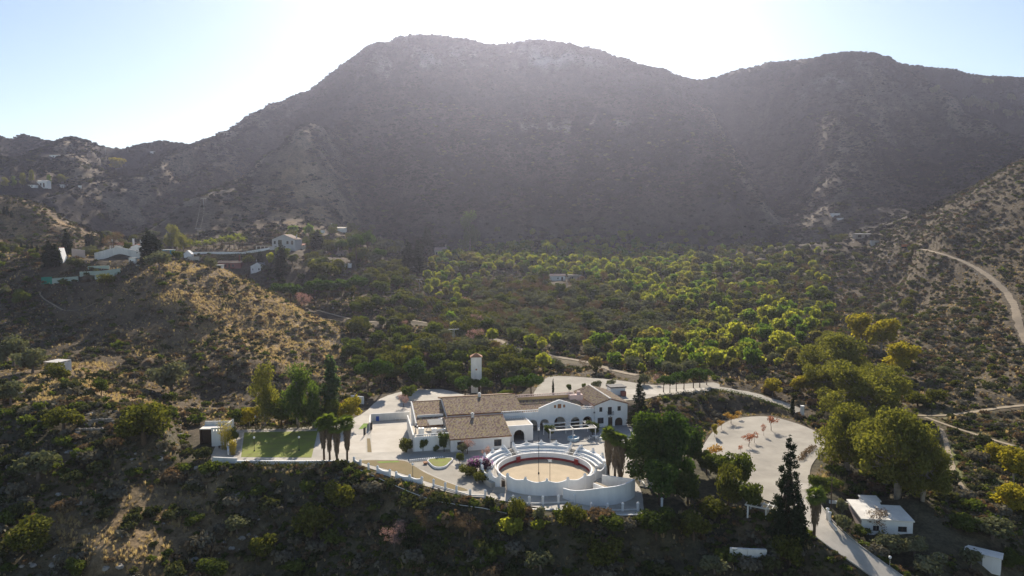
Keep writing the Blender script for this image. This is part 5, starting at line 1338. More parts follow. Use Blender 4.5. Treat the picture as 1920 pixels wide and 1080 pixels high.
# parking lot
for x, y, h, w, l in [(1404, 838, 28, 30, 'rust-red young tree, leftmost of the row in the parking lot'), (1414, 831, 22, 20, 'smaller rust-red tree second in the parking lot row'), (1432, 818, 24, 14, 'thin red tree behind the middle of the parking lot row'), (1446, 808, 32, 28, 'tallest red tree at the back of the parking lot'), (1388, 852, 20, 12, 'nearly bare young red tree at the front of the parking lot')]: T('red_tree', x, y, h, w, l, group='red trees in the parking lot')
for x, y, h, w, l in [(1340, 872, 44, 38, 'pale golden tree at the left edge of the parking lot'), (1371, 795, 22, 32, 'amber tree at the back edge of the parking lot'), (1352, 806, 20, 18, 'small amber tree left of the parking lot back edge'), (1384, 786, 18, 16, 'orange tree at the back left of the parking lot')]: T('amber_tree', x, y, h, w, l, group='amber trees round the parking lot')
T('yellow_tree', 1340, 820, 26, 12, 'thin yellow-green tree left of the parking lot', var=1); T('poplar_tree', 1311, 866, 42, 14, 'pale narrow tree between the pines and the parking lot')
T('leafy_tree', 1345, 905, 62, 72, 'mid green tree at the lower left of the parking lot', group='leafy trees in front of the parking lot'); T('leafy_tree', 1388, 925, 84, 58, 'bright green tree in front of the parking lot', group='leafy trees in front of the parking lot')
T('carob_tree', 1366, 950, 74, 62, 'brown-olive tree in front of the parking lot', var=0); T('leafy_tree', 1404, 962, 66, 58, 'dark green tree left of the tall conifer', group='leafy trees in front of the parking lot'); T('carob_tree', 1340, 975, 46, 60, 'dark spreading bush tree below the parking lot trees', var=1)
T('conifer_tree', 1476, 1012, 196, 78, 'tall ragged dark conifer in front of the parking lot', var=0); T('cypress_tree', 1462, 1030, 108, 26, 'dark cypress left of the tall conifer foot'); T('cypress_tree', 1494, 1032, 110, 34, 'dark cypress right of the tall conifer foot'); T('carob_tree', 1480, 1062, 60, 66, 'dark bush at the foot of the tall conifer', var=1); T('olive_tree', 1455, 1040, 32, 46, 'silvery bush left of the tall conifer foot')
T('leafy_tree', 1533, 925, 38, 44, 'dark green round tree beside the access road'); T('olive_tree', 1577, 965, 32, 26, 'small olive in the white cottage yard'); T('olive_tree', 1580, 998, 38, 36, 'round olive at the cottage gate')
T('bare_tree', 1642, 1002, 56, 56, 'bare crooked tree in front of the white cottage', var=1)
# eucalyptus wood on the right
for k, (x, y, h, w, l) in enumerate([(1588, 880, 122, 118, 'front left billowing eucalyptus above the parking lot road'), (1682, 935, 168, 160, 'largest eucalyptus above the white cottage'), (1730, 940, 120, 92, 'eucalyptus right of the largest one'), (1608, 790, 112, 138, 'eucalyptus behind the two front ones'), (1570, 725, 98, 120, 'eucalyptus at the back of the wood'), (1650, 770, 92, 96, 'eucalyptus at the right back of the wood'), (1540, 745, 70, 70, 'smaller olive-green eucalyptus at the left back of the wood')]):
    T('eucalyptus_tree', x, y, h * 1.08, w * 1.16, l, group='eucalyptus wood right of the parking lot', var=k)
for x, y, h, w, l in [(1612, 655, 68, 54, 'bright yellow tree at the left top of the eucalyptus wood'), (1652, 665, 70, 66, 'bright yellow tree, widest behind the eucalyptus wood'), (1688, 705, 62, 66, 'yellow tree at the right end behind the eucalyptus wood'), (1500, 740, 38, 40, 'yellow-green tree behind the gate pillars'), (1448, 745, 36, 40, 'yellow-green bushy tree above the hedge'), (1668, 640, 44, 40, 'yellow tree highest behind the eucalyptus wood'),
                     (1862, 868, 36, 44, 'yellow-green bush tree on the grassy right slope'), (1900, 905, 66, 62, 'ochre tree at the right edge of the picture'), (1895, 960, 50, 70, 'ochre bush tree below the right edge one')]: T('yellow_tree', x, y, h, w, l, group='yellow trees on the right')
for x, y, h, w, l in [(1812, 1000, 34, 62, 'wide low green bush right of the cottage'), (1860, 1010, 40, 80, 'wide green bush near the right edge'), (1660, 1040, 44, 62, 'olive bush below the cottage wall'), (1712, 1042, 40, 52, 'olive bush at the cottage corner'), (1745, 1080, 44, 66, 'grey-green bush left of the white shed'), (1820, 1066, 40, 44, 'dark bush in front of the white shed'), (1898, 1068, 38, 50, 'olive bush right of the white shed'), (1612, 1012, 26, 44, 'brown-green bush between the road and the cottage')]: T('olive_tree' if h > 39 else 'leafy_tree', x, y, h, w, l, 'bush', 'bushes round the cottage')
# pines along the upper road
for k, (x, y, h, w) in enumerate([(1244, 736, 34, 30), (1256, 738, 34, 28), (1268, 734, 36, 30), (1282, 731, 38, 32), (1300, 728, 40, 32), (1312, 727, 38, 32), (1325, 722, 34, 26)]): T('stone_pine', x, y, h, w, ['first', 'second', 'third', 'fourth', 'fifth', 'sixth', 'seventh'][k] + ' small umbrella pine from the left beside the upper road', group='row of pines beside the upper road')
T('bare_tree', 1232, 722, 20, 20, 'pink flowering shrub left of the pines by the upper road', var=0); T('olive_tree', 1208, 722, 24, 26, 'grey olive left of the pines by the upper road')
T('cypress_tree', 1486, 778, 42, 9, 'thin dark cypress beside the gate pillars')
# left foreground
for x, y, h, w, kd, l in [(270, 832, 82, 112, 'carob_tree', 'large dark green carob on the knoll left of the hut'), (120, 806, 46, 72, 'carob_tree', 'round carob on the left meadow'), (72, 900, 58, 92, 'olive_tree', 'wide grey-olive tree on the left slope'), (55, 1036, 60, 88, 'carob_tree', 'yellowish carob low on the left slope'), (145, 1082, 38, 44, 'leafy_tree', 'small green tree at the bottom left'), (320, 740, 66, 78, 'olive_tree', 'big round silver-olive tree at the foot of the brown hill'),
                          (190, 742, 34, 34, 'leafy_tree', 'small round tree above the left meadow'), (490, 1044, 44, 62, 'carob_tree', 'yellow-green tree in the dark foreground gully'), (402, 1080, 36, 66, 'leafy_tree', 'green bush at the bottom edge left of the gully'), (445, 1000, 34, 48, 'olive_tree', 'grey bush on the edge of the gully'), (362, 990, 28, 46, 'leafy_tree', 'dark bush in the middle of the left slope'), (250, 985, 26, 36, 'shrub', 'dark shrub on the rocky left slope'),
                          (640, 960, 60, 66, 'carob_tree', 'olive-yellow tree on the dark slope below the palms'), (590, 1010, 70, 80, 'carob_tree', 'dark olive tree in the middle of the foreground gully'), (970, 985, 56, 42, 'carob_tree', 'yellow-olive tree in front of the bullring fence'), (960, 1012, 44, 52, 'orchard_tree', 'bright yellow-green tree in front of the bullring'), (1012, 975, 28, 26, 'olive_tree', 'silvery bush below the bullring fence'), (1075, 992, 52, 62, 'carob_tree', 'wide olive tree in front of the corral'), (1010, 1000, 28, 34, 'orchard_tree', 'small yellow-green tree beside the wide olive tree'),
                          (880, 1010, 44, 60, 'bare_tree', 'brown twiggy bush left of the bullring foreground trees'), (740, 1030, 50, 60, 'bare_tree', 'brown twiggy tree in the dark foreground'), (800, 1000, 46, 60, 'bare_tree', 'bare bush on the slope below the scalloped walls'), (20, 760, 50, 60, 'olive_tree', 'dark olive at the left edge'), (60, 700, 50, 70, 'olive_tree', 'dark olive left of the ruined hut'), (110, 715, 34, 46, 'carob_tree', 'dark carob in front of the ruined hut'), (25, 690, 60, 60, 'olive_tree', 'tall dark olive at the left edge above the meadow'), (40, 575, 34, 40, 'leafy_tree', 'bush at the left edge below the terraces'), (320, 755, 22, 30, 'green_shrub', 'small green bush beside the large carob'),
                          (1150, 1000, 40, 60, 'leafy_tree', 'dark green tree below the corral fence'), (1230, 1010, 60, 80, 'leafy_tree', 'dark green tree at the foot of the shaded garden'), (1300, 1010, 54, 70, 'carob_tree', 'dark tree left of the white retaining wall'), (1130, 1060, 50, 80, 'carob_tree', 'dark bush at the bottom edge below the corral'), (1340, 1075, 36, 60, 'olive_tree', 'bush at the bottom edge in front of the retaining wall'), (1015, 1070, 44, 70, 'olive_tree', 'dim bush at the bottom edge in the middle')]:
    T(kd, x, y, h, w, l, 'bush' if kd == 'shrub' or h < 30 else 'tree')
# pine grove in the valley left
for k, (x, y, h, w) in enumerate([(522, 552, 38, 44), (545, 556, 42, 44), (566, 564, 36, 48), (590, 548, 50, 44), (615, 560, 44, 42), (640, 566, 44, 42), (672, 572, 48, 48)]): T('stone_pine', x, y, h, w, ['first', 'second', 'third', 'fourth', 'fifth', 'sixth', 'last'][k] + ' umbrella pine from the left in the valley grove', group='umbrella pine grove in the left valley', Y=318 + 3 * k)
T('bare_tree', 570, 580, 36, 36, 'pinkish bare tree below the umbrella pine grove', var=0, Y=300); T('leafy_tree', 662, 672, 40, 52, 'dark green tree at the foot of the brown hill')
T('yellow_tree', 762, 680, 32, 24, 'yellow-green tree behind the round pine', var=1); T('olive_tree', 742, 665, 34, 30, 'grey tree above the left pines'); T('leafy_tree', 815, 640, 40, 40, 'dark tree in the ravine below the pylon')
# gardens on the hills
for x, y, h, w, l in [(92, 502, 52, 26, 'dark cypress behind the A-frame house'), (104, 500, 46, 22, 'second dark cypress behind the A-frame house'), (126, 478, 48, 20, 'tall broad cypress right of the A-frame house'), (165, 462, 26, 12, 'small cypress behind the terraced garden'), (173, 462, 24, 10, 'second small cypress behind the terraced garden'), (192, 462, 28, 10, 'thin cypress left of the bare garden tree'), (278, 492, 62, 32, 'broad dark cypress right of the white villa'), (290, 486, 50, 26, 'lower dark conifer beside the broad cypress'), (527, 520, 66, 24, 'tall dark cypress in front of the gabled house'),
                     (487, 500, 30, 14, 'cypress beside the white barn'), (764, 510, 60, 26, 'left of the three dark cypresses in the valley'), (784, 512, 66, 26, 'middle dark cypress of the valley three'), (800, 478, 52, 28, 'pointed dark conifer beside the far pink-roofed house'), (1096, 530, 24, 9, 'dark cypress beside the white farm in the orchard'), (596, 470, 38, 30, 'dark conifer beside the gabled house garden')]: T('cypress_tree', x, y, h, w, l, group='cypresses of the hillside gardens')
for x, y, h, w, l in [(668, 490, 52, 34, 'left pine of the pair right of the small villas'), (690, 488, 58, 36, 'right pine of the pair right of the small villas'), (712, 500, 36, 30, 'round pine at the end of the small villas'), (640, 480, 30, 26, 'pine behind the small pink-roofed house')]: T('stone_pine', x, y, h, w, l, group='pines of the hillside gardens')
for x, y, h, w, l in [(508, 500, 26, 20, 'light green tree beside the cypress in the left valley'), (586, 508, 22, 18, 'bright yellow bush among the small villas'), (606, 506, 26, 26, 'olive-green tree among the small villas'), (580, 445, 26, 24, 'light green tree above the gabled house'), (550, 440, 18, 26, 'light green bush above the gabled house'), (396, 505, 24, 26, 'green bush at the foot of the palm road'), (325, 470, 50, 36, 'pale eucalyptus behind the blue tank'), (880, 480, 84, 44, 'pale green tall tree at the foot of the mountain'), (1320, 500, 30, 46, 'pale willow-like tree at the top of the orchard'), (1245, 480, 26, 28, 'ochre tree at the top of the orchard'), (345, 470, 30, 30, 'grey-green tree right of the pale eucalyptus')]:
    T('orchard_tree' if 'yellow' in l or 'light' in l else 'gum_tree' if 'eucalyptus' in l or 'tall' in l else 'olive_tree', x, y, h, w, l)
T('bare_tree', 214, 478, 46, 44, 'large bare tree in front of the white villa', var=1); T('leafy_tree', 240, 474, 22, 20, 'clipped round dark tree in front of the white villa'); T('olive_tree', 298, 505, 34, 50, 'silvery tree below the villa terrace'); T('leafy_tree', 332, 487, 18, 22, 'green bush beside the blue tank'); T('olive_tree', 140, 500, 18, 34, 'yellow-green bush on the garden terrace'); T('carob_tree', 200, 535, 22, 40, 'dark brown bush under the garden terraces', var=0)
for k, (x, y, h) in enumerate([(357, 476, 14), (372, 475, 16), (388, 474, 17), (401, 474, 18), (417, 473, 22), (431, 471, 24), (439, 470, 20), (447, 470, 26), (455, 469, 20)]):
    p = atY(x, y, 418); z = float(grid_height(p[0], p[1])[0]); d_ = depth_of(p[1], z) / FPX
    PLACED.append((p[0], p[1], 7.0)); PLACED.append((p[0] * .985, p[1] * .985, 6.0))
    date_palm(p[0], p[1], z - .1, h * d_, ['first', 'second', 'third', 'fourth', 'fifth', 'sixth', 'seventh', 'eighth', 'last'][k] + ' palm from the left along the white road wall', 'row of palms along the white road wall', 760 + k, 1.25)
p = hit(1025, 500); date_palm(p[0], p[1], p[2] - .1, 15, 'lone tall palm above the white farm in the orchard', 'lone tall palm', 790, 1.6)

for x, y, h, w, l in [(800, 728, 36, 40, 'dark pine-like tree at the back of the upper drive'), (826, 722, 40, 44, 'dark leafy tree behind the upper drive'), (851, 728, 34, 36, 'dark tree at the right end of the upper drive'), (735, 716, 30, 40, 'dark tree above the head of the drive')]: T('leafy_tree', x, y, h, w, l, group='dark trees behind the upper drive')

for k, (x, y, h, w) in enumerate([(10, 352, 20, 16), (26, 352, 22, 12), (44, 350, 26, 14), (60, 342, 24, 12), (92, 350, 22, 14), (116, 346, 20, 20)]): T('gum_tree', x, y, h, w, ['first', 'second', 'third', 'fourth', 'fifth', 'last'][k] + ' gum tree from the left on the far left terrace', group='gum trees on the far left terrace')
T('yellow_tree', 219, 322, 26, 34, 'yellowish tree in the far left valley'); T('olive_tree', 163, 320, 10, 16, 'dark tree on the far left slope')
for k, (x, y, h, w) in enumerate([(1752, 178, 18, 18), (1817, 208, 26, 28), (1840, 206, 22, 26), (1862, 212, 20, 26), (1890, 222, 18, 18), (1912, 222, 16, 14), (1850, 160, 14, 20), (1896, 192, 18, 16)]): T('olive_tree', x, y, h, w, ['first', 'second', 'third', 'fourth', 'fifth', 'sixth', 'seventh', 'last'][k] + ' pale round tree of the group high on the right peak', group='pale trees high on the right peak')
for k, (x, y, h) in enumerate([(8, 402, 16), (14, 404, 18), (22, 408, 14), (40, 470, 16), (52, 472, 18), (60, 470, 16), (70, 474, 14)]): T('cypress_tree', x, y, h, 6, ['first', 'second', 'third', 'fourth', 'fifth', 'sixth', 'last'][k] + ' small cypress from the left on the left edge hillside', group='small cypresses on the left edge hillside')
for x, y, h, w, l in [(1535, 700, 50, 60, 'yellow-green tree at the left of the eucalyptus wood'), (1560, 665, 50, 64, 'olive tree at the back left of the eucalyptus wood')]: T('eucalyptus_tree', x, y, h, w, l, group='eucalyptus wood right of the parking lot')

T('leafy_tree', 1325, 890, 50, 50, 'leafy tree at the left edge of the parking lot under the golden tree', group='leafy trees in front of the parking lot')
# ------------------------------------------------------------------ vegetation in numbers
def visible(x, y, z, steps=70):
    ok = np.ones(len(x), bool)
    for t in np.linspace(.25, .985, steps):
        qx, qy, qz = x * t, y * t, CAMZ + (z - CAMZ) * t
        ok &= grid_height(qx, qy) < qz + .3
    return ok
def in_frame(x, y, z, m=230):
    px, py = project(x, y, z)
    return (px > -m) & (px < 1920 + m) & (py > -m) & (py < 1080 + m)
def free(x, y, r, keep=.8):
    ok = (poly_dist(x, y, PLAZA) > r * .6 + .4) & (poly_dist(x, y, TERRACE) > r * .6)
    for nm, (pts, w) in TRACKS.items():
        if nm.startswith(('hill_path',)): ww = .5
        else: ww = w / 2
        d, _ = line_dist(x, y, pts[::3] + [pts[-1]])
        ok &= d > ww + r * .55
    for bx, by, br in KEEPOUT:
        ok &= np.hypot(x - bx, y - by) > br + r * .6
    for bx, by, br in PLACED:
        if br > 2: ok &= np.hypot(x - bx, y - by) > br * keep * .6
    return ok
def sample(n, y0, y1, x0=-.9, x1=.9):
    y = np.sqrt(RNG.random(n) * (y1 ** 2 - y0 ** 2) + y0 ** 2); x = (x0 + (x1 - x0) * RNG.random(n)) * y
    return x, y
def scatter(name, x, y, r, variants, mats_unused=None, sink=.1, flat=(.8, 1.15)):
    """one body of uncountable growth: the same few plants set over the ground by geometry nodes"""
    z = grid_height(x, y) - sink
    me = bpy.data.meshes.new(name)
    me.vertices.add(len(x)); me.vertices.foreach_set('co', np.stack([x, y, z], 1).astype(np.float32).ravel())
    for nm, ty, v in (('grow', 'FLOAT_VECTOR', np.stack([r, r, r * (flat[0] + (flat[1] - flat[0]) * RNG.random(len(x)))], 1)), ('turn', 'FLOAT_VECTOR', np.stack([0 * x, 0 * x, RNG.random(len(x)) * 6.283], 1))):
        a = me.attributes.new(nm, ty, 'POINT'); a.data.foreach_set('vector', v.astype(np.float32).ravel())
    a = me.attributes.new('pick', 'INT', 'POINT'); a.data.foreach_set('value', RNG.integers(0, len(variants), len(x)).astype(np.int32))
    o = bpy.data.objects.new(name, me); col.objects.link(o); o['kind'] = 'stuff'
    vc = bpy.data.collections.new(name + '_sources')
    for k, v in enumerate(variants): vc.objects.link(bpy.data.objects.new('%s_source_%02d' % (name, k), v))
    ng = bpy.data.node_groups.new(name, 'GeometryNodeTree')
    ng.interface.new_socket('Geometry', in_out='INPUT', socket_type='NodeSocketGeometry'); ng.interface.new_socket('Geometry', in_out='OUTPUT', socket_type='NodeSocketGeometry')
    N, L = ng.nodes, ng.links
    gi, go = N.new('NodeGroupInput'), N.new('NodeGroupOutput'); ip = N.new('GeometryNodeInstanceOnPoints'); ci = N.new('GeometryNodeCollectionInfo')
    ci.inputs['Collection'].default_value = vc; ci.inputs['Separate Children'].default_value = True; ci.inputs['Reset Children'].default_value = True
    def attr(nm, ty):
        k = N.new('GeometryNodeInputNamedAttribute'); k.data_type = ty; k.inputs[0].default_value = nm; return k.outputs[0]
    mp = N.new('GeometryNodeMeshToPoints')
    L.new(gi.outputs[0], mp.inputs[0]); L.new(mp.outputs[0], ip.inputs['Points']); L.new(ci.outputs[0], ip.inputs['Instance']); ip.inputs['Pick Instance'].default_value = True
    L.new(attr('pick', 'INT'), ip.inputs['Instance Index']); L.new(attr('grow', 'FLOAT_VECTOR'), ip.inputs['Scale'])
    er = N.new('FunctionNodeEulerToRotation'); L.new(attr('turn', 'FLOAT_VECTOR'), er.inputs[0]); L.new(er.outputs[0], ip.inputs['Rotation'])
    L.new(ip.outputs[0], go.inputs[0])
    md = o.modifiers.new('growth', 'NODES'); md.node_group = ng
    return o
def lowbush(n, size, mt, seed, tall=.62):
    g = rr(seed); lb = [(0, 0, .4, .75, .75, tall)] + [(.55 * math.cos(a), .55 * math.sin(a), .3 + .35 * g.random(), .5, .5, .45) for a in 6.283 * (np.arange(4) + g.random(4)) / 4]
    v, f = leaves(lb, n, size, g, lower=.3); v[:, 2] = np.maximum(v[:, 2], -.1); return leaf_mesh('foliage', [(v, f)], mt)
def tuft(n, seed, mt):
    g = rr(seed); V = []; F = []
    for k in range(n):
        a = 6.283 * g.random(); q = .3 * math.sqrt(g.random()); l = .5 + .5 * g.random(); c, s = math.cos(a), math.sin(a); sp = q + .35 * l * g.random(); w = .06; i = len(V)
        V += [(q * c - w * s, q * s + w * c, 0), (q * c + w * s, q * s - w * c, 0), (sp * c + w * s * .4, sp * s - w * c * .4, l), (sp * c - w * s * .4, sp * s + w * c * .4, l)]; F.append((i, i + 1, i + 2, i + 3))
    return leaf_mesh('tuft', [(np.array(V), np.array(F))], mt)
LOW = {k: [lowbush(90, .30, m_, 900 + 10 * j + i) for i in range(3)] for j, (k, m_) in enumerate((('s', L_SHRUB), ('g', L_SHRUBG), ('y', L_GREY), ('b', L_BROWN), ('m', L_SCRUB_FAR), ('o', L_OLIVE)))}
def pm(x, y, s=26, seed=61, lo=.42, w=.16): return smooth((fbm(x / s, y / s, 3, seed) - lo) / w)
def zone_gold(x, y):
    """dry grass is thick and shrubs are few where the soil is pale and sunny"""
    i = np.interp(y, ys, np.arange(NR)).astype(int); j = np.clip((x / (y + 60) - us[0]) / (us[1] - us[0]), 0, NU - 1).astype(int)
    c = COL.reshape(NR, NU, 3)[i, j]; return smooth((c[:, 0] - .105) / .10)
# orchard on the valley terraces
def inpoly(px, py, poly): return poly_dist(np.asarray(px, float), np.asarray(py, float), poly) < 0
ORCH = [[(785, 500), (900, 462), (1100, 450), (1250, 462), (1345, 490), (1365, 545), (1300, 585), (1190, 575), (1110, 535), (1020, 520), (900, 525), (860, 562), (800, 562)],
        [(1130, 622), (1250, 636), (1400, 636), (1490, 660), (1500, 735), (1420, 735), (1340, 702), (1200, 690), (1120, 668), (1070, 652)],
        [(1270, 592), (1380, 560), (1480, 585), (1530, 640), (1500, 690), (1420, 650), (1300, 632)]]
DARKOL = [(880, 530), (1110, 530), (1290, 590), (1295, 640), (1100, 650), (960, 645), (870, 600)]
sp_ = 5.0
gx, gy = np.meshgrid(np.arange(-120, 260, sp_), np.arange(205, 600, sp_)); gx = gx.ravel(); gy = gy.ravel()
gx, gy = gx * .985 - gy * .17 + 45, gx * .17 + gy * .985
gx = gx + RNG.normal(size=len(gx)) * .7; gy = gy + RNG.normal(size=len(gy)) * .7
gz = grid_height(gx, gy); px, py = project(gx, gy, gz)
inb = np.zeros(len(gx), bool)
for k, pl_ in enumerate(ORCH): inb |= inpoly(px, py, pl_) & (RNG.random(len(gx)) < (.62, .85, .6)[k])
ind = inpoly(px, py, DARKOL) & ~inb
near_orch = (px > 840) & (px < 1560) & (py > 470) & (py < 735) & ~inb & ~ind
rnd = RNG.random(len(gx))
hole = pm(gx, gy, 22, 71, .30, .2)
KEEPOUT = [(at(892, 716, 3)[0], 194, 3.0)]
for px_, py_, rr_ in [(1062, 530, 12), (825, 478, 9), (530, 470, 16), (432, 500, 8), (480, 505, 7), (640, 485, 8), (640, 500, 8), (595, 440, 8), (635, 440, 8), (230, 475, 14), (110, 500, 6), (312, 475, 8), (1655, 985, 9), (1840, 1045, 5), (95, 695, 5), (75, 350, 14), (105, 295, 12), (1600, 445, 10)]:
    h = hit(px_, py_)
    if h: KEEPOUT.append((h[0], h[1], rr_))
for nm_ in ('valley_track', 'terrace_path'):
    for q in TRACKS[nm_][0][::3]: KEEPOUT += [(q[0] * .985, q[1] - 4.5, 3.4), (q[0] * .97, q[1] - 9.5, 2.6)]
fr_ok = free(gx, gy, np.full(len(gx), 1.6)) & visible(gx, gy, gz + 2.6) & in_frame(gx, gy, gz)
bright = np.nonzero((inb & (hole > .15) | near_orch & (rnd < .16)) & fr_ok)[0]
dark = np.nonzero((ind & (rnd < .85) | near_orch & (rnd > .16) & (rnd < .45)) & fr_ok)[0]
szb = 1.7 + 2.2 * RNG.random(len(gx)) * (.6 + .8 * fbm(gx / 30, gy / 30, 2, 77)); szd = 3.1 + 2.6 * RNG.random(len(gx))
def big_first(ix, s): return ix[np.argsort(-s[ix] / depth_of(gy[ix], gz[ix]))]
bright, dark = big_first(bright, szb), big_first(dark, szd)
def vz(px, py):
    if py < 478: return 'at the foot of the mountain'
    if py < 560: return 'left of the white farm' if px < 1020 else 'beside the white farm' if px < 1160 else 'right of the white farm'
    if px < 1040: return 'behind the dirt valley track'
    if px > 1400: return 'left of the eucalyptus wood'
    if py > 640: return 'just above the dirt valley track' if px < 1215 else 'behind the pines of the upper road'
    return 'in the middle of the valley terraces'
for n_, i in enumerate(bright[:300]):
    vr = int(rnd[i] * 997) % 8; qx, qy = project(gx[i], gy[i], gz[i])
    plant('orchard_tree', gx[i], gy[i], gz[i] - .15, szb[i] * 2 / 3.5 * .95, szb[i] * 2 / 3.5 * (.95 + .25 * rnd[i]), ('large ' if szb[i] > 2.8 else 'small ') + ('yellow-green' if vr < 4 else 'fresh green' if vr < 6 else 'dull olive-yellow') + ' fruit tree ' + vz(qx, qy), 'tree', 'fruit trees on the valley terraces', vr)
for i in dark[:150]: plant('olive_tree', gx[i], gy[i], gz[i] - .15, szd[i] / 3.5, szd[i] / 3.5 * (.8 + .3 * rnd[i]), ('large' if szd[i] > 4.4 else 'low') + ' grey-green olive tree ' + vz(*project(gx[i], gy[i], gz[i])), 'tree', 'olive trees on the valley terraces')
crown_src = [[p for p in PROTO['orchard_tree'][k][0] if p[0] == 'crown'][0][1] for k in range(8)]
if len(bright) > 300: i = bright[300:]; scatter('far_orchard', gx[i], gy[i], szb[i] * .57, crown_src)
if len(dark) > 150: i = dark[150:]; scatter('far_valley_trees', gx[i], gy[i], szd[i] * .29, [PROTO[q][k][0][1][1] for q, k in (('olive_tree', 0), ('olive_tree', 1), ('olive_tree', 2), ('olive_tree', 3), ('carob_tree', 0), ('carob_tree', 1), ('leafy_tree', 0), ('bare_tree', 1), ('bare_tree', 2), ('orchard_tree', 6))])
print('orchard', len(bright), 'olives', len(dark))

# wild trees in the ravine, the gardens and along the foot of the mountain
def wild(poly, kinds, n, h0, h1, label, group):
    x, y = sample(9000, 170, 640); z = grid_height(x, y); px, py = project(x, y, z)
    k = inpoly(px, py, poly); x, y, z = x[k], y[k], z[k]
    k = free(x, y, np.full(len(x), 2.0)) & visible(x, y, z + 3); x, y, z = x[k][:n], y[k][:n], z[k][:n]
    for i in range(len(x)):
        kd = kinds[int(RNG.random() * len(kinds))]; h = h0 + (h1 - h0) * RNG.random() ** 1.4; H0 = PROTO[kd][0][1]; s = h / H0
        plant(kd, x[i], y[i], z[i] - .15, s * (.9 + .4 * RNG.random()), s, ('tall ' if h > h0 + .55 * (h1 - h0) else 'middling ' if h > h0 + .2 * (h1 - h0) else 'low ') + label[kd], 'tree', group + (' (' + kd.replace('_', ' ') + 's)'))
        PLACED.append((x[i], y[i], h * .5))
def wl(where): return {'carob_tree': 'dark olive-brown carob tree ' + where, 'leafy_tree': 'mid green leafy tree ' + where, 'olive_tree': 'grey-green olive tree ' + where, 'bare_tree': 'brown leafless tree ' + where, 'orchard_tree': 'yellow-green fruit tree ' + where}
wild([(505, 476), (575, 428), (700, 425), (760, 470), (780, 540), (690, 560), (560, 540), (470, 500), (400, 500)], ['carob_tree', 'carob_tree', 'leafy_tree', 'olive_tree'], 150, 3.5, 9.0, wl('among the gardens of the left valley'), 'garden trees of the left valley')
wild([(640, 590), (760, 560), (860, 560), (960, 640), (930, 720), (840, 715), (720, 690), (660, 640)], ['carob_tree', 'leafy_tree', 'olive_tree', 'carob_tree', 'bare_tree'], 140, 3.5, 8.0, wl('in the ravine behind the tower'), 'trees in the ravine behind the tower')
wild([(1400, 430), (1560, 425), (1720, 440), (1740, 560), (1640, 650), (1540, 600), (1420, 530)], ['carob_tree', 'olive_tree', 'carob_tree', 'leafy_tree'], 100, 2.6, 5.8, wl('in the right valley below the hillside track'), 'trees in the right valley')
wild([(860, 430), (1000, 440), (1150, 432), (1320, 430), (1420, 440), (1400, 480), (1180, 462), (900, 475)], ['carob_tree', 'olive_tree', 'orchard_tree'], 60, 3.5, 7.5, wl('along the foot of the mountain'), 'trees along the foot of the mountain')
wild([(640, 690), (700, 640), (860, 690), (1000, 690), (1000, 715), (860, 728), (700, 712)], ['leafy_tree', 'carob_tree', 'leafy_tree'], 34, 4.5, 8.5, wl('in the belt just behind the farmhouse'), 'belt of trees behind the farmhouse')
wild([(1620, 660), (1720, 560), (1920, 620), (1920, 760), (1720, 770)], ['carob_tree', 'olive_tree'], 30, 2.0, 4.2, wl('on the dry slope at the right'), 'trees on the dry slope at the right')
wild([(0, 430), (160, 440), (340, 440), (350, 475), (200, 470), (0, 560)], ['carob_tree', 'olive_tree', 'leafy_tree'], 40, 2.8, 6.0, wl('round the left villa'), 'trees round the left villa')
# shrubs big enough to count
def shrubs(n, y0, y1, dens, rlo, rhi, x0=-.82, x1=.82, pw=2.0):
    x, y = sample(n, y0, y1, x0, x1)
    r = rlo + (rhi - rlo) * RNG.random(n) ** pw
    k = RNG.random(n) < dens(x, y); x, y, r = x[k], y[k], r[k]
    z = grid_height(x, y); k = in_frame(x, y, z); x, y, r, z = x[k], y[k], r[k], z[k]
    k = free(x, y, r); x, y, r, z = x[k], y[k], r[k], z[k]
    k = visible(x, y, z + r); return x[k], y[k], r[k]
def d_near(x, y): return np.where(zone_gold(x, y) > .5, .25, .35 + .65 * pm(x, y, 9, 81, .38))
def d_mid(x, y): return (.25 + .75 * pm(x, y, 22, 83, .42)) * np.where(zone_gold(x, y) > .5, .35, 1.0)
A1 = shrubs(2600, 92, 150, d_near, .7, 2.3)
A2 = shrubs(2600, 150, 420, d_mid, .7, 2.4)
X = np.concatenate([A1[0], A2[0]]); Yv = np.concatenate([A1[1], A2[1]]); Rv = np.concatenate([A1[2], A2[2]])
app = Rv / Yv; o_ = np.argsort(-app); X, Yv, Rv = X[o_], Yv[o_], Rv[o_]
def where_label(x, y):
    px, py = project(x, y, float(grid_height(x, y)[0]))
    if y < 150:
        py = project(x, y, float(grid_height(x, y)[0]))[1]
        if px < 430: return ('on the knoll round the large carob' if py < 850 else 'on the rocky slope at the left edge' if px < 180 else 'on the rocky slope below the knoll' if py < 980 else 'low on the rocky slope at the bottom left'), 'shrubs on the rocky slope at the lower left'
        if px < 1320: return ('on the dark slope below the lawn wall' if px < 680 else 'on the dark slope below the scalloped walls' if px < 930 else 'on the dark slope below the bullring' if px < 1200 else 'in the shade below the big pines'), 'shrubs on the dark slope below the estate'
        return ('beside the access road' if px < 1620 else 'below the white cottage' if py > 960 else 'on the grassy slope at the right edge'), 'shrubs on the slope round the white cottage'
    py = project(x, y, float(grid_height(x, y)[0]))[1]
    if px < 700: return ('at the foot of the brown hill behind the lawn' if py > 680 else 'on the sunny flank of the brown hill' if px > 400 else 'on the shaded flank of the brown hill' if px > 180 else 'round the ruined hut at the left edge'), 'shrubs on the brown hill'
    if px < 1560: return 'on the valley floor below the terraces', 'shrubs on the valley floor'
    return 'on the dry hillside at the right', 'shrubs on the dry hillside at the right'
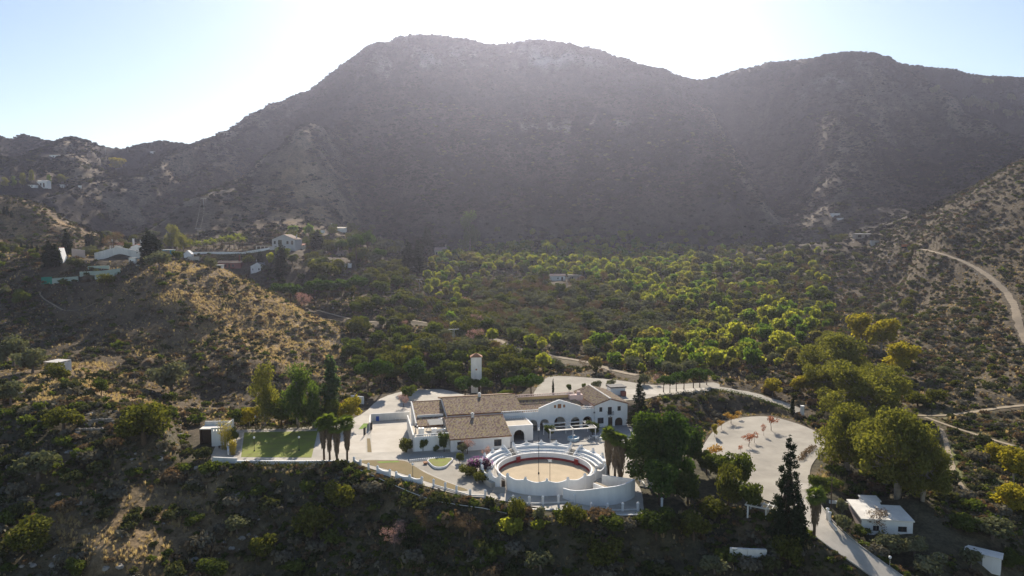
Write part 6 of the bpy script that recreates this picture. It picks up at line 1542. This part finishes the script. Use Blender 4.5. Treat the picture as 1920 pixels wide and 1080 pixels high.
KINDW = (('shrub', .42, 'dark green'), ('green_shrub', .22, 'olive-green leafy'), ('brown_shrub', .14, 'brown twiggy'), ('grey_shrub', .22, 'grey-green'))
for i in range(min(300, len(X))):
    u = RNG.random(); acc = 0
    for kd, w, nm in KINDW:
        acc += w
        if u <= acc: break
    wl_, gr = where_label(X[i], Yv[i])
    plant(kd, X[i], Yv[i], float(grid_height(X[i], Yv[i])[0]) - .12, Rv[i] / 1.1, Rv[i] / 1.1 * (.75 + .5 * RNG.random()), ('large ' if Rv[i] > 1.7 else 'low ') + nm + ' shrub ' + wl_, 'shrub', nm + ' ' + gr, name='shrub')
scatter('scrub', X[300:], Yv[300:], Rv[300:] * .95, LOW['s'] + LOW['g'][:2] + LOW['y'][:2] + LOW['b'][:1])
print('shrubs', len(X))
# growth nobody could count
def cover(name, n, y0, y1, dens, rlo, rhi, var, x0=-.82, x1=.82, pw=2.0, vis=True, flat=(.8, 1.15)):
    x, y = sample(n, y0, y1, x0, x1); r = rlo + (rhi - rlo) * RNG.random(n) ** pw
    k = RNG.random(n) < dens(x, y); x, y, r = x[k], y[k], r[k]
    z = grid_height(x, y); k = in_frame(x, y, z); x, y, r, z = x[k], y[k], r[k], z[k]
    k = free(x, y, r, .5); x, y, r, z = x[k], y[k], r[k], z[k]
    if vis: k = visible(x, y, z + r * 1.2, 40); x, y, r = x[k], y[k], r[k]
    print(name, len(x)); return scatter(name, x, y, r, var, flat=flat)
cover('undergrowth', 30000, 92, 160, lambda x, y: np.where(zone_gold(x, y) > .4, .10, .35 + .6 * pm(x, y, 7, 91, .4)) * np.where(x < -.31 * y, .42, 1.0), .22, .85, LOW['s'] + LOW['g'] + LOW['b'][:2] + LOW['y'][:2])
cover('hill_scrub', 80000, 150, 480, lambda x, y: np.minimum(1, .22 + .8 * pm(x, y, 16, 93, .42) + .5 * (x > -60) * (x < 125) * (y > 205) + .25 * (x > .42 * y)) * np.where(zone_gold(x, y) > .5, .75, 1.0), .22, 1.35, LOW['s'] + LOW['y'] + LOW['g'][:1] + LOW['b'][:2])
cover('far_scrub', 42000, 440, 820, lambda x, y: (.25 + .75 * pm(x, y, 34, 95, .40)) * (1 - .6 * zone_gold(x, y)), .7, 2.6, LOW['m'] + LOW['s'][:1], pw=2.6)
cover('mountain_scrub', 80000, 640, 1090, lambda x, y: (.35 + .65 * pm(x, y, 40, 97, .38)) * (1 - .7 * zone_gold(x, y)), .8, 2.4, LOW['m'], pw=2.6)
STRAW = [tuft(22, 950 + i, L_STRAW) for i in range(3)]
cover('dry_grass', 230000, 92, 340, lambda x, y: np.maximum(zone_gold(x, y) * (.35 + .65 * pm(x, y, 6, 99, .42)), .07), .35, .95, STRAW, flat=(.8, 1.3))

WEED = [tuft(14, 970 + i, L_WEED) for i in range(3)]
cover('dry_weeds', 150000, 92, 430, lambda x, y: .35 + .65 * pm(x, y, 5, 103, .42), .3, .8, WEED, flat=(.6, 1.1))

PALEROCK = mat('limestone', (.30, .28, .25), .95, .25, 1.5, .5, fine=6)
def rock(seed):
    g = rr(seed); mb = MB(); prof = [(.05, -.3), (.55, -.15), (.7, .1), (.5, .36), (.08, .45)]
    mb.lathe(prof, 7); mb.v = [(x * (.7 + .6 * g.random()), y * (.7 + .6 * g.random()), z * (.7 + .6 * g.random())) for x, y, z in mb.v]; return mb.mesh('rock', [PALEROCK])
cover('rocks', 5000, 92, 160, lambda x, y: (x < -20) * pm(x, y, 6, 111, .50) * (x < -.33 * y), .2, 1.0, [rock(i) for i in range(4)], pw=3)
cover('hillside_rocks', 7000, 200, 480, lambda x, y: (x > .45 * y) * pm(x, y, 14, 113, .50), .25, 1.1, [rock(i + 10) for i in range(4)], pw=3)

def verge(name, n, variants, r0, r1):
    x, y = sample(n, 104, 215, -.35, .6); d = np.minimum(poly_dist(x, y, PLAZA), poly_dist(x, y, TERRACE)); r = r0 + (r1 - r0) * RNG.random(n) ** 2
    k = (d > -.7) & (d < 2.2) & (RNG.random(n) < pm(x, y, 4, 121, .42)); x, y, r = x[k], y[k], r[k]
    k = in_frame(x, y, grid_height(x, y)); return scatter(name, x[k], y[k], r[k], variants, flat=(.5, 1.0), sink=.05)
GREENTUFT = [tuft(14, 990 + i, L_SHRUBG) for i in range(2)]
verge('verge_weeds', 90000, WEED + GREENTUFT + STRAW[:1], .25, .7)
# ------------------------------------------------------------------ houses, walls and poles on the hills
ROOFBROWN = mat('brown_roof_tiles', (.17, .115, .085), .9, .2, 1.2, .3); ROOFPINK = mat('faded_pink_roof_tiles', (.40, .27, .21), .9, .15, 1.2, .3); ROOFRED = mat('red_roof_tiles', (.33, .15, .10), .9, .2, 1.2, .3)
CREAM = mat('cream_render', (.52, .46, .37), .9, .1, .5, .1); BEIGE = mat('stained_plaster', (.36, .31, .25), .9, .2, .6, .25); GREYWALL = mat('grey_render', (.50, .48, .46), .9, .1, .5, .1)
def frame_at(px, py, Y=None):
    p = atY(px, py, Y) if Y else hit(px, py)
    x, y = p[0], p[1]; z = float(grid_height(x, y)[0]); return x, y, z, depth_of(y, z) / FPX
def house(name, px, py, wpx, hpx, label, cat='house', rz=0.0, roof='flat', d=.7, rise=.3, wm=WHITE, rm=None, wins=(), doors=(), chim=(), Y=None, over=.25):
    """walls of wpx by hpx photo pixels with the middle of the front foot at a pixel; windows and doors in fractions of the front"""
    x, y, z, k = frame_at(px, py, Y); w, h = wpx * k, hpx * k / .98; dd = w * d
    t = empty(name, (x, y, z - .1), label, cat, rz); rm = rm or ROOFBROWN
    ops = [(-w / 2 + w * a, -w / 2 + w * b, h * c, h * e, 'rect') for a, b, c, e in wins] + [(-w / 2 + w * a, -w / 2 + w * b, 0, h * e, 'rect') for a, b, e in doors]
    f = (lambda a: h + rise * w / 2 * (1 - abs(a) / (w / 2))) if roof == 'gable_front' else h
    wall(MB(), -w / 2, w / 2, 0, .25, 0, f, ops).build('front_wall', wm, t)
    MB().box(-w / 2, -w / 2 + .25, .252, dd, -1.0, h).build('side_wall', wm, t); MB().box(w / 2 - .25, w / 2, .252, dd, -1.0, h).build('side_wall', wm, t)
    wall(MB(), -w / 2 + .252, w / 2 - .252, dd - .25, dd, -1.0, f).build('back_wall', wm, t); MB().box(-w / 2, w / 2, .001, .249, -1.0, -.002).build('plinth', wm, t)
    for a, b, c, e in wins: window(t, -w / 2 + w * a, -w / 2 + w * b, 0, h * c, h * e, 1 if (b - a) * wpx > 4 else 0)
    for a, b, e in doors: MB().box(-w / 2 + w * a, -w / 2 + w * b, .1, .17, 0, h * e).build('door', DARKWOOD, t)
    o = over
    def slab(q):
        q = [Vector(p) for p in q]; n = (q[1] - q[0]).cross(q[3] - q[0]).normalized(); n = n if n.z > 0 else -n
        return MB().add([p + n * .14 for p in q] + [p + n * .01 for p in q], [(0, 1, 2, 3), (7, 6, 5, 4), (0, 4, 5, 1), (1, 5, 6, 2), (2, 6, 7, 3), (3, 7, 4, 0)])
    if roof == 'flat': MB().box(-w / 2 - o, w / 2 + o, -o, dd + o, h + .002, h + .2).build('roof', rm, t)
    elif roof == 'gable_front':
        r = rise * w / 2; e = o * r / (w / 2)
        slab([(-w / 2 - o, -o, h - e), (0, -o, h + r), (0, dd + o, h + r), (-w / 2 - o, dd + o, h - e)]).build('roof', rm, t); slab([(0, -o, h + r), (w / 2 + o, -o, h - e), (w / 2 + o, dd + o, h - e), (0, dd + o, h + r)]).build('roof', rm, t)
    elif roof == 'gable_side':
        r = rise * dd / 2; e = o * rise
        slab([(-w / 2 - o, -o, h - e), (w / 2 + o, -o, h - e), (w / 2 + o, dd / 2, h + r), (-w / 2 - o, dd / 2, h + r)]).build('roof', rm, t); slab([(-w / 2 - o, dd / 2, h + r), (w / 2 + o, dd / 2, h + r), (w / 2 + o, dd + o, h - e), (-w / 2 - o, dd + o, h - e)]).build('roof', rm, t)
        g = MB()
        for s in (-w / 2, w / 2 - .25): g.add([(a, b, c) for a in (s, s + .25) for b, c in ((.252, h), (dd - .252, h), (dd / 2, h + r - .1))], [(0, 2, 1), (3, 4, 5), (0, 1, 4, 3), (1, 2, 5, 4), (2, 0, 3, 5)])
        g.build('gable_wall', wm, t)
    else: slab([(-w / 2 - o, -o, h), (w / 2 + o, -o, h), (w / 2 + o, dd + o, h + rise * dd), (-w / 2 - o, dd + o, h + rise * dd)]).build('roof', rm, t)
    for a, b, c in chim:
        MB().box(-w / 2 + w * a - .3, -w / 2 + w * a + .3, dd * b - .3, dd * b + .3, h, h + c * k).box(-w / 2 + w * a - .4, -w / 2 + w * a + .4, dd * b - .4, dd * b + .4, h + c * k, h + c * k + .15).build('chimney', wm, t)
    return t
house('gabled_house', 532, 468, 44, 19, 'two-storey white gabled house on the left valley slope', rz=R(-4), roof='gable_front', rise=.42, wm=GREYWALL, wins=[(.06, .16, .55, .85), (.26, .42, .5, .95), (.62, .72, .55, .85), (.82, .92, .5, .88), (.10, .2, .1, .35)], doors=[(.5, .58, .35)], chim=[(.92, .5, 9)], d=.8)
house('garage', 562, 466, 16, 6, 'low red-roofed annex right of the two-storey gabled house', 'annex', roof='shed', rise=.25, rm=ROOFRED, wm=CREAM, doors=[(.3, .6, .8)])
house('carport', 492, 467, 24, 6, 'dark open carport at the end of the palm road', 'carport', roof='flat', rm=DARKROOF, wm=CREAM, doors=[(.08, .34, .85), (.40, .64, .85), (.70, .92, .85)], d=.4)
house('villa', 224, 474, 36, 15, 'long white villa with a red tiled roof behind the bare tree', roof='gable_side', rise=.5, rm=ROOFRED, wins=[(.08, .2, .35, .7), (.45, .55, .35, .7), (.72, .8, .35, .7)], doors=[(.3, .38, .6)], chim=[(.06, .4, 10)], d=.5, Y=306)
house('villa', 257, 473, 22, 17, 'white villa wing with a curved gable and two chimneys', roof='gable_front', rise=.35, rm=ROOFRED, wins=[(.4, .55, .3, .6)], chim=[(.1, .3, 14), (.75, .3, 12)], d=.8, Y=302)
house('white_cabin', 248, 494, 12, 10, 'small white box hut below the villa wall', 'hut', roof='flat', rm=WHITE2, d=.6, doors=[(.1, .3, .7)])
house('barn', 430, 503, 44, 10, 'low brown-roofed house with red walls behind the hill crest', roof='gable_side', rise=.4, wm=BRICKRED, wins=[(.3, .38, .3, .75), (.62, .7, .3, .75)], doors=[(.46, .54, .8)], chim=[(.88, .4, 14)], d=.4)
house('barn', 483, 510, 28, 11, 'white gabled barn with a dark doorway behind the hill crest', 'barn', roof='gable_front', rise=.5, rm=GREYMETAL, wins=[(.55, .65, .3, .65), (.12, .18, .3, .6)], doors=[(.72, .92, .75)], chim=[(.15, .5, 12)], rz=R(-10), d=1.1)
house('porch_house', 410, 503, 14, 6, 'small white porch at the left of the low brown-roofed house', 'porch', roof='flat', rm=WHITE2, doors=[(.2, .8, .8)], d=.5)
house('cottage', 641, 481, 18, 6, 'small cottage with a faded pink roof between the pines', roof='gable_side', rise=.7, rm=ROOFPINK, wm=BEIGE, doors=[(.4, .55, .8)], chim=[(.05, .4, 10)], d=.9)
house('white_cabin', 640, 502, 15, 8, 'white flat-roofed cabin below the pink-roofed cottage', 'cabin', roof='flat', rm=CREAM, doors=[(.6, .8, .75)], d=.6)
house('white_cabin', 655, 502, 6, 7, 'tiny white block beside the flat-roofed cabin', 'cabin', roof='flat', rm=WHITE, d=.8)
house('hill_house', 634, 433, 26, 5, 'long flat house with a beige roof on top of the left slope', roof='shed', rise=.18, rm=CREAM, wm=WHITE2, doors=[(.2, .3, .8)], chim=[(.0, .3, 9)], d=.5)
house('hill_house', 600, 436, 16, 4, 'low white wall-like house left of the beige-roofed one', roof='flat', rm=WHITE, d=.4)
house('hill_house', 660, 456, 16, 10, 'pale house in the trees below the beige-roofed one', roof='gable_side', rise=.5, rm=GREYMETAL, wm=CREAM, wins=[(.3, .5, .3, .7)], d=.7)
house('pink_roofed_house', 826, 481, 22, 12, 'white house with a faded pink roof at the foot of the mountain', roof='gable_side', rise=.55, rm=ROOFPINK, wm=CREAM, wins=[(.1, .25, .3, .7), (.65, .8, .3, .7)], doors=[(.4, .52, .6)], chim=[(.93, .4, 10)], d=.8)
house('porch_house', 827, 487, 14, 4, 'white porch in front of the pink-roofed house', 'porch', roof='flat', rm=WHITE, doors=[(.2, .8, .8)], d=.4)
house('farmstead', 1045, 526, 30, 9, 'left half of the white farm in the orchard with a faded roof', 'farm', roof='gable_side', rise=.5, rm=ROOFPINK, wm=WHITE2, wins=[(.5, .58, .35, .65)], doors=[(.75, .85, .75)], d=.4)
house('farmstead', 1078, 527, 26, 11, 'right ruined half of the white farm in the orchard', 'farm', roof='flat', rm=BEIGE, wm=BEIGE, wins=[(.25, .38, .3, .75), (.7, .8, .3, .7)], doors=[(.08, .2, .7)], d=.4)
for px, py, w, h, l in [(79, 351, 19, 11, 'white house on the far left terrace among the gum trees'), (57, 350, 16, 3, 'long low white wall-like house on the far left terrace'), (116, 352, 8, 6, 'small white house right of the far left terrace house'), (149, 352, 5, 4, 'tiny white hut at the end of the far left terrace'), (103, 297, 20, 6, 'white house high on the far left hill'), (420, 254, 14, 6, 'flat house on the skyline left of the mountain'), (287, 288, 11, 4, 'small white house under the far left ridge')]:
    house('hill_house', px, py, w, h, l, roof='flat' if h < 8 else 'gable_side', rm=WHITE2, wins=[(.3, .45, .3, .7)] if w > 12 else (), doors=[(.6, .75, .7)] if w > 7 else (), wm=BEIGE if px == 420 else WHITE, d=.6)
house('concrete_shed', 1622, 445, 34, 6, 'low concrete shed in the right valley', 'shed', roof='shed', rise=.08, rm=GREYMETAL, wm=BEIGE, doors=[(.1, .3, .8), (.5, .6, .8)], d=.4)
house('hill_house', 1568, 405, 14, 5, 'tiny white house high in the right valley', roof='flat', rm=WHITE, d=.6); house('hill_house', 1576, 412, 10, 3, 'tiny white block below the high right valley house', roof='flat', rm=WHITE, d=.6)
house('concrete_shed', 1642, 458, 14, 7, 'grey hut beside the low concrete shed', 'hut', roof='flat', rm=GREYMETAL, wm=GREYWALL, d=.6)
MBo = empty('digger', (*frame_at(1697, 465)[:3],), 'orange digger parked at the head of the hillside track', 'digger'); k = frame_at(1697, 465)[3]
MB().box(-2, 2, -1, 1, 0, .8).build('tracks', IRON, MBo); MB().box(-1.8, .6, -1, 1, .8, 2.2).build('body', mat('orange_paint', (.50, .17, .06), .6, .1, 1, 0), MBo); MB().beam((.6, 0, 1.6), (3.2, 0, 2.8), .4, .4).beam((3.2, 0, 2.8), (4, 0, .8), .35, .35).build('boom', MATS['orange_paint'], MBo)
# A-frame
x, y, z, k = frame_at(110, 503, 286); t = empty('a_frame_house', (x, y, z - .2), 'white A-frame house with one square window between dark cypresses', 'house', R(12))
w, h = 19 * k, 31 * k
MB().add([(-w / 2, 0, 0), (w / 2, 0, 0), (w * .12, 0, h), (-w / 2, 5, 0), (w / 2, 5, 0), (w * .12, 5, h)], [(0, 1, 2), (5, 4, 3), (0, 3, 4, 1), (1, 4, 5, 2), (2, 5, 3, 0)]).build('gable_front', WHITE, t)
MB().add([(-w / 2 - .3, -.4, -.2), (w * .12, -.4, h + .3), (w * .12, 5.2, h + .3), (-w / 2 - .3, 5.2, -.2), (-w / 2 - .05, -.4, -.2), (w * .12, -.4, h + .02), (w * .12, 5.2, h + .02), (-w / 2 - .05, 5.2, -.2)], [(0, 1, 2, 3), (7, 6, 5, 4), (0, 4, 5, 1), (1, 5, 6, 2), (2, 6, 7, 3), (3, 7, 4, 0)]).build('roof', BRICKRED, t)
fr_ = MB().box(w * -.02, w * .22, -.08, -.004, h * .26, h * .5).build('window', DARKWOOD, t); MB().box(w * .01, w * .19, -.12, -.081, h * .29, h * .47).build('pane', GLASS, fr_)
# garden walls of the left villa
def hill_wall(pxs, hpx, mt, label, th=.35, Y=None, name='garden_wall', cat='wall'):
    pts = []
    for a, b in pxs:
        x, y, z, k = frame_at(a, b, Y); pts.append((x, y, z))
    h = hpx * k
    return wall_line(name, pts, th, h, mt, label, cat)
hill_wall([(178, 489), (222, 488), (266, 487)], 14, WHITE2, 'long whitewashed retaining wall in front of the villa', Y=297)
hill_wall([(136, 494), (160, 492)], 15, mat('pinkish_plaster', (.48, .40, .36), .9, .12, .5, .1), 'pinkish plaster wall left of the villa retaining wall', Y=296)
hill_wall([(289, 480), (318, 479)], 10, BEIGE, 'beige garden wall under the blue tank', Y=296)
hill_wall([(150, 519), (190, 517), (226, 512)], 9, TEALWALL, 'pale green terrace wall, upper of the two on the hill shoulder'); hill_wall([(98, 531), (147, 527)], 9, TEALWALL, 'pale green terrace wall, lower left on the hill shoulder'); hill_wall([(165, 505), (205, 504)], 6, TEALWALL, 'short pale green wall in the terraced garden'); hill_wall([(178, 523), (215, 517)], 6, TEALWALL, 'pale green wall base beside the garden path')
hill_wall([(78, 533), (98, 532)], 13, TEALNET, 'bright green shade net on the hill shoulder', .12, None, 'shade_net', 'net')
hill_wall([(255, 500), (268, 497)], 3, CREAM, 'edge wall of the path at the villa', .3)
hill_wall([(350, 478), (400, 475), (455, 470), (506, 463)], 3.2, WHITE, 'long white wall of the palm road', .4, 412); hill_wall([(506, 466), (545, 468)], 7, GREYWALL, 'grey retaining wall under the gabled house', .4, 410)
hill_wall([(352, 489), (374, 489)], 8, CREAM, 'cream gate wall on the summit of the brown hill', .3)
house('white_cabin', 352, 484, 14, 8, 'white hut with a stepped gable on the brown hill summit', 'hut', roof='gable_front', rise=.9, rm=WHITE, d=.7)
x, y, z, k = frame_at(313, 472, 299); t = empty('blue_tank', (x, y, z), 'bright blue water tank on the hill shoulder', 'tank'); MB().box(-9 * k, 9 * k, 0, 3, 0, 8.5 * k).build('tank_body', POOLBLUE, t); MB().box(-10 * k, 10 * k, -.15, 3.1, 8.5 * k + .002, 9.6 * k).build('rim', WHITE, t)
# ruined hut and stone ruin on the left
x, y, z, k = frame_at(98, 697); t = empty('ruined_hut', (x, y, z - .3), 'small ruined plaster hut at the left among olives', 'hut', R(-12))
wall(MB(), -18 * k, 16 * k, 0, .3, 0, 17 * k, [(-6 * k, -1 * k, 0, 10 * k, 'rect'), (4 * k, 9 * k, 5 * k, 10 * k, 'rect')]).build('front_wall', BEIGE, t); MB().box(16 * k - .3, 16 * k, .302, 4, 0, 18 * k).build('side_wall', WHITE2, t); MB().box(-18 * k, -18 * k + .3, .302, 4, 0, 17 * k).build('side_wall', BEIGE, t); MB().box(-18 * k + .31, 16 * k - .31, 3.7, 4, 0, 17 * k).build('back_wall', BEIGE, t); MB().box(-17 * k, 15 * k, -.3, 4.2, 17 * k + .3, 17 * k + .5).build('roof', GREYWALL, t)
x, y, z, k = frame_at(188, 800); t = empty('stone_ruin', (x, y, z), 'broken rubble stone walls of a ruin on the knoll', 'ruin', R(15)); g = rr(55); sm = [MB().lathe([(.02, -.2), (.28, -.1), (.34, .1), (.2, .27), (.02, .3)], 6).mesh('stone', [STONE])]
for c in range(3):
    for i in range(16 - 2 * c):
        a = 2.6 - 2.4 * i / 15; instance('stone', sm[0], t, (2.6 * math.cos(a) + .1 * g.normal(), 1.6 * math.sin(a) + .1 * g.normal(), .25 + .42 * c), (g.random() * .5, g.random() * .5, g.random() * 6), (.9 + .5 * g.random(), .8 + .3 * g.random(), .8 + .4 * g.random()))
for i in range(26): instance('stone', sm[0], t, (-4 + .34 * i + .1 * g.normal(), -1.2 - .06 * i + .2 * g.normal(), .0), (g.random(), g.random(), g.random() * 6), .7 + .7 * g.random())
# white cottage at the right
x, y, z, k = frame_at(1615, 1000); t = empty('white_cottage', (x, y, z - .5), 'white cottage with a pale sloping roof beside the access road', 'cottage', R(-7)); L_ = 92 * k
hh = 2.9
wall(MB(), 0, L_ * .98, 0, .3, -.6, hh, [(L_ * .70, L_ * .87, 1.05, 1.95, 'rect'), (L_ * .22, L_ * .34, 1.0, 1.9, 'rect')]).build('front_wall', WHITE, t)
MB().box(0, .3, .302, 6, -.6, hh + .1).build('side_wall', mat('pink_cream_render', (.58, .47, .41), .9, .06, .6, .1), t); MB().box(L_ * .98 - .3, L_ * .98, .302, 5, -.6, hh + .05).build('side_wall', WHITE, t); MB().box(.302, L_ * .98 - .302, 4.7, 5, -.6, hh + .3).build('back_wall', WHITE, t)
window(t, L_ * .70, L_ * .87, 0, 1.05, 1.95, 1); window(t, L_ * .22, L_ * .34, 0, 1.0, 1.9, 1)
def slab4(a0, a1, b0, b1, z0, z1, nm):
    MB().add([(a0, b0, z0), (a1, b0, z0), (a1, b1, z1), (a0, b1, z1), (a0, b0, z0 - .2), (a1, b0, z0 - .2), (a1, b1, z1 - .2), (a0, b1, z1 - .2)], [(0, 1, 2, 3), (7, 6, 5, 4), (0, 4, 5, 1), (1, 5, 6, 2), (2, 6, 7, 3), (3, 7, 4, 0)]).build(nm, ROOFWHITE, t)
slab4(-.25, L_ * .60, -.35, 6.3, hh + .2, hh + .85, 'roof'); slab4(L_ * .602, L_ * 1.0, -.25, 5.2, hh + .12, hh + .55, 'roof'); slab4(L_ * .30, L_ * .68, 6.302, 8.6, hh + .75, hh + .85, 'roof'); MB().box(L_ * .32, L_ * .66, 6.4, 8.4, 0, hh + .54).build('rear_room', WHITE, t)
hill_wall([(1556, 944), (1585, 947), (1612, 953)], 6, WHITE, 'white yard wall behind the small olive at the cottage'); hill_wall([(1553, 968), (1556, 985), (1568, 998)], 7, WHITE2, 'white gate wall of the cottage along the road')
for a, b, l in ((1551, 975, 'left white pillar of the cottage gate'), (1555, 982, 'right white pillar of the cottage gate')):
    x, y, z, k = frame_at(a, b); o = MB().lathe([(.22, -.3), (.22, 1.75), (.28, 1.78), (.28, 1.9), (.05, 2.05)], 8).build('gate_pillar', WHITE); o.location = (x, y, z); tag(o, l, 'pillar')
x, y, z, k = frame_at(1609, 1000, None); t = empty('flower_pot', (x - .6, y - .3, z), 'dark round pot at the left corner of the white cottage', 'flower pot'); MB().lathe([(.25, 0), (.38, .4), (.34, .6)], 10).build('pot', DARKROOF, t)
x, y, z, k = frame_at(1846, 1064); t = empty('white_shed', (x, y, z - .3), 'long white shed with a flat roof at the lower right edge', 'shed', R(-38)); MB().box(-2.5, 2.0, 0, 2.1, -.4, 2.2).build('wall', WHITE, t); MB().box(-2.7, 2.2, -.2, 2.3, 2.202, 2.34).build('roof', ROOFWHITE, t); MB().box(-1.2, -.3, -.06, -.004, 0, 1.9).build('door', GREYMETAL, t)
hill_wall([(1368, 1052), (1400, 1054), (1436, 1055)], 26, WHITE2, 'white retaining wall at the bottom right of the middle', .4)
# gate at the upper road
for a, b, l in ((1504, 778, 'white gate pillar at the upper road entrance'),):
    x, y, z, k = frame_at(a, b); o = MB().box(-.35, .35, -.35, .35, -.3, 2.2).box(-.42, .42, -.42, .42, 2.2, 2.34).build('gate_pillar', WHITE); o.location = (x, y, z); tag(o, l, 'pillar')
x, y, z, k = frame_at(1520, 781); t = empty('iron_gate', (x, y, z), 'dark iron gate beside the white pillar of the upper road', 'gate')
for s in range(9): MB().box(-1.6 + s * .4, -1.56 + s * .4, -.02, .02, 0, 1.8).build('bar', IRON, t)
MB().box(-1.65, 1.7, -.03, .03, 1.8, 1.88).box(-1.65, 1.7, -.03, .03, .08, .16).build('rail', IRON, t)
# trellis beside the tall conifer
x, y, z, k = frame_at(1436, 975); t = empty('trellis', (x, y, z), 'white concrete trellis of beams left of the tall conifer', 'pergola', R(-32))
for a in (-2.8, 0, 2.8):
    for b in (0, 1.8): MB().box(a - .12, a + .12, b - .12, b + .12, -.4, 1.7).build('post', WHITE2, t)
for b in (0, 1.8): MB().box(-3.3, 3.3, b - .1, b + .1, 1.702, 1.9).build('beam', WHITE2, t)
for s in range(9): MB().box(-3.2 + s * .8, -3.08 + s * .8, -.5, 2.3, 1.902, 2.02).build('slat', WHITE2, t)
# hedges
def hedge(pts, w, h, label, mt=L_SHRUBG, dens=42):
    x0, y0, z0 = pts[0]; t = empty('hedge', (x0, y0, z0), label, 'hedge'); g = rr(int(abs(x0) * 7)); lb = []
    p = densify(pts, .8)
    for q in p: lb.append((q[0] - x0 + g.normal() * .1, q[1] - y0 + g.normal() * .1, q[2] - z0 + h * .5, w * .6, w * .6, h * .55))
    instance('foliage', leaf_mesh('foliage', [leaves(lb, dens * len(lb), .15, g)], mt), t); mb = MB()
    for q in p[::2]: mb.tube([(q[0] - x0, q[1] - y0, q[2] - z0 - .1), (q[0] - x0, q[1] - y0, q[2] - z0 + h * .6)], .05, 4)
    o = mb.build('stems', BARK, t); o['kind'] = 'stuff'
hedge([hit(*p) for p in [(1236, 747), (1280, 742), (1318, 738), (1350, 736), (1372, 738), (1410, 748), (1450, 761), (1478, 772)]], 1.0, 1.1, 'clipped green hedge along the outer edge of the upper road')
hedge([(*at(*p), 0) for p in [(1499, 863), (1510, 852), (1524, 840)]], 1.3, .7, 'dry brown hedge strip between the parking lot and its side road', L_BROWN); hedge([(*at(*p), 0) for p in [(452, 806), (500, 805), (560, 803), (598, 803)]], .8, .9, 'low dark hedge behind the lawn path', L_SHRUB)
hedge([hit(*p) for p in [(470, 876), (520, 877), (570, 877), (620, 874)]], 1.6, 1.2, 'long dark green hedge below the low white wall of the lawn', L_SHRUB)
hedge([hit(*p) for p in [(398, 484), (430, 482), (465, 479), (500, 477)]], 3.0, 2.4, 'dark hedge below the white palm road wall', L_SHRUB, 30); hedge([hit(*p) for p in [(400, 490), (425, 489), (450, 488), (475, 486)]], 3.0, 2.2, 'lower dark hedge behind the brown-roofed house', L_SHRUB, 30)
# pylons and lines
def pole(px, py, hpx, label, arm=True, lattice=False, Y=None, mt=STEEL, thin=.12):
    x, y, z, k = frame_at(px, py, Y); h = hpx * k; t = empty('power_pole', (x, y, z - .3), label, 'power pole', R(20), 'power poles'); mb = MB()
    if lattice:
        for s in (-.35, .35): mb.beam((s, 0, 0), (s * .7, 0, h), .09, .09)
        for q in range(int(h / .7)): mb.beam((-.35, 0, q * .7), (.35, 0, q * .7 + .35), .05, .05).beam((.35, 0, q * .7 + .35), (-.35, 0, q * .7 + .7), .05, .05)
    else: mb.tube([(0, 0, 0), (0, 0, h)], [thin, thin * .7], 6)
    mb.build('mast', mt, t)
    if arm: MB().box(-1.9, 1.9, -.07, .07, h - .2, h - .02).box(-1.7, -1.6, -.05, .05, h - .02, h + .25).box(1.6, 1.7, -.05, .05, h - .02, h + .25).build('crossarm', mt, t)
    return Vector((x, y, z - .3 + h + .15))
P1 = pole(851, 655, 40, 'lattice power pylon in the ravine above the tower', True, True, None, mat('pale_steel', (.48, .48, .47), .5, .05, 1, 0)); P2 = pole(787, 548, 28, 'power pole at the left edge of the bright orchard', Y=375); P3 = pole(1063, 549, 26, 'pale pole in front of the white farm in the orchard', mt=MATS['pale_steel'], Y=395)
P4 = pole(371, 430, 18, 'power pole on the slope above the palm road', Y=470); P5 = pole(383, 416, 20, 'higher power pole on the slope above the palm road', Y=520)
pole(198, 290, 19, 'left mast on the far left ridge', False); pole(240, 286, 20, 'right mast on the far left ridge', False); pole(1558, 955, 66, 'dark wooden pole beside the cottage yard', False, mt=DARKWOOD, thin=.1)
def cable(a, b, sag, label, offs=(-1.6, 0, 1.6), r=.018):
    o0 = a; t = empty('power_line', a, label, 'power line'); d = (b - a); u = Vector((math.cos(R(20)), math.sin(R(20)), 0))
    for q in offs: MB().tube([d * s + u * q + Vector((0, 0, -4 * sag * s * (1 - s))) for s in np.linspace(0, 1, 14)], r, 3).build('wire', MATS['pale_steel'], t)
cable(P1, P2, 3.5, 'three wires from the lattice pylon up to the orchard pole'); cable(P2, P4, 8, 'wires from the orchard pole to the slope above the palm road', (-1.6, 1.6)); cable(P4, P5, 2, 'wires between the two poles above the palm road', (-1.6, 1.6))
a, b = Vector(hit(676, 886)), Vector(hit(948, 968)); mid_ = [Vector(hit(*q)) + Vector((0, 0, .5)) for q in ((676, 886), (720, 906), (770, 928), (812, 944), (860, 952), (905, 958), (950, 968))]
t = empty('water_pipe', mid_[0], 'thin pale pipe running down the slope below the scalloped walls', 'pipe'); MB().tube([p - mid_[0] for p in mid_], .05, 5).build('pipe_run', PLASTICW, t)
lp = frame_at(1668, 1066); t = empty('lamp_post', lp[:3], 'small white lamp post at the lower end of the access road', 'lamp post'); MB().tube([(0, 0, -.2), (0, 0, 1.5)], .04, 6).build('post', STEEL, t); MB().lathe([(.05, 1.5), (.2, 1.62), (.2, 1.85), (.03, 1.95)], 8).build('lantern', PLASTICW, t)
for o in list(scene.objects):
    if o.type == 'MESH' and o.parent and o.name.split('.')[0] in ('wall', 'gable_wall', 'porch_wall', 'foot', 'stand', 'stair_turret', 'house_wall') and o.get('kind') != 'stuff': split_parts(o)
